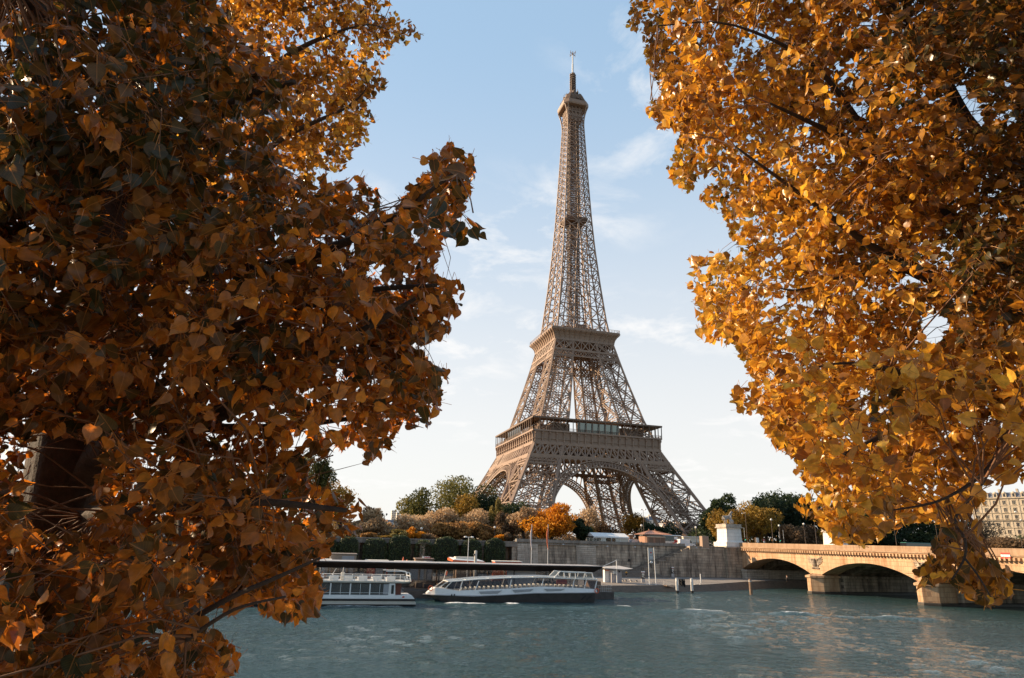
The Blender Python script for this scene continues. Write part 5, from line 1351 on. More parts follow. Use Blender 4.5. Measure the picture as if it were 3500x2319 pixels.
w = at(*c8(1822, 400), 1, -156); k = coach('dark-windowed coach with a silver lower body parked right of the copper-roofed kiosk', w.x, -156, 12, WHITE, LIVERY)
mb = MB(); mb.prism([(2.2,-1.3,1.2), (3.0,-1.3,1.35), (3.6,-1.3,1.3), (3.0,-1.3,1.05), (2.6,-1.3,1.15)], (0, .02, 0)); mb.part('red_emblem', RED, k, True)
GREENBUS = mat('green_bus', (.03, .12, .08), .3, 0, .1, .5)
w = at(*c6(1520, 690), 1, -166); coach('green bus passing behind the far bridge parapet', w.x, -166, 11, GREENBUS, GREENBUS)
# portable sign boards by the coach
w = at(*c8(1735, 400), 1, -167); t = thing('sign_board', 'white and red notice board standing before the coach', 'sign', (w.x, -167, GZ))
mb = MB(); p, q = at(*c8(1702, 312), 1, -167), at(*c8(1768, 362), 1, -167); mb.box(p.x, q.x, -167.05, -167, q.z, p.z); mb.part('white_board', WHITE, t)
p, q = at(*c8(1706, 372), 1, -167), at(*c8(1770, 402), 1, -167); mb = MB(); mb.box(p.x, q.x, -167.05, -167, q.z-.3, p.z); mb.part('red_board', RED, t)
mb = MB(); mb.beam((w.x, -166.95, GZ), (w.x, -166.95, p.z+.9), .08); mb.part('post', STEEL, t)
# beige site hut behind the right leg of the tower
p, q = at(*c8(1880, 300), 1, -148), at(*c8(2180, 400), 1, -148)
t = thing('site_hut', 'long cream site hut with a flat roof behind the tower foot', 'hut', ((p.x+q.x)/2, -146, GZ))
mb = MB(); mb.box(p.x, q.x, -148, -144, GZ, p.z-.2); mb.part('wall', CREAM, t)
mb = MB(); mb.box(p.x-.3, q.x+.3, -148.4, -143.8, p.z-.2, p.z); mb.part('roof', WHITE, t)
pa, qa = at(*c8(1915, 350), 1, -148), at(*c8(1990, 395), 1, -148); mb = MB(); mb.box(pa.x, qa.x, -148.06, -147.9, qa.z, pa.z); mb.part('window', BROWN, t)
p, q = at(*c8(845, 280), 1, -158), at(*c8(930, 390), 1, -158)
t = thing('booth', 'small brown booth with a flat roof at the right end of the marquee', 'booth', ((p.x+q.x)/2, -157, GZ))
mb = MB(); mb.box(p.x, q.x-.1, -158, -156, GZ, p.z-.35); mb.part('wall', KIOSKW, t)
mb = MB(); mb.box(p.x-.2, q.x+.1, -158.3, -155.8, p.z-.35, p.z); mb.part('roof', BROWN, t)
mb = MB(); mb.box(p.x+.25, q.x-.3, -158.04, -157.9, GZ, p.z-.7); mb.part('door', BROWN, t)
# brown cabinet on the wall
p, q = at(*c9(103, 632), 1, -172.9), at(*c9(240, 860), 1, -172.9)
t = thing('cabinet', 'tall plain brown cabinet hung on the quay wall parapet left of the plinth', 'cabinet', ((p.x+q.x)/2, -172.6, q.z))
mb = MB(); mb.bbox(p.x, q.x, -173.1, -171.6, q.z, p.z, .05); mb.part('body', CABB, t) if False else mb.part('body', mat('cabinet_paint', (.33, .225, .16), .6, 0, .08, .8), t)
mb = MB(); mb.beam((p.x-.3, -172.8, q.z-.1), (q.x+.1, -172.8, q.z-.1), .12); mb.beam((p.x+.2, -172.7, q.z-.1), (p.x+.2, -172.7, q.z+.3), .1); mb.part('bracket', WHITE, t)
# motorcycle next to it
def motorcycle(q, Y, lab, rz=0):
    w = at(*q, 1, Y); t = thing('motorcycle', lab, 'motorcycle', (w.x, Y, GZ), rz)
    for x in (-.7, .7):
        mb = MB(); mb.tube([(x+.3*math.cos(a), 0, .32+.3*math.sin(a)) for a in np.linspace(0, 6.283, 13)], .06, 6); mb.part('wheel', RUBBER, t, True)
    mb = MB(); mb.loft([[(-.8,-.12,.7),(.5,-.14,.55),(.5,.14,.55),(-.8,.12,.7)], [(-.85,-.1,.85),(.45,-.12,.95),(.45,.12,.95),(-.85,.1,.85)]]); mb.part('body', BLACKCAR, t, True)
    mb = MB(); mb.bbox(-.8, .0, -.14, .14, .86, .98, .03); mb.part('seat', RUBBER, t, True)
    mb = MB(); mb.beam((.7,0,.32), (.42,0,1.05), .07); mb.beam((.42,-.35,1.08), (.42,.35,1.08), .05); mb.part('fork', STEEL, t, True)
motorcycle(c9(85, 790), -169.5, 'motorcycle parked left of the brown cabinet'); motorcycle(c9(285, 800), -168.9, 'motorcycle parked between the brown cabinet and the plinth')
# glass barrier and planters by the marquee
p, q = at(*c8(20, 332), 1, -166), at(*c8(270, 385), 1, -166)
t = thing('fence', 'glass panel fence with thin posts left of the marquee', 'fence', ((p.x+q.x)/2, -166, GZ))
mb = MB(); mb.box(p.x, q.x, -166.02, -166, GZ+.1, p.z); mb.part('glass_panel', CLEAR, t)
mb = MB()
for x in np.linspace(p.x, q.x, 5): mb.beam((x, -166.05, GZ), (x, -166.05, p.z+.05), .07)
mb.beam((p.x, -166.05, p.z+.05), (q.x, -166.05, p.z+.05), .06); mb.part('frame', CREAM, t)

# ------------------------------------------------------------------ lamps, signals, signs
def lamp(px, pbase, ptop, Y, kind, lab, zb=None, group=None):
    w = at(px, ptop, 1, Y); zb = GZ if zb is None else zb; h = w.z-zb
    t = thing('street_lamp', lab, 'lamp', (w.x, Y, zb), 0, group)
    mb = MB(); mb.lathe((0,0,0), [(.2, 0), (.2, .5), (.13, .65), (.09, 1.2), (.06, h-.35), (.06, h-.25)], 8); mb.part('pole', POLE, t, True)
    if kind == 'globe':
        mb = MB(); mb.lathe((0,0,h-.55), [(.08, 0), (.2, .06), (.1, .1)], 8); mb.part('collar', BLACKM, t, True)
        mb = MB(); mb.ball((0,0,h-.25), .33, 12, 8); mb.part('globe', LAMPG, t, True, True)
    elif kind == 'double':
        for s in (-1, 1):
            mb = MB(); mb.beam((0,0,h-.7), (s*.55,0,h-.45), .06); mb.part('arm', POLE, t, True)
            mb = MB(); mb.lathe((s*.55,0,h-.45), [(.1, 0), (.26, .35), (.3, .4), (.05, .65)], 6); mb.part('lantern', BLACKM if Y > -168 and px < 1400 else LAMPG, t, True)
    elif kind == 'crown':
        for k in range(4):
            a = k*1.57+.4; mb = MB(); mb.beam((0,0,h-.4), (.8*math.cos(a), .8*math.sin(a), h-.2), .06); mb.part('arm', POLE, t, True)
            mb = MB(); mb.lathe((.8*math.cos(a), .8*math.sin(a), h-.35), [(.18, 0), (.34, .1), (.3, .2), (.05, .3)], 8); mb.part('lamp_head', STEEL, t, True)
    elif kind == 'arm':
        mb = MB(); mb.beam((0,0,h-.3), (-.9,-.1,h), .07); mb.part('arm', POLE, t, True)
        mb = MB(); mb.loft([[(-1.4,-.2,h-.02),(-.7,-.15,h-.02),(-.7,.1,h-.02),(-1.4,.1,h-.02)], [(-1.3,-.15,h+.12),(-.7,-.1,h+.1),(-.7,.05,h+.1),(-1.3,.05,h+.12)]]); mb.part('lamp_head', LAMPG, t, True)
    return t
POLE = mat('lamp_pole_paint', (.12, .085, .065), .5, .2, .15, 1.)
X5 = lambda x: 2000+x*.29573; Y5 = lambda y: 1700+y*.29573; X6 = lambda x: 2600+x*.38023; Y6 = lambda y: 1600+y*.38023
lamp(1441, 1840, 1804, -160, 'globe', 'white globe lamp among the orange bushes above the clipped hedges', group='globe lamps')
lamp(1315, 1840, 1757, -150, 'double', 'black lamp post with two lanterns against the sky at left of the trees')
lamp(1691, 1840, 1800, -158, 'globe', 'white globe lamp half hidden in the brown conical tree', group='globe lamps')
lamp(X5(670), 1850, Y5(135), -161, 'crown', 'tall lamp post with a ring of lamp heads between marquee and kiosk')
lamp(X5(650), 1850, Y5(318), -158, 'globe', 'thin globe lamp just left of the tall ring-headed lamp post', group='globe lamps')
lamp(X5(318), 1850, Y5(360), -150, 'double', 'short two-globe lamp above the white marquee')
lamp(X5(1278), 1850, Y5(340), -158, 'globe', 'globe lamp standing in front of the right tower foot', group='globe lamps')
for i, (x, y, lab) in enumerate(((2148, 250, 'tall globe lamp on the bridge, first right of the traffic signs'), (2240, 320, 'globe lamp on the bridge next to the traffic signal with green light'))):
    lamp(X5(x), 1860, Y5(y), -158 + 6*i, 'globe', lab, group='globe lamps')
for i, (x, y, lab) in enumerate(((385, 497, 'globe lamp on the bridge over the carousel roof'), (478, 443, 'taller globe lamp on the bridge left of the half hidden plinth'), (1190, 470, 'lamp post on the bridge mostly behind golden leaves'), (1565, 480, 'lamp post on the bridge behind the dark hanging leaves'))):
    lamp(X6(x), 1860, Y6(y), -156+3*i, 'globe', lab, group='globe lamps')
lamp(3470, 1880, 1748, -160, 'globe', 'tall lamp post in front of the tall cream apartment house', group='globe lamps')
lamp(3488, 1880, 1776, -150, 'globe', 'lamp post at the right of the cream apartment house', group='globe lamps')
lamp(X5(1850), 1858, Y5(190), -158, 'arm', 'tall thin mast with a floodlight arm right of the horse statue')
def signal(px, ptop, Y, lab, lit):
    w = at(px, ptop, 1, Y); h = w.z-GZ
    t = thing('traffic_signal', lab, 'traffic light', (w.x, Y, GZ), 0, 'traffic signals')
    mb = MB(); mb.lathe((0,0,0), [(.12, 0), (.07, .5), (.055, h)], 8); mb.part('post', STEEL, t, True)
    for z in (2.6, 1.5):
        mb = MB(); mb.bbox(-.16, .16, -.3, -.06, z, z+.85, .03); hd = mb.part('signal_head', BLACKM, t, True)
        for k in range(3):
            mb = MB(); mb.lathe((0,0,0), [(.09, 0), (.09, .02)], 8); mb.v = [(x, -.302-zz, z+.15+.27*k+y) for x, y, zz in mb.v]
            mb.part('signal_lens', GREENL if (k == 0 and lit) else DARK, hd, True)
GREENL = mat('green_lens', (.02, .5, .3), .3, 0, .02, 1., emit=(.02, .9, .5, 1.2))
signal(X5(1835), Y5(350), -160, 'slim traffic signal left of the tall floodlight mast', True)
signal(X5(2238), Y5(400), -163, 'traffic signal showing green behind the bridge parapet', True)
signal(X5(2285), Y5(380), -160, 'unlit traffic signal mast right of the green one', False)
signal(X5(1550), Y5(460), -160, 'small dark traffic signal left of the plinth', False)
def sign(px, ptop, Y, lab, kind):
    w = at(px, ptop, 1, Y); h = w.z-GZ
    t = thing('road_sign', lab, 'sign', (w.x, Y, GZ))
    mb = MB(); mb.beam((0,0,0), (0,0,h), .07); mb.part('post', STEEL, t, True)
    if kind == 'boards':
        for k in range(4): mb = MB(); mb.box(-.45, .5, -.1, -.05, h-.28-.36*k, h-.36*k); mb.part('board', WHITE, t, True)
    elif kind == 'round':
        mb = MB(); mb.lathe((0,0,0), [(.32, 0), (.32, .04)], 14); mb.v = [(x, -.06-z, h-.34+y) for x, y, z in mb.v]; d = mb.part('disc', RED, t, True)
        mb = MB(); mb.lathe((0,0,0), [(.2, 0), (.2, .01)], 12); mb.v = [(x, -.105-z, h-.34+y) for x, y, z in mb.v]; mb.part('disc_centre', GREYP, d, True)
        mb = MB(); mb.box(-.25, .25, -.1, -.05, h-1.05, h-.72); mb.part('plate', WHITE, t, True)
    else:
        mb = MB(); mb.box(-.5, .6, -.1, -.05, h-.35, h); mb.part('board', WHITE, t, True)
sign(X5(1988), Y5(470), -164, 'stack of white direction boards behind the bridge parapet', 'boards')
sign(X5(2063), Y5(482), -162, 'round red prohibition sign with a white plate below', 'round')
sign(X5(1790), Y5(475), -163, 'white arrow board right beside the plinth', 'board')
# brown information column near the boards
w = at(X5(1966), Y5(465), 1, -163.5); tag(MB().lathe((w.x, -163.5, GZ), [(.16, 0), (.16, w.z-GZ-.2), (.2, w.z-GZ-.15), (.04, w.z-GZ)], 8).part('bollard', BROWN), 'slim brown column left of the white direction boards', 'column')
# carousel roof and small kiosk across the bridge
def carousel():
    Y = -120.
    a, b, tp = at(*c6(360, 660), 1, Y), at(*c6(532, 660), 1, Y), at(*c6(465, 620), 1, Y)
    c = (a.x+b.x)/2; r = (b.x-a.x)/2
    t = thing('carousel', 'red carousel with a scalloped roof beyond the bridge parapet', 'carousel', (c, Y, GZ))
    z = a.z-GZ
    mb = MB(); mb.lathe((0,0,0), [(r*.95, 0), (r*.95, .5), (r*.3, .52), (r*.3, z-.1)], 16); mb.part('drum', KIOSKW, t, True)
    mb = MB(); mb.lathe((0,0,z-.4), [(r, 0), (r*1.03, .7), (r*.9, .75), (r*.35, 1.5), (r*.2, 1.6)], 20); rf = mb.part('roof', REDWOOD2, t, True)
    mb = MB(); mb.lathe((0,0,z+1.1), [(r*.22, 0), (r*.22, .4), (r*.18, .9), (.05, tp.z-a.z-.4)], 12); mb.part('dome', COPPER, rf, True)
    mb = MB()
    for k in range(20): q = 6.283*k/20; mb.ball((r*math.cos(q), r*math.sin(q), z+.4), .28, 6, 4)
    mb.part('scallops', KIOSKW, rf, True)
    for k in range(10):
        q = 6.283*k/10; mb = MB(); mb.beam((r*.9*math.cos(q), r*.9*math.sin(q), .5), (r*.9*math.cos(q), r*.9*math.sin(q), z), .14); mb.part('post', CREAM, t, True)
REDWOOD2 = mat('carousel_red', (.33, .10, .06), .6, 0, .15, 1.)
carousel()
a, b = at(*c6(530, 655), 1, -140), at(*c6(628, 688), 1, -140)
t = thing('kiosk', 'small dark kiosk with a pointed roof between the carousel and the farther plinth', 'kiosk', ((a.x+b.x)/2, -138, GZ))
mb = MB(); mb.box(a.x+.3, b.x-.3, -140, -136, GZ, a.z); mb.part('wall', KIOSKW, t)
mb = MB(); mb.loft([[(a.x, -140.5, a.z), (b.x, -140.5, a.z), (b.x, -135.5, a.z), (a.x, -135.5, a.z)], [((a.x+b.x)/2-.3, -138.2, a.z+1.6), ((a.x+b.x)/2+.3, -138.2, a.z+1.6), ((a.x+b.x)/2+.3, -137.8, a.z+1.6), ((a.x+b.x)/2-.3, -137.8, a.z+1.6)]]); mb.part('roof', BROWN, t)
mb = MB(); mb.box(a.x+1, b.x-1, -140.05, -139.9, GZ+.8, a.z-.6); mb.part('shutter', BROWN, t)

# ------------------------------------------------------------------ buildings
FACADE = stone('facade_limestone', (.62, .53, .41), (.58, .50, .38), (.46, .39, .30), 1.4, .55, .3, (.22, .16, .10), None, .015)
ZINC = mat('zinc_roof', (.20, .21, .23), .45, .4, .15, .4)
def apartment():
    o = at(3345, 1870, 1, -20); o.z = GZ
    t = thing('apartment_house', 'tall cream apartment house with rows of windows and a domed corner top', 'building', tuple(o), rad(-62))
    Wd, fl = 44., 8; fh = (at(3400, 1712, 1, -20).z-GZ)/8
    H = fl*fh
    mb = MB(); mb.box(0, Wd, 0, 14, 0, H); mb.part('wall', FACADE, t, True)
    for f in range(fl):
        z = f*fh
        for c in range(9):
            x = 2.6+4.8*c
            mb = MB(); mb.box(x-.75, x+.75, -.10, .05, z+.75, z+2.95); w = mb.part('window', WINDOW, t, True)
            mb = MB()
            for u in (-.75, 0, .75): mb.box(x+u-.07, x+u+.07, -.16, -.102, z+.75, z+2.95)
            mb.box(x-.95, x+.95, -.3, -.1, z+2.951, z+3.15); mb.box(x-.95, x+.95, -.35, -.1, z+.5, z+.748); mb.part('frame', FACADE, w, True)
        mb = MB(); mb.box(-.2, Wd+.2, -.4 if f in (2, 4, 6) else -.2, -.003, z-.14, z+.14) if f else mb.box(-.2, Wd+.2, -.25, -.003, 0, .6); mb.part('string_course', FACADE, t, True)
    for c in range(10):
        x = 4.8*c; mb = MB(); mb.box(max(0, x-.35), x+.35, -.19, -.004, fh*2+.15, H-.2); mb.part('pilaster', FACADE, t, True)
    for f in (2, 5):
        mb = MB(); z = f*fh+.14
        mb.box(0, Wd, -.9, -.42, z-.25, z); 
        for x in np.arange(.2, Wd, .42): mb.beam((x, -.85, z), (x, -.85, z+.9), .05)
        mb.beam((0, -.85, z+.9), (Wd, -.85, z+.9), .08); o2 = mb.part('balcony', FACADE, t, True)
    mb = MB(); mb.box(-.5, Wd+.5, -.7, 14.3, H, H+.5); mb.part('cornice', FACADE, t, True)
    mb = MB(); mb.loft([[(0,-.2,H+.5),(Wd,-.2,H+.5),(Wd,14,H+.5),(0,14,H+.5)], [(1,1.6,H+3.6),(Wd-1,1.6,H+3.6),(Wd-1,12,H+3.6),(1,12,H+3.6)]]); rf = mb.part('roof', ZINC, t, True)
    for x in (4, 8.6, 13.2, 17.8, 22.4, 27):
        mb = MB(); mb.box(x-1.1, x+1.1, -.3, 1.5, H+.5, H+3); mb.lathe((x, .6, H+3), [(1.3, 0), (1.2, .3), (.6, .9), (.05, 1.1)], 10); d = mb.part('dormer', FACADE, rf, True)
        mb = MB(); mb.box(x-.5, x+.5, -.36, -.302, H+.9, H+2.6); mb.part('dormer_window', WINDOW, rf, True)
    for x in (6, 15, 24):
        mb = MB(); mb.box(x-.5, x+.5, 3, 6, H+3.4, H+5.8); mb.part('chimney', FACADE, rf, True)
apartment()
FARW = mat('far_render', (.66, .63, .58), .8, 0, .06, .1)
def far_house(px0, px1, ptop, Y, lab, m=FARW, roof=True, fl=6):
    a, b = at(px0, ptop, 1, Y), at(px1, ptop, 1, Y)
    H = a.z-GZ; w = b.x-a.x
    t = thing('apartment_house' if fl < 12 else 'tower_block', lab, 'building', (a.x, Y, GZ))
    hw = H*(.88 if roof else 1)
    mb = MB(); mb.box(0, w, 0, 14, 0, hw); mb.part('wall', m, t, True)
    n = max(3, int(w/4)); fh = hw/fl
    mb = MB()
    for f in range(int(fl*.4), fl):
        for c in range(n):
            x = w*(c+.5)/n; mb.box(x-.7, x+.7, -.08, .05, f*fh+.25*fh, f*fh+.78*fh); mb.box(-.08, .05, 14*(c+.5)/n-.7, 14*(c+.5)/n+.7, f*fh+.25*fh, f*fh+.78*fh)
    wn = mb.part('windows', WINDOW, t, True); wn['kind'] = 'stuff'
    if roof:
        mb = MB(); mb.loft([[(0,0,hw),(w,0,hw),(w,14,hw),(0,14,hw)], [(.8,2,H),(w-.8,2,H),(w-.8,12,H),(.8,12,H)]]); r = mb.part('roof', ZINC, t, True)
        for x in (w*.2, w*.55, w*.85):
            mb = MB(); mb.box(x-.8, x+.8, 4, 9, H-.2, H+2); mb.part('chimney', m, r, True)
for i, (a, b, tp, Y, lab) in enumerate(((2195, 2222, 1772, 330, 'pale far apartment house nearest the ring-headed lamp, seen through the tower arch'), (2218, 2250, 1765, 345, 'tallest of the pale far apartment houses seen through the tower arch'), (2246, 2272, 1775, 350, 'pale far apartment house with a dark roof right of the tallest one'), (2268, 2305, 1785, 300, 'low pale apartment house at the inside of the right tower leg'), (2300, 2360, 1790, 330, 'pale apartment house far behind the right tower leg'))):
    far_house(a, b, tp, Y, lab)
far_house(1114, 1135, 1655, 900, 'pale high-rise block on the skyline behind the leftmost trees', FARW, False, 22)
far_house(1340, 1356, 1745, 900, 'left half of the two pale high-rise blocks beyond the round olive tree', FARW, False, 16)
far_house(1357, 1368, 1752, 880, 'lower right of the two pale high-rise blocks beyond the round olive tree', FARW, False, 14)
far_house(1290, 1420, 1776, 700, 'long low pale building on the skyline under the high-rise blocks', FARW, True, 6)
# ------------------------------------------------------------------ background trees and hedges
def leaf_mat(name, cols, trans=.35, rough=.6):
    m = bpy.data.materials.new(name); m.use_nodes = True; t = m.node_tree; L = t.links.new
    p = t.nodes['Principled BSDF']; p.inputs['Roughness'].default_value = rough; p.inputs['Specular IOR Level'].default_value = .25
    a = N(t, 'ShaderNodeAttribute', attribute_name='tint')
    r = N(t, 'ShaderNodeValToRGB'); e = r.color_ramp.elements
    while len(e) < len(cols): e.new(.5)
    for i, c in enumerate(cols): e[i].position = i/(len(cols)-1); e[i].color = (*c, 1)
    L(a.outputs['Fac'], r.inputs[0]); L(r.outputs[0], p.inputs['Base Color'])
    tr = N(t, 'ShaderNodeBsdfTranslucent'); L(r.outputs[0], tr.inputs[0])
    mx = N(t, 'ShaderNodeMixShader'); mx.inputs[0].default_value = trans
    L(p.outputs[0], mx.inputs[1]); L(tr.outputs[0], mx.inputs[2]); L(mx.outputs[0], t.nodes['Material Output'].inputs[0])
    return m
KIND = {
    'olive': leaf_mat('foliage_olive', [(.055, .06, .016), (.14, .135, .034), (.30, .24, .06)]),
    'green': leaf_mat('foliage_dark_green', [(.014, .026, .014), (.030, .050, .022), (.060, .080, .030)]),
    'pink': leaf_mat('foliage_pale_brown', [(.24, .155, .085), (.48, .325, .18), (.66, .48, .29)], .4),
    'rust': leaf_mat('foliage_rust', [(.17, .09, .035), (.38, .20, .065), (.56, .33, .12)]),
    'brown': leaf_mat('foliage_dark_brown', [(.085, .055, .032), (.19, .12, .065), (.30, .19, .10)]),
    'gold': leaf_mat('foliage_gold', [(.16, .09, .015), (.32, .19, .03), (.45, .29, .05)]),
    'orange': leaf_mat('foliage_orange', [(.35, .12, .01), (.62, .24, .015), (.78, .36, .03)], .4),
    'lime': leaf_mat('foliage_yellow_green', [(.14, .11, .03), (.24, .19, .06), (.36, .29, .10)]),
    'hedge': leaf_mat('foliage_hedge', [(.022, .036, .016), (.06, .085, .034), (.16, .18, .075)], .15, .45),
}
BARKD = mat('bark_dark', (.055, .042, .032), .9, 0, .3, 2., .4)
def quads(c, s, rng, flat=0.):
    """one small leaf-clump face per centre, random attitude"""
    n = len(c)
    a = rng.normal(size=(n, 3)); a[:, 2] *= (1-flat); a /= np.linalg.norm(a, axis=1)[:, None]
    b = rng.normal(size=(n, 3)); b -= a*(a*b).sum(1)[:, None]; b /= np.linalg.norm(b, axis=1)[:, None]
    s = np.asarray(s)[:, None]
    k = rng.uniform(.6, 1.1, (n, 1))
    v = np.stack([c - a*s, c + b*s*.55*k, c + a*s*1.05, c - b*s*.5], 1).reshape(-1, 3)
    return v, np.arange(4*n).reshape(n, 4)
def bg_tree(px0, px1, ptop, Y, kind, lab, n=2600, leaf=.42, base=.3, shape='round', name='tree', cat='tree', group='trees in the riverside park', lobes=13, gap=.0, zb=None):
    a, b = at(px0, ptop, 1, Y), at(px1, ptop, 1, Y)
    zb = GZ if zb is None else zb
    H = (a.z-zb)*1.12; w = (b.x-a.x)/2*1.46; cx = (a.x+b.x)/2; n = int(n*2.3); base *= .7
    rng = np.random.default_rng(int(px0*7+ptop))
    t = thing(name, lab, cat, (cx, Y, zb), 0, group)
    ch = H*(1-base); cz = H*base+ch/2
    L = []
    for i in range(lobes):
        d = rng.normal(size=3); d /= np.linalg.norm(d)
        rr = rng.uniform(.35, .74)
        sh = 1.
        if shape == 'cone': sh = 1-.62*max(0, d[2]*rr+.25)
        L.append((np.array([d[0]*w*rr*sh, d[1]*w*rr*.9, cz+d[2]*ch*.5*rr]), w*rng.uniform(.28, .46)*sh, ch*rng.uniform(.17, .27)))
    per = n//lobes; C = []; T = []
    for c, rx, rz in L:
        d = rng.normal(size=(per, 3)); d /= np.linalg.norm(d, axis=1)[:, None]
        r = rng.uniform(.35, 1.08, per)**.5
        # break each lobe into sprays
        q = np.sin(d[:, 0]*7+c[0])*np.sin(d[:, 1]*6+c[1])*np.sin(d[:, 2]*8+c[2])
        r *= 1+.22*q
        C.append(c + d*r[:, None]*np.array([rx, rx, rz]))
        T.append(np.clip(rng.normal(.45+.22*rng.normal(), .2, per), 0, 1))
    C = np.concatenate(C); T = np.concatenate(T)
    C = C[C[:, 2] > H*base*.35 if base > .05 else C[:, 2] > .05]; T = T[:len(C)]
    v, f = quads(C, rng.uniform(.6, 1.25, len(C))*leaf, rng)
    o = np_mesh('crown', v, f, KIND[kind], attr={'tint': ('FLOAT', np.repeat(T, 4))}); o.parent = t
    mb = MB(); r0 = max(.12, min(.5, w*.075))
    mb.tube([(0,0,-.2), (.05*w,0,H*base*.6), (0,.04*w,H*(base+.15)), (.03*w,0,H*.72)], [r0*1.25, r0, r0*.75, r0*.2], 7)
    tr = mb.part('trunk', BARKD, t, True)
    for i, (c, rx, rz) in enumerate(L[:7]):
        mb = MB(); z0 = H*(base*.8+.05*i*.6); m = Vector((c[0]*.45, c[1]*.45, z0*.4+c[2]*.6)); mb.tube([(0,0,z0), m, Vector(c)], [r0*.5, r0*.33, r0*.1], 5); mb.part('branch', BARKD, tr, True)
    return t
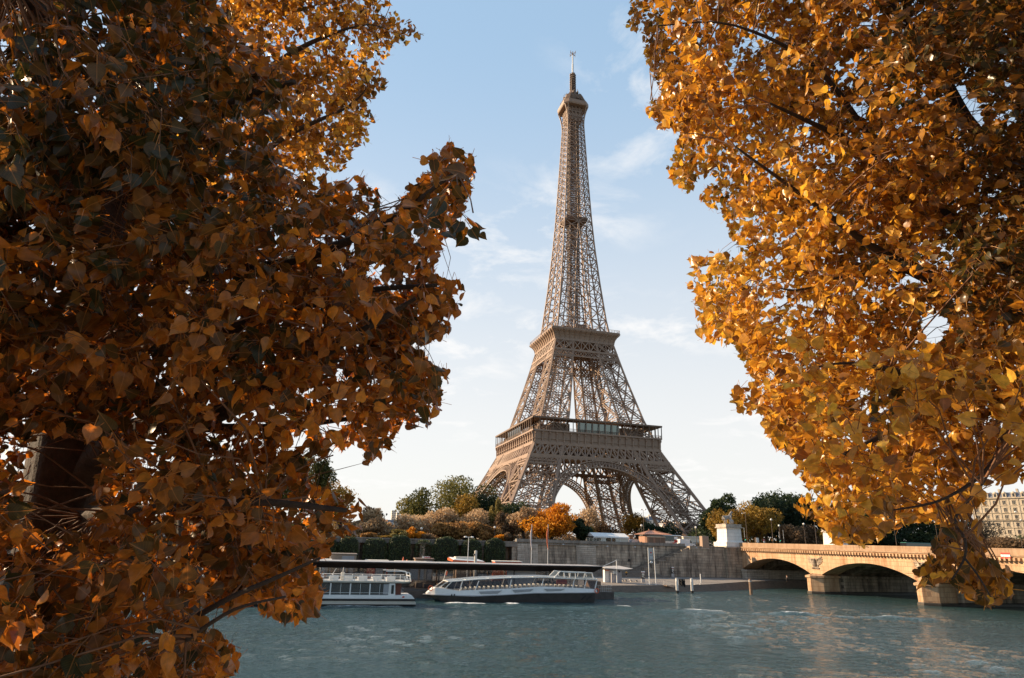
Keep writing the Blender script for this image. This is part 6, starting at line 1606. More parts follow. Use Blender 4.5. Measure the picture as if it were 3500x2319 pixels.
BT = [
 (700, 900, 1640, -128, 'olive', 'tall olive tree mostly hidden behind the rust foreground leaves', {}),
 (880, 1050, 1610, -132, 'olive', 'tall olive tree partly hidden by foreground leaves, beside the tallest olive tree', {}),
 (1030, 1138, 1574, -135, 'olive', 'tallest olive tree of its row, at the edge of the rust leaves', dict(n=3600)),
 (1112, 1236, 1668, -130, 'gold', 'sparse yellow tree before the pale high-rise skyline', dict(n=1500, lobes=16)),
 (1238, 1306, 1742, -140, 'pink', 'pale brown tree beside the two-lantern lamp post', dict(n=1500)),
 (1225, 1345, 1772, -148, 'pink', 'pale brown shrub mass under the two-lantern lamp post', dict(base=.05)),
 (1330, 1470, 1764, -142, 'pink', 'pale brown shrub mass before the round olive tree', dict(base=.05)),
 (1372, 1482, 1681, -118, 'olive', 'round olive tree standing alone against the sky', dict(n=3600, base=.22)),
 (1498, 1690, 1640, -112, 'olive', 'broad tall olive green tree behind the mustard yellow one', dict(n=5200, base=.15, lobes=18)),
 (1534, 1644, 1690, -124, 'gold', 'mustard yellow tree in front of the broad olive tree', dict(n=2600, base=.2)),
 (1610, 1700, 1690, -118, 'green', 'dark green tree between the broad olive tree and the tower foot', dict(base=.1)),
 (1446, 1570, 1752, -136, 'pink', 'pale pinkish tree with feathery tops below the broad olive tree', dict(n=3000, base=.15)),
 (1552, 1690, 1756, -138, 'pink', 'pale pinkish tree beneath the mustard yellow tree', dict(n=3000, base=.15)),
 (1484, 1568, 1792, -153, 'rust', 'low rust brown bush above the hedges, nearest the globe lamp', dict(base=.03)),
 (1545, 1650, 1778, -154, 'rust', 'largest rust brown bush above the clipped hedges', dict(base=.03, n=3200)),
 (1630, 1705, 1796, -155, 'rust', 'low rust brown bush beside the dark conical tree', dict(base=.03)),
 (1674, 1724, 1719, -140, 'lime', 'pale yellow-green pointed tree behind the dark conical tree', dict(shape='cone', base=.1)),
 (1684, 1766, 1748, -146, 'brown', 'dark brown conical tree before the yellow-green pointed tree', dict(shape='cone', n=3400, base=.06)),
 (1712, 1818, 1712, -108, 'green', 'flat dark green tree under the near tower leg', dict(base=.3)),
 (1746, 1830, 1742, -150, 'pink', 'pale pink bare-looking tree between the conical and the orange tree', dict(n=2200, base=.35)),
 (1803, 1957, 1731, -154, 'orange', 'bright orange tree, the most vivid tree behind the quay wall', dict(n=5600, base=.22, lobes=18, leaf=.4)),
 (1945, 2040, 1735, -146, 'pink', 'thin pale pink tree standing before the tower arch', dict(n=1300, base=.25)),
 (1952, 2012, 1784, -156, 'green', 'small dark green tree next to the bright orange tree', dict(base=.3)),
 (2004, 2036, 1808, -157, 'gold', 'small golden bush beside the white marquee', dict(base=.05, n=900)),
 (2020, 2090, 1790, 20, 'brown', 'brown tree behind the tower legs at the marquee', {}),
 (2140, 2210, 1762, -20, 'gold', 'golden tree seen through the tower arch behind the tall lamp post', dict(n=3000)),
 (2196, 2262, 1790, -60, 'green', 'dark green tree through the tower arch behind the copper roof', dict(base=.1)),
 (2240, 2310, 1796, -55, 'green', 'dark green tree through the tower arch below the pale houses', dict(base=.1)),
 (2320, 2420, 1785, -40, 'brown', 'brown tree showing through the tower leg nearest the statue', {}),
 (2408, 2480, 1722, -118, 'green', 'dark green tree between tower leg and horse statue', dict(n=3600, base=.08)),
 (2452, 2535, 1705, -112, 'green', 'tall dark green tree directly behind the horse statue', dict(n=3800, base=.1)),
 (2448, 2545, 1748, -135, 'gold', 'gold-brown tree behind the tall white plinth', dict(n=2600, base=.12)),
 (2515, 2630, 1736, -130, 'gold', 'gold-brown tree between horse statue and floodlight mast', dict(n=3400, base=.12)),
 (2555, 2660, 1715, -105, 'green', 'dark green tree behind the gold-brown trees', dict(n=3600, base=.1)),
 (2600, 2745, 1692, -100, 'green', 'tallest dark green tree, above the bridge lamps', dict(n=4800, base=.1, lobes=17)),
 (2690, 2830, 1722, -95, 'green', 'dark green tree meeting the tip of the golden foreground leaves', dict(n=4200, base=.1)),
 (2676, 2760, 1800, -140, 'brown', 'low greyish brown tree behind the bridge lamps', dict(base=.08)),
 (2735, 2818, 1795, -142, 'brown', 'greyish brown tree over the carousel', dict(base=.1)),
 (2804, 2840, 1808, -146, 'gold', 'small golden tree beside the half hidden plinth', dict(base=.1, n=1200)),
 (2820, 2990, 1735, -100, 'green', 'dark green tree behind the half hidden plinth', dict(n=3600, base=.08)),
 (2960, 3140, 1750, -98, 'green', 'dark green tree behind the golden leaves over the bridge', dict(n=3600, base=.08)),
 (3100, 3270, 1775, -96, 'green', 'dark green tree behind the green bus', dict(n=3200, base=.08)),
 (3240, 3372, 1790, -100, 'brown', 'brown tree beside the cream apartment house', dict(n=3000, base=.08)),
 (3370, 3490, 1836, -140, 'brown', 'low brown tree in front of the cream apartment house', dict(base=.06)),
 (3470, 3560, 1845, -145, 'rust', 'rusty bush beyond the tall lamp posts by the apartment house', dict(base=.05)),
]
for a in BT:
    if a[4] == 'green' and a[0] > 2400: a[6].update(leaf=.62, n=int(a[6].get('n', 2600)*1.25))
    bg_tree(*a[:6], **a[6])
for i, (x0, x1, yt, k, lab) in enumerate(((1236, 1290, 1822, 'rust', 'low orange bush over the lintel beside the rust leaves'), (1280, 1345, 1830, 'gold', 'flat golden bush over the lintel between the lamps'), (1340, 1396, 1812, 'lime', 'yellow-green bush between golden bush and globe lamp'), (1400, 1442, 1808, 'orange', 'round orange bush touching the white globe lamp'), (1440, 1490, 1826, 'brown', 'brown bush between the globe lamp and the rust bushes'), (1690, 1730, 1830, 'orange', 'small orange bush under the dark conical tree'), (1725, 1760, 1826, 'brown', 'small brown bush at the end of the pale wall'))):
    bg_tree(x0, x1, yt, -164, k, lab, n=900, leaf=.28, base=.0, name='bush', cat='bush', group='bushes above the lintel', lobes=8)
# undergrowth and far park woods that nobody could count, closing the view under the crowns
def woods(name, x0, x1, y0, y1, h, n, leaf, kinds, seed):
    rng = np.random.default_rng(seed)
    X = rng.uniform(x0, x1, n); Y = rng.uniform(y0, y1, n)
    top = h*(.62+.2*np.sin(X*.11+seed)+.12*np.sin(X*.31+1.7*seed)+.1*np.sin(X*.07*seed))
    C = np.stack([X, Y, GZ-.3+top*rng.uniform(0, 1, n)**.7], 1)
    v, f = quads(C, rng.uniform(.6, 1.3, n)*leaf, rng)
    T = np.clip(.5+.3*np.sin(X*.2+seed)+rng.normal(0, .15, n), 0, 1)
    o = np_mesh(name, v, f, KIND[kinds], attr={'tint': ('FLOAT', np.repeat(T, 4))}); o['kind'] = 'stuff'
woods('undergrowth', -230, -24, -104, -96, 7., 9000, .6, 'brown', 2)
woods('undergrowth', -230, -60, -88, -80, 9., 9000, .65, 'olive', 3)
woods('undergrowth', 6, 330, -92, -82, 11., 14000, .75, 'green', 4)
woods('distant_woods', -330, 480, 150, 175, 15., 22000, 1.0, 'rust', 5)
woods('distant_woods', -330, 480, 120, 140, 11., 16000, .9, 'olive', 6)
# clipped ivy hedges against the recessed wall
def hedge(px0, px1, ptop, lab, n=4200, dens=1., zbot=-4.9):
    Y = -173.
    a, b = at(px0, ptop, 1, Y), at(px1, ptop, 1, Y)
    rng = np.random.default_rng(int(px0))
    w = (b.x-a.x)/2; cx = (a.x+b.x)/2; H = a.z-zbot; D = 1.5
    t = thing('clipped_hedge', lab, 'hedge', (cx, Y+D, zbot), 0, 'clipped hedges along the recessed wall')
    # superellipsoid block
    d = rng.normal(size=(n, 3)); d /= (np.abs(d)**4).sum(1)[:, None]**.25
    bump = 1+.05*np.sin(d[:, 0]*5+cx)*np.sin(d[:, 2]*9+cx*2)
    r = rng.uniform(.9, 1.03, n)*bump
    C = d*r[:, None]*np.array([w, D, H/2]) + np.array([0, 0, H/2])
    T = np.clip(rng.normal(.45, .25, n)+.12*(C[:, 2]/H-.4), 0, 1)
    v, f = quads(C, rng.uniform(.6, 1.3, n)*.17, rng)
    o = np_mesh('foliage', v, f, KIND['hedge'], attr={'tint': ('FLOAT', np.repeat(T, 4))}); o.parent = t
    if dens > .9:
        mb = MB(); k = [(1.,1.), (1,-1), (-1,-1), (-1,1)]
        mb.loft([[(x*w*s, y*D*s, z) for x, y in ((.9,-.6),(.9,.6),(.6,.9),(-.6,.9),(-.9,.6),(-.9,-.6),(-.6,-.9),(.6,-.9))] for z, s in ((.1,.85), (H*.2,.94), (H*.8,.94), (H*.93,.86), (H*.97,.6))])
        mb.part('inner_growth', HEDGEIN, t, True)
    mb = MB(); mb.tube([(0,0,-.1), (.05,0,H*.5)], [.18, .12], 6); mb.part('trunk', BARKD, t, True)
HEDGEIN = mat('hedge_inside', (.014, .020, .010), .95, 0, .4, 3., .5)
hd = [(40, 180, 680, 'far left'), (200, 370, 684, ''), (380, 542, 678, ''), (582, 772, 690, ''), (790, 966, 664, ''), (1002, 1146, 700, ''), (1152, 1352, 678, ''), (1382, 1542, 696, ''), (1568, 1732, 690, '')]
hl = ['clipped hedge hidden deep behind the rust leaves, first of the row', 'clipped hedge behind hanging rust leaves, second of the row', 'clipped hedge rising over the beige shed', 'wide flat-topped clipped hedge over the red-lined awning stall', 'tall bushy clipped hedge above the folded parasols', 'thin see-through hedge behind the brown booth', 'broad clipped hedge behind the orange-edged pavilion', 'clipped hedge behind the white floodlight mast', 'rounded clipped hedge next to the dark doorway']
for (x0, x1, y, _), lab in zip(hd, hl):
    sp = 'see-through' in lab
    hedge(1000+x0*.42248, 1000+x1*.42248, 1550+y*.42248, lab, 2000 if sp else 5200, .5 if sp else 1.)
# ------------------------------------------------------------------ foreground poplars
def poplar_mat(name, cols, trans, tmul):
    m = bpy.data.materials.new(name); m.use_nodes = True; t = m.node_tree; L = t.links.new
    p = t.nodes['Principled BSDF']; p.inputs['Roughness'].default_value = .30; p.inputs['Specular IOR Level'].default_value = .45
    a = N(t, 'ShaderNodeAttribute', attribute_name='leaf')        # x, y in the leaf's own plane, z: tint of this leaf
    sp = N(t, 'ShaderNodeSeparateXYZ'); L(a.outputs['Vector'], sp.inputs[0])
    r = N(t, 'ShaderNodeValToRGB'); e = r.color_ramp.elements
    while len(e) < len(cols): e.new(.5)
    for i, c in enumerate(cols): e[i].position = i/(len(cols)-1); e[i].color = (*c, 1)
    L(sp.outputs[2], r.inputs[0])
    # pale midrib and slanting side veins
    ax = N(t, 'ShaderNodeMath', operation='ABSOLUTE'); L(sp.outputs[0], ax.inputs[0])
    mr = N(t, 'ShaderNodeMapRange'); L(ax.outputs[0], mr.inputs[0]); mr.inputs[1].default_value = .0; mr.inputs[2].default_value = .035; mr.inputs[3].default_value = .7; mr.inputs[4].default_value = 0
    s1 = N(t, 'ShaderNodeMath', operation='MULTIPLY_ADD'); L(ax.outputs[0], s1.inputs[0]); s1.inputs[1].default_value = -.8; L(sp.outputs[1], s1.inputs[2])
    s2 = N(t, 'ShaderNodeMath', operation='MULTIPLY'); L(s1.outputs[0], s2.inputs[0]); s2.inputs[1].default_value = 44.
    s3 = N(t, 'ShaderNodeMath', operation='SINE'); L(s2.outputs[0], s3.inputs[0])
    s4 = N(t, 'ShaderNodeMapRange'); L(s3.outputs[0], s4.inputs[0]); s4.inputs[1].default_value = .82; s4.inputs[2].default_value = 1.; s4.inputs[4].default_value = .14
    mxv = N(t, 'ShaderNodeMath', operation='MAXIMUM'); L(mr.outputs[0], mxv.inputs[0]); L(s4.outputs[0], mxv.inputs[1])
    tc = N(t, 'ShaderNodeTexCoord'); n = N(t, 'ShaderNodeTexNoise', Scale=38., Detail=3.); L(tc.outputs['Object'], n.inputs['Vector'])
    nr = N(t, 'ShaderNodeMapRange'); L(n.outputs[0], nr.inputs[0]); nr.inputs[1].default_value = .3; nr.inputs[2].default_value = .7; nr.inputs[3].default_value = .72; nr.inputs[4].default_value = 1.25
    sc = N(t, 'ShaderNodeVectorMath', operation='SCALE'); L(r.outputs[0], sc.inputs[0]); L(nr.outputs[0], sc.inputs['Scale'])
    vn = N(t, 'ShaderNodeMixRGB'); L(mxv.outputs[0], vn.inputs[0]); L(sc.outputs[0], vn.inputs[1]); vn.inputs[2].default_value = (.42, .20, .06, 1)
    L(vn.outputs[0], p.inputs['Base Color'])
    tr = N(t, 'ShaderNodeBsdfTranslucent'); ts = N(t, 'ShaderNodeMixRGB', blend_type='MULTIPLY'); ts.inputs[0].default_value = 1.; L(vn.outputs[0], ts.inputs[1]); ts.inputs[2].default_value = (*tmul, 1); L(ts.outputs[0], tr.inputs[0])
    mx = N(t, 'ShaderNodeMixShader'); mx.inputs[0].default_value = trans
    L(p.outputs[0], mx.inputs[1]); L(tr.outputs[0], mx.inputs[2]); L(mx.outputs[0], t.nodes['Material Output'].inputs[0])
    return m
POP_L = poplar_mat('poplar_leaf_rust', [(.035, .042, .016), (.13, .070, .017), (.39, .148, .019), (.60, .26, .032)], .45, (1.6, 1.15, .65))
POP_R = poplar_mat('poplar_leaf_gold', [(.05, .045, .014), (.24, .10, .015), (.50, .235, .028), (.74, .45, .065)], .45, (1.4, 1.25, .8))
BARK = mat('poplar_bark', (.040, .028, .020), .9, 0, .45, 9., .8)
TWIG = mat('poplar_twig', (.16, .075, .035), .75, 0, .3, 12., .2)
# one leaf: heart shape folded along the midrib, nine outline points
_s = [(.20,-.09,.03), (.40,.03,.08), (.48,.24,.10), (.42,.47,.08), (.26,.70,.05), (.10,.88,.02), (.02,1.07,.03)]
LV = np.array([(0,0,0), (0,.14,-.01), (0,.32,-.02), (0,.52,-.03), (0,.74,-.03), (0,.93,-.01), (0,1.12,.03)] + [(-x,y,z) for x,y,z in _s] + _s, dtype=np.float64)
LF = np.array([(i, i+1, 8+i, 7+i) for i in range(6)] + [(i, 14+i, 15+i, i+1) for i in range(6)])
CAMP = np.array(CP); FW_, RT_, UP_ = np.array(FWD), np.array(RIGHT), np.array(UP)
def wdn(px, py, d):
    return CAMP + d[:, None]*(FW_ + RT_*((px*1.47867-1750)/FPX)[:, None] - UP_*((py*1.47867-1159.5)/FPX)[:, None])
def inside(px, py, poly):
    r = np.zeros(len(px), bool); n = len(poly)
    for i in range(n):
        (x0, y0), (x1, y1) = poly[i], poly[i-1]
        c = ((y0 > py) != (y1 > py)) & (px < (x1-x0)*(py-y0)/((y1-y0) if y1 != y0 else 1e-9)+x0)
        r ^= c
    return r
def pixof(P):
    q = P-CAMP; z = q@FW_
    return (1750+FPX*(q@RT_)/z)/1.47867, (1159.5-FPX*(q@UP_)/z)/1.47867, z
def sprays(rng, poly, n_clusters, depth, limbs, tint, twigs=5, leaves=10, size=(.05, .085), holes=(), wind=(0,0,0), spread=.16, grow=.0):
    """clusters of hanging twigs through a deep volume of crown; returns leaf and twig data"""
    P = np.array(poly); x0, y0 = P.min(0); x1, y1 = P.max(0)
    cx, cy, cd = [], [], []
    while len(cx) < n_clusters:
        px, py = rng.uniform(x0, x1, 400), rng.uniform(y0, y1, 400)
        ok = inside(px, py, poly)
        for h in holes: ok &= ~inside(px, py, h)
        px, py = px[ok], py[ok]
        d0, d1 = depth(px, py)
        d = d0 + (d1-d0)*rng.uniform(0, 1, len(px))
        # equal density in space: keep more of the far ones
        k = rng.uniform(0, 1, len(px)) < (d/d1)**2
        cx += list(px[k]); cy += list(py[k]); cd += list(d[k])
    cx, cy, cd = (np.array(a[:n_clusters]) for a in (cx, cy, cd))
    C = wdn(cx, cy, cd)
    LP = np.array([p for l in limbs for p in l])
    pos, dirs, tn, sz, tw, br = [], [], [], [], [], []
    for i in range(n_clusters):
        c = C[i]
        j = np.argmin(((LP-c)**2).sum(1)); root = LP[j]
        out = c-root; dist = np.linalg.norm(out); out = out/(dist+1e-6)
        if dist < 1.0 and rng.uniform() < .5: br.append((root, c, dist))
        base_t = tint(rng, cx[i], cy[i])
        for k in range(twigs):
            s0 = c + rng.normal(size=3)*spread*.55
            d = out*.75 + rng.normal(size=3)*.55 + np.array([0, 0, -.12]); d /= np.linalg.norm(d)
            L = rng.uniform(.22, .46)
            s1 = s0 + d*L + np.array([0, 0, -.10*L])
            qx, qy, _ = pixof(np.array([s0, s1])); 
            if inside(qx, qy, poly).all() and not any(inside(qx, qy, h).any() for h in holes): tw.append((s0, (s0+s1)/2+rng.normal(size=3)*.025, s1))
            m = rng.integers(leaves-3, leaves+3)
            f = rng.uniform(.15, 1.02, m)[:, None]
            p = s0 + (s1-s0)*f
            ax = rng.normal(size=(m, 3))*.75 + d*.45 + np.array([0, 0, -.65]) + np.array(wind)
            ax /= np.linalg.norm(ax, axis=1)[:, None]
            pos.append(p); dirs.append(ax); tn.append(np.clip(base_t + rng.normal(size=m)*.22, 0, 1)); sz.append(rng.uniform(*size, m)*(1 + .25*(f[:, 0] < .5)))
    pos, dirs, tn, sz = np.concatenate(pos), np.concatenate(dirs), np.concatenate(tn), np.concatenate(sz)
    pet = rng.uniform(.5, .95, len(pos))*sz
    ctr = pos + dirs*(pet+sz*.5)[:, None]
    px, py, z = pixof(ctr)
    tx, ty, _ = pixof(pos + dirs*(pet+sz*1.0)[:, None])
    ok = inside(px, py, poly) & (inside(tx, ty, poly) | (rng.uniform(0, 1, len(px)) < .45)) & (z > .9)
    for h in holes: ok &= ~inside(px, py, h)
    return pos[ok], dirs[ok], tn[ok], sz[ok], pet[ok], tw, br
def leaf_mesh(rng, data):
    pos, d, tn, sz, pet = data
    n = len(pos)
    nr = rng.normal(size=(n, 3)); nr -= d*(nr*d).sum(1)[:, None]; nr /= np.linalg.norm(nr, axis=1)[:, None]
    sd = np.cross(d, nr)
    wv = rng.uniform(.82, 1.15, (n, 1)); fold = rng.uniform(-.8, 2.4, (n, 1)); curl = rng.normal(0, .24, (n, 1)); twist = rng.normal(0, .22, (n, 1))
    lx, ly, lz = LV[:, 0], LV[:, 1], LV[:, 2]
    zz = fold*lz[None, :] + curl*(ly[None, :]**2) + twist*lx[None, :]*ly[None, :]
    B = pos + d*pet[:, None]
    v = B[:, None, :] + sz[:, None, None]*(sd[:, None, :]*(lx[None, :]*wv)[:, :, None] + d[:, None, :]*ly[None, :, None] + nr[:, None, :]*zz[:, :, None])
    k = len(LV)
    f = (LF[None] + (np.arange(n)*k)[:, None, None]).reshape(-1, 4)
    at_ = np.stack([np.broadcast_to(lx, (n, k)), np.broadcast_to(ly, (n, k)), np.broadcast_to(tn[:, None], (n, k))], 2).reshape(-1, 3)
    # leaf stalks
    w = .0016
    s = np.stack([pos-sd*w, pos+sd*w, B+sd*w, B-sd*w], 1).reshape(-1, 3)
    fs = np.arange(4*n).reshape(n, 4) + n*k
    V = np.concatenate([v.reshape(-1, 3), s]); F = np.concatenate([f, fs])
    A = np.concatenate([at_, np.broadcast_to(np.array([.0, .5, .8]), (4*n, 3))])
    return V, F, A
def twig_mesh(tw, br, rng):
    mb_v, mb_f = [], []; cnt = [0]
    def add(pts, rs, n=4):
        pts = np.array(pts); b = cnt[0]; cnt[0] += len(pts)*n
        rings = []
        for i, p in enumerate(pts):
            dd = pts[min(i+1, len(pts)-1)]-pts[max(i-1, 0)]; dd = dd/(np.linalg.norm(dd)+1e-9)
            u = np.array([0, 0, 1.]) if abs(dd[2]) < .9 else np.array([1., 0, 0])
            x = np.cross(dd, u); x /= np.linalg.norm(x); y = np.cross(dd, x)
            rings.append([p+(x*math.cos(6.2832*k/n)+y*math.sin(6.2832*k/n))*rs[i] for k in range(n)])
        mb_v.append(np.array(rings).reshape(-1, 3))
        for i in range(len(pts)-1):
            for k in range(n):
                mb_f.append((b+i*n+k, b+i*n+(k+1) % n, b+(i+1)*n+(k+1) % n, b+(i+1)*n+k))
    for a, m, c in tw: add([a, m, c], [.0028, .0022, .0010], 3)
    for r, c, dist in br:
        m1 = r*.65+c*.35+rng.normal(size=3)*.06*dist + np.array([0, 0, .10*dist]); m2 = r*.3+c*.7+rng.normal(size=3)*.04*dist+np.array([0, 0, .06*dist])
        q = min(.010, .004+.004*dist)
        add([r, m1, m2, c], [q, q*.8, q*.6, .004], 5)
    return np.concatenate(mb_v), np.array(mb_f)
def limb_pts(ctrl, n=14):
    """ctrl: (px, py, depth, radius) in the 2367-px picture -> smooth world polyline"""
    W_ = [wd(*c[:3]) for c in ctrl]; R = [c[3] for c in ctrl]
    P, Q = [], []
    for i in range(len(W_)-1):
        p0, p1, p2, p3 = W_[max(i-1, 0)], W_[i], W_[i+1], W_[min(i+2, len(W_)-1)]
        for k in range(5):
            t = k/5
            P.append(.5*((2*p1) + (p2-p0)*t + (2*p0-5*p1+4*p2-p3)*t*t + (3*p1-p0-3*p2+p3)*t**3)); Q.append(R[i]+(R[i+1]-R[i])*t)
    P.append(W_[-1]); Q.append(R[-1])
    return P, Q
def bark_tube(P, Q, name, root, seed, n=14, m=None):
    rr = random.Random(seed); mb = MB(); ph = [rr.uniform(0, 6.28) for _ in range(4)]
    rings = []
    for i, p in enumerate(P):
        d = (P[min(i+1, len(P)-1)]-P[max(i-1, 0)]).normalized(); u = Vector((0, 1, .1)); x = d.cross(u).normalized(); y = d.cross(x)
        rings.append([p + (x*math.cos(6.2832*k/n)+y*math.sin(6.2832*k/n))*Q[i]*(1+.10*math.sin(5*6.2832*k/n+ph[0]+i*.25)+.06*math.sin(3*6.2832*k/n+ph[1]-i*.4)+.05*rr.uniform(-1, 1)) for k in range(n)])
    mb.loft(rings); return mb.part(name, m or BARK, root, False, True)
def poplar(lab, trunk, limbs, crowns, leafm, seed, group=None):
    base = trunk[0]
    t = thing('poplar_tree', lab, 'tree', tuple(base[0]), 0, group)
    rng = np.random.default_rng(seed)
    tr = bark_tube([Vector(p[0]) for p in trunk], [p[1] for p in trunk], 'trunk', t, seed, 20)
    L = [[np.array(p[0]) for p in trunk]]
    for i, l in enumerate(limbs):
        P, Q = limb_pts(l); bark_tube(P, Q, 'limb', tr, seed+i, 10); L.append([np.array(p) for p in P])
    V, F, A, tw, br = [], [], [], [], []; off = 0
    for c in crowns:
        d = sprays(rng, limbs=L, **c)
        v, f, a = leaf_mesh(rng, d[:5]); V.append(v); F.append(f+off); A.append(a); off += len(v); tw += d[5]; br += d[6]
    o = np_mesh('crown', np.concatenate(V), np.concatenate(F), leafm, root=t, smooth=True, attr={'leaf': ('FLOAT_VECTOR', np.concatenate(A))})
    v, f = twig_mesh(tw, br, rng)
    np_mesh('twigs', v, f, TWIG, root=t)
    return t
GQ = -6.2
def dd(a, b):
    return lambda px, py: (np.full(len(px), a), np.full(len(px), b))
# --- left poplar, close to the lens
LOUT = [(-380,-380), (520,-380), (500,0), (540,60), (690,120), (700,200), (640,300), (640,400), (730,412), (838,412), (868,432), (880,480), (900,505), (925,470), (938,440), (972,405), (985,358), (1012,352), (1040,342), (1088,350), (1106,418), (1082,455), (1062,492), (1042,545), (1012,580), (1000,620), (1030,655), (1062,650), (1072,692), (1046,770), (1000,792), (940,790), (985,830), (1036,866), (1010,920), (1012,960), (985,1000), (930,985), (905,1030), (850,1074), (828,1020), (782,1052), (722,1058), (700,1092), (722,1132), (792,1142), (842,1165), (846,1232), (782,1252), (722,1302), (742,1346), (736,1420), (672,1446), (612,1422), (592,1372), (560,1424), (480,1400), (430,1420), (470,1450), (500,1470), (545,1480), (545,1556), (520,1575), (500,1780), (-380,1780)]
def ldepth(px, py):
    near = np.clip(2.3 + (px+100)/1100, 2.2, 3.2)
    near = np.where(py > 1150, np.minimum(near, 2.6), near)
    return near, np.clip(near+2.4, 3.4, 5.1)
def ltint(rng, px, py): return float(np.clip(.40 + .17*(px/1000) - .20*(py < 560)*(px < 520) + .05*(py > 1000) + rng.normal()*.20, .02, .95))  # leaf colour darkened to the left and upper left: painted shade
wl = [wd(110, 1900, 5.3), wd(125, 1500, 5.25), wd(140, 1230, 5.2), wd(165, 1050, 5.2), wd(205, 800, 5.3), wd(262, 470, 5.5), wd(300, 200, 5.8), wd(330, -150, 6.2), wd(350, -700, 7.)]
b0 = wl[0].copy(); b0.z = GQ
ltrunk = [(b0 + Vector((-.15, -.1, 0)), .42), (b0.lerp(wl[0], .5), .34)] + list(zip(wl, (.31, .30, .29, .28, .25, .215, .19, .15, .06)))
limbsL = [
 [(190,1120,5.15,.14), (235,1050,5.0,.12), (340,985,4.7,.085), (470,965,4.4,.06), (600,915,4.1,.048), (720,835,3.9,.038), (830,770,3.7,.022), (960,690,3.6,.01)],
 [(360,985,4.7,.05), (520,990,4.5,.03), (680,985,4.3,.02), (860,960,4.1,.01)],
 [(250,1700,3.8,.024), (380,1490,3.3,.016), (500,1400,3.0,.012), (640,1335,2.8,.009), (740,1290,2.7,.004)],
 [(430,1480,3.0,.010), (540,1410,2.8,.007), (660,1380,2.7,.004)],
 [(262,470,5.5,.10), (420,330,4.8,.05), (560,230,4.3,.03), (680,190,4.0,.015)],
 [(240,620,5.4,.09), (440,640,4.6,.05), (680,600,4.1,.03), (880,520,3.8,.018), (1050,400,3.6,.008)],
 [(220,760,5.3,.08), (520,760,4.3,.04), (800,680,3.9,.02), (1010,660,3.7,.01)],
 [(150,1200,5.2,.07), (330,1180,4.0,.03), (560,1160,3.3,.02), (800,1180,3.0,.01)],
 [(300,200,5.8,.1), (120,60,4.2,.05), (20,-60,3.,.02)],
]
LH = [[(70,990), (236,1020), (226,1120), (206,1236), (66,1236)], [(226,440), (306,440), (292,560), (214,560)]]
GOUT = [(430,-500), (1000,-500), (940,-60), (892,0), (926,28), (976,72), (966,102), (908,100), (896,132), (878,160), (896,192), (878,226), (850,250), (872,290), (856,332), (814,352), (800,392), (760,408), (726,420), (640,520), (480,640), (380,700), (200,560), (180,420), (430,300)]
def gtint(rng, px, py): return float(np.clip(.56 + rng.normal()*.20, .02, 1))
poplar('dark rust-leaved poplar with a thick leaning trunk, closest to the moored white boats', ltrunk, limbsL, [
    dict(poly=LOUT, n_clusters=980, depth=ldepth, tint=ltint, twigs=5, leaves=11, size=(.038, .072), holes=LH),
    dict(poly=[(930,340), (1120,340), (1120,560), (930,560)], n_clusters=4, depth=dd(3.2, 3.6), tint=lambda r, x, y: .12, twigs=3, leaves=7, spread=.12),
  ], POP_L, 21)
g0 = wd(430, 1400, 10.5)
gb = g0.copy(); gb.z = GQ
gtrunk = [(gb, .24), (g0, .2), (wd(450, 900, 10.6), .17), (wd(480, 500, 10.8), .13), (wd(520, 150, 11.), .09), (wd(560, -300, 11.4), .04)]
limbsG = [[(462,700,10.7,.07), (600,520,10.2,.04), (720,420,9.8,.02)], [(480,480,10.8,.08), (640,330,10.,.04), (800,250,9.6,.02), (850,200,9.4,.004)], [(500,250,11.,.07), (680,120,10.2,.04), (830,60,9.8,.012), (900,70,9.5,.004)], [(450,800,10.6,.06), (330,640,10.,.03), (220,520,9.6,.015)], [(530,100,11.,.05), (640,-100,10.5,.03), (800,-200,10.2,.01)]]
poplar('golden sunlit poplar standing farther back behind the dark rust-leaved poplar', gtrunk, limbsG, [
    dict(poly=GOUT, n_clusters=430, depth=dd(9.2, 12.4), tint=gtint, twigs=6, leaves=10, size=(.06, .092), spread=.30),
  ], POP_R, 33)
# --- right poplar
ROUT = [(1455,-450), (1456,0), (1450,60), (1486,80), (1490,120), (1500,160), (1532,215), (1520,228), (1500,232), (1512,280), (1560,288), (1575,315), (1560,352), (1540,392), (1562,425), (1602,452), (1640,478), (1672,486), (1690,560), (1728,596), (1700,600), (1650,580), (1594,606), (1602,650), (1620,690), (1612,768), (1668,782), (1700,800), (1722,842), (1748,882), (1722,900), (1690,890), (1690,930), (1720,960), (1752,944), (1772,1000), (1800,1040), (1838,1062), (1842,1112), (1892,1150), (1830,1156), (1842,1190), (1902,1212), (1922,1250), (1990,1264), (2032,1250), (2062,1222), (2132,1200), (2180,1212), (2240,1200), (2290,1140), (2334,1112), (2420,1110), (2900,1100), (2900,-450)]
def rdepth(px, py):
    near = np.clip(5.3 - (px-1500)/620 - np.clip((py-650)/380, 0, 1.6), 2.9, 5.5)
    return near, near+3.6
def rtint(rng, px, py): return float(np.clip(.84 - .26*np.clip((420-py)/300, 0, 1) - .58*np.clip((px-1860)/360, 0, 1)*np.clip((1050-py)/400, 0, 1) - .17*np.clip((py-820)/150, 0, 1) + rng.normal()*.15, .03, 1))  # painted light: gold on the sunlit side, darkened at top and upper right
rb = wd(2500, 1500, 7.2); rbb = rb.copy(); rbb.z = GQ
rtrunk = [(rbb, .40), (rb, .33), (wd(2480, 1100, 7.1), .30), (wd(2460, 800, 7.1), .27), (wd(2430, 450, 7.2), .23), (wd(2385, 100, 7.4), .19), (wd(2370, -300, 7.8), .13), (wd(2360, -700, 8.4), .06)]
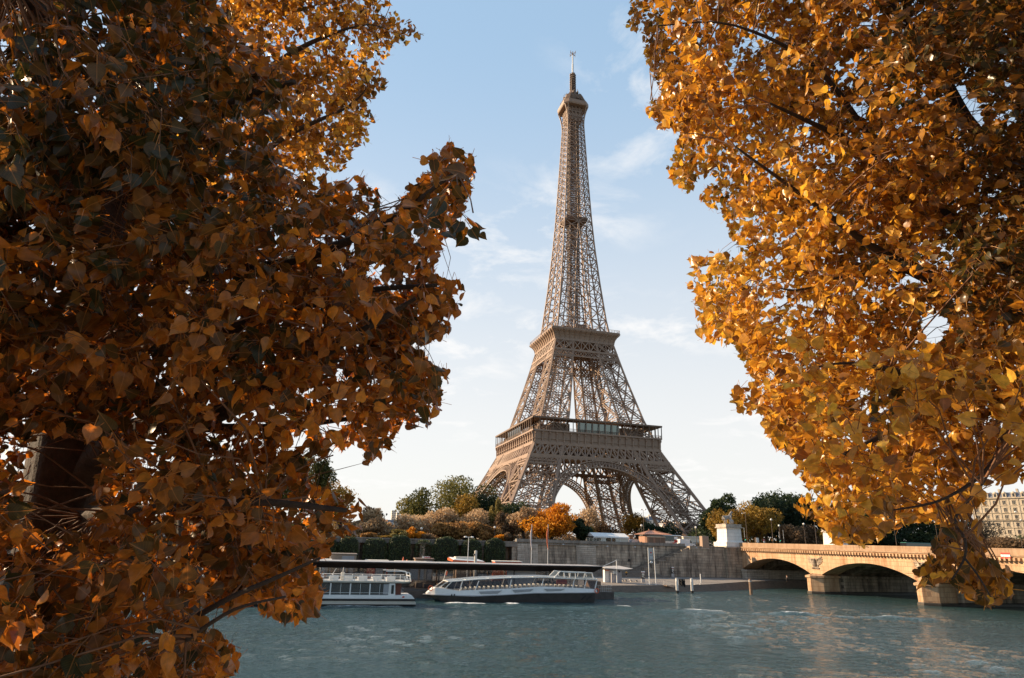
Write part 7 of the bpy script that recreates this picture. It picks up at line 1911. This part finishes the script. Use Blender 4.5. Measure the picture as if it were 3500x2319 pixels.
limbsR = [
 [(2480,900,7.1,.13), (2390,745,6.5,.10), (2290,690,6.2,.085), (2200,655,6.,.072), (2110,628,5.8,.05), (2000,560,5.6,.03), (1880,470,5.4,.018), (1700,340,5.2,.008)],
 [(2440,700,7.2,.13), (2330,600,6.8,.10), (2240,540,6.6,.085), (2150,480,6.4,.07), (2060,400,6.2,.055), (2020,360,6.1,.045), (1930,310,5.9,.025), (1780,240,5.6,.010)],
 [(2040,380,6.1,.03), (2062,290,6.2,.026), (2055,170,6.3,.022), (2040,60,6.5,.016)],
 [(2400,420,7.3,.10), (2250,300,6.9,.07), (2170,160,6.8,.055), (2090,50,6.7,.045), (1990,-80,6.7,.02)],
 [(2460,1000,7.,.10), (2340,930,5.6,.06), (2200,900,5.0,.04), (2080,860,4.8,.026), (1960,840,4.7,.010), (1880,850,4.6,.005)],
 [(2200,900,5.,.03), (2050,1000,4.6,.02), (1900,1080,4.4,.012)],
 [(2340,930,5.6,.035), (2300,1060,4.2,.014), (2190,1150,3.8,.008), (2060,1180,3.6,.004)],
 [(2300,1060,4.2,.009), (2270,1120,3.7,.007), (2208,1198,3.5,.006), (2230,1245,3.1,.006), (2229,1290,3.05,.005), (2200,1340,3.0,.003)],
 [(2229,1290,3.05,.005), (2260,1330,2.95,.004), (2290,1380,2.9,.003)],
 [(2110,628,5.8,.02), (1950,640,5.4,.012), (1840,672,5.2,.008), (1760,650,5.2,.004)],
 [(2060,400,6.2,.03), (1900,170,6.,.02), (1700,60,5.8,.01), (1520,60,5.7,.006)],
]
hang = [(2166,1216), (2268,1205), (2275,1290), (2332,1320), (2342,1372), (2275,1404), (2200,1342), (2130,1352), (2120,1318), (2150,1288)]
RH = [[(2205,190), (2262,230), (2285,300), (2240,290), (2200,230)], [(2130,730), (2170,715), (2200,750), (2175,800), (2130,790)], [(1960,235), (2010,250), (2000,280), (1960,265)]]
poplar('golden orange poplar with thick branches hanging over the stone bridge', rtrunk, limbsR, [
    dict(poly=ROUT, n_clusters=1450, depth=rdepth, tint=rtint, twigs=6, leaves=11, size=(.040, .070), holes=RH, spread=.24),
    dict(poly=[(1590,585), (1740,590), (1740,800), (1610,790)], n_clusters=10, depth=dd(5.0, 6.), tint=rtint, twigs=4, leaves=10, size=(.05, .075)),
    dict(poly=[(1495,215), (1600,225), (1590,320), (1500,290)], n_clusters=4, depth=dd(5.3, 5.9), tint=rtint, twigs=4, leaves=9, size=(.045, .07), spread=.12),
    dict(poly=[(1690,880), (1780,880), (1780,970), (1690,960)], n_clusters=3, depth=dd(4.4, 5.0), tint=rtint, twigs=4, leaves=7, size=(.05, .07), spread=.12),
    dict(poly=[(1900,820), (2367,760), (2367,1120), (2100,1200), (1900,1150)], n_clusters=8, depth=dd(3.0, 3.9), tint=lambda r, x, y: float(np.clip(.6+r.normal()*.15, 0, 1)), twigs=4, leaves=9, size=(.045, .075)),
    dict(poly=hang, n_clusters=64, depth=dd(3.1, 3.8), tint=lambda r, x, y: float(np.clip(.35+r.normal()*.2, 0, 1)), twigs=3, leaves=8, size=(.036, .062), spread=.07),
  ], POP_R, 47)
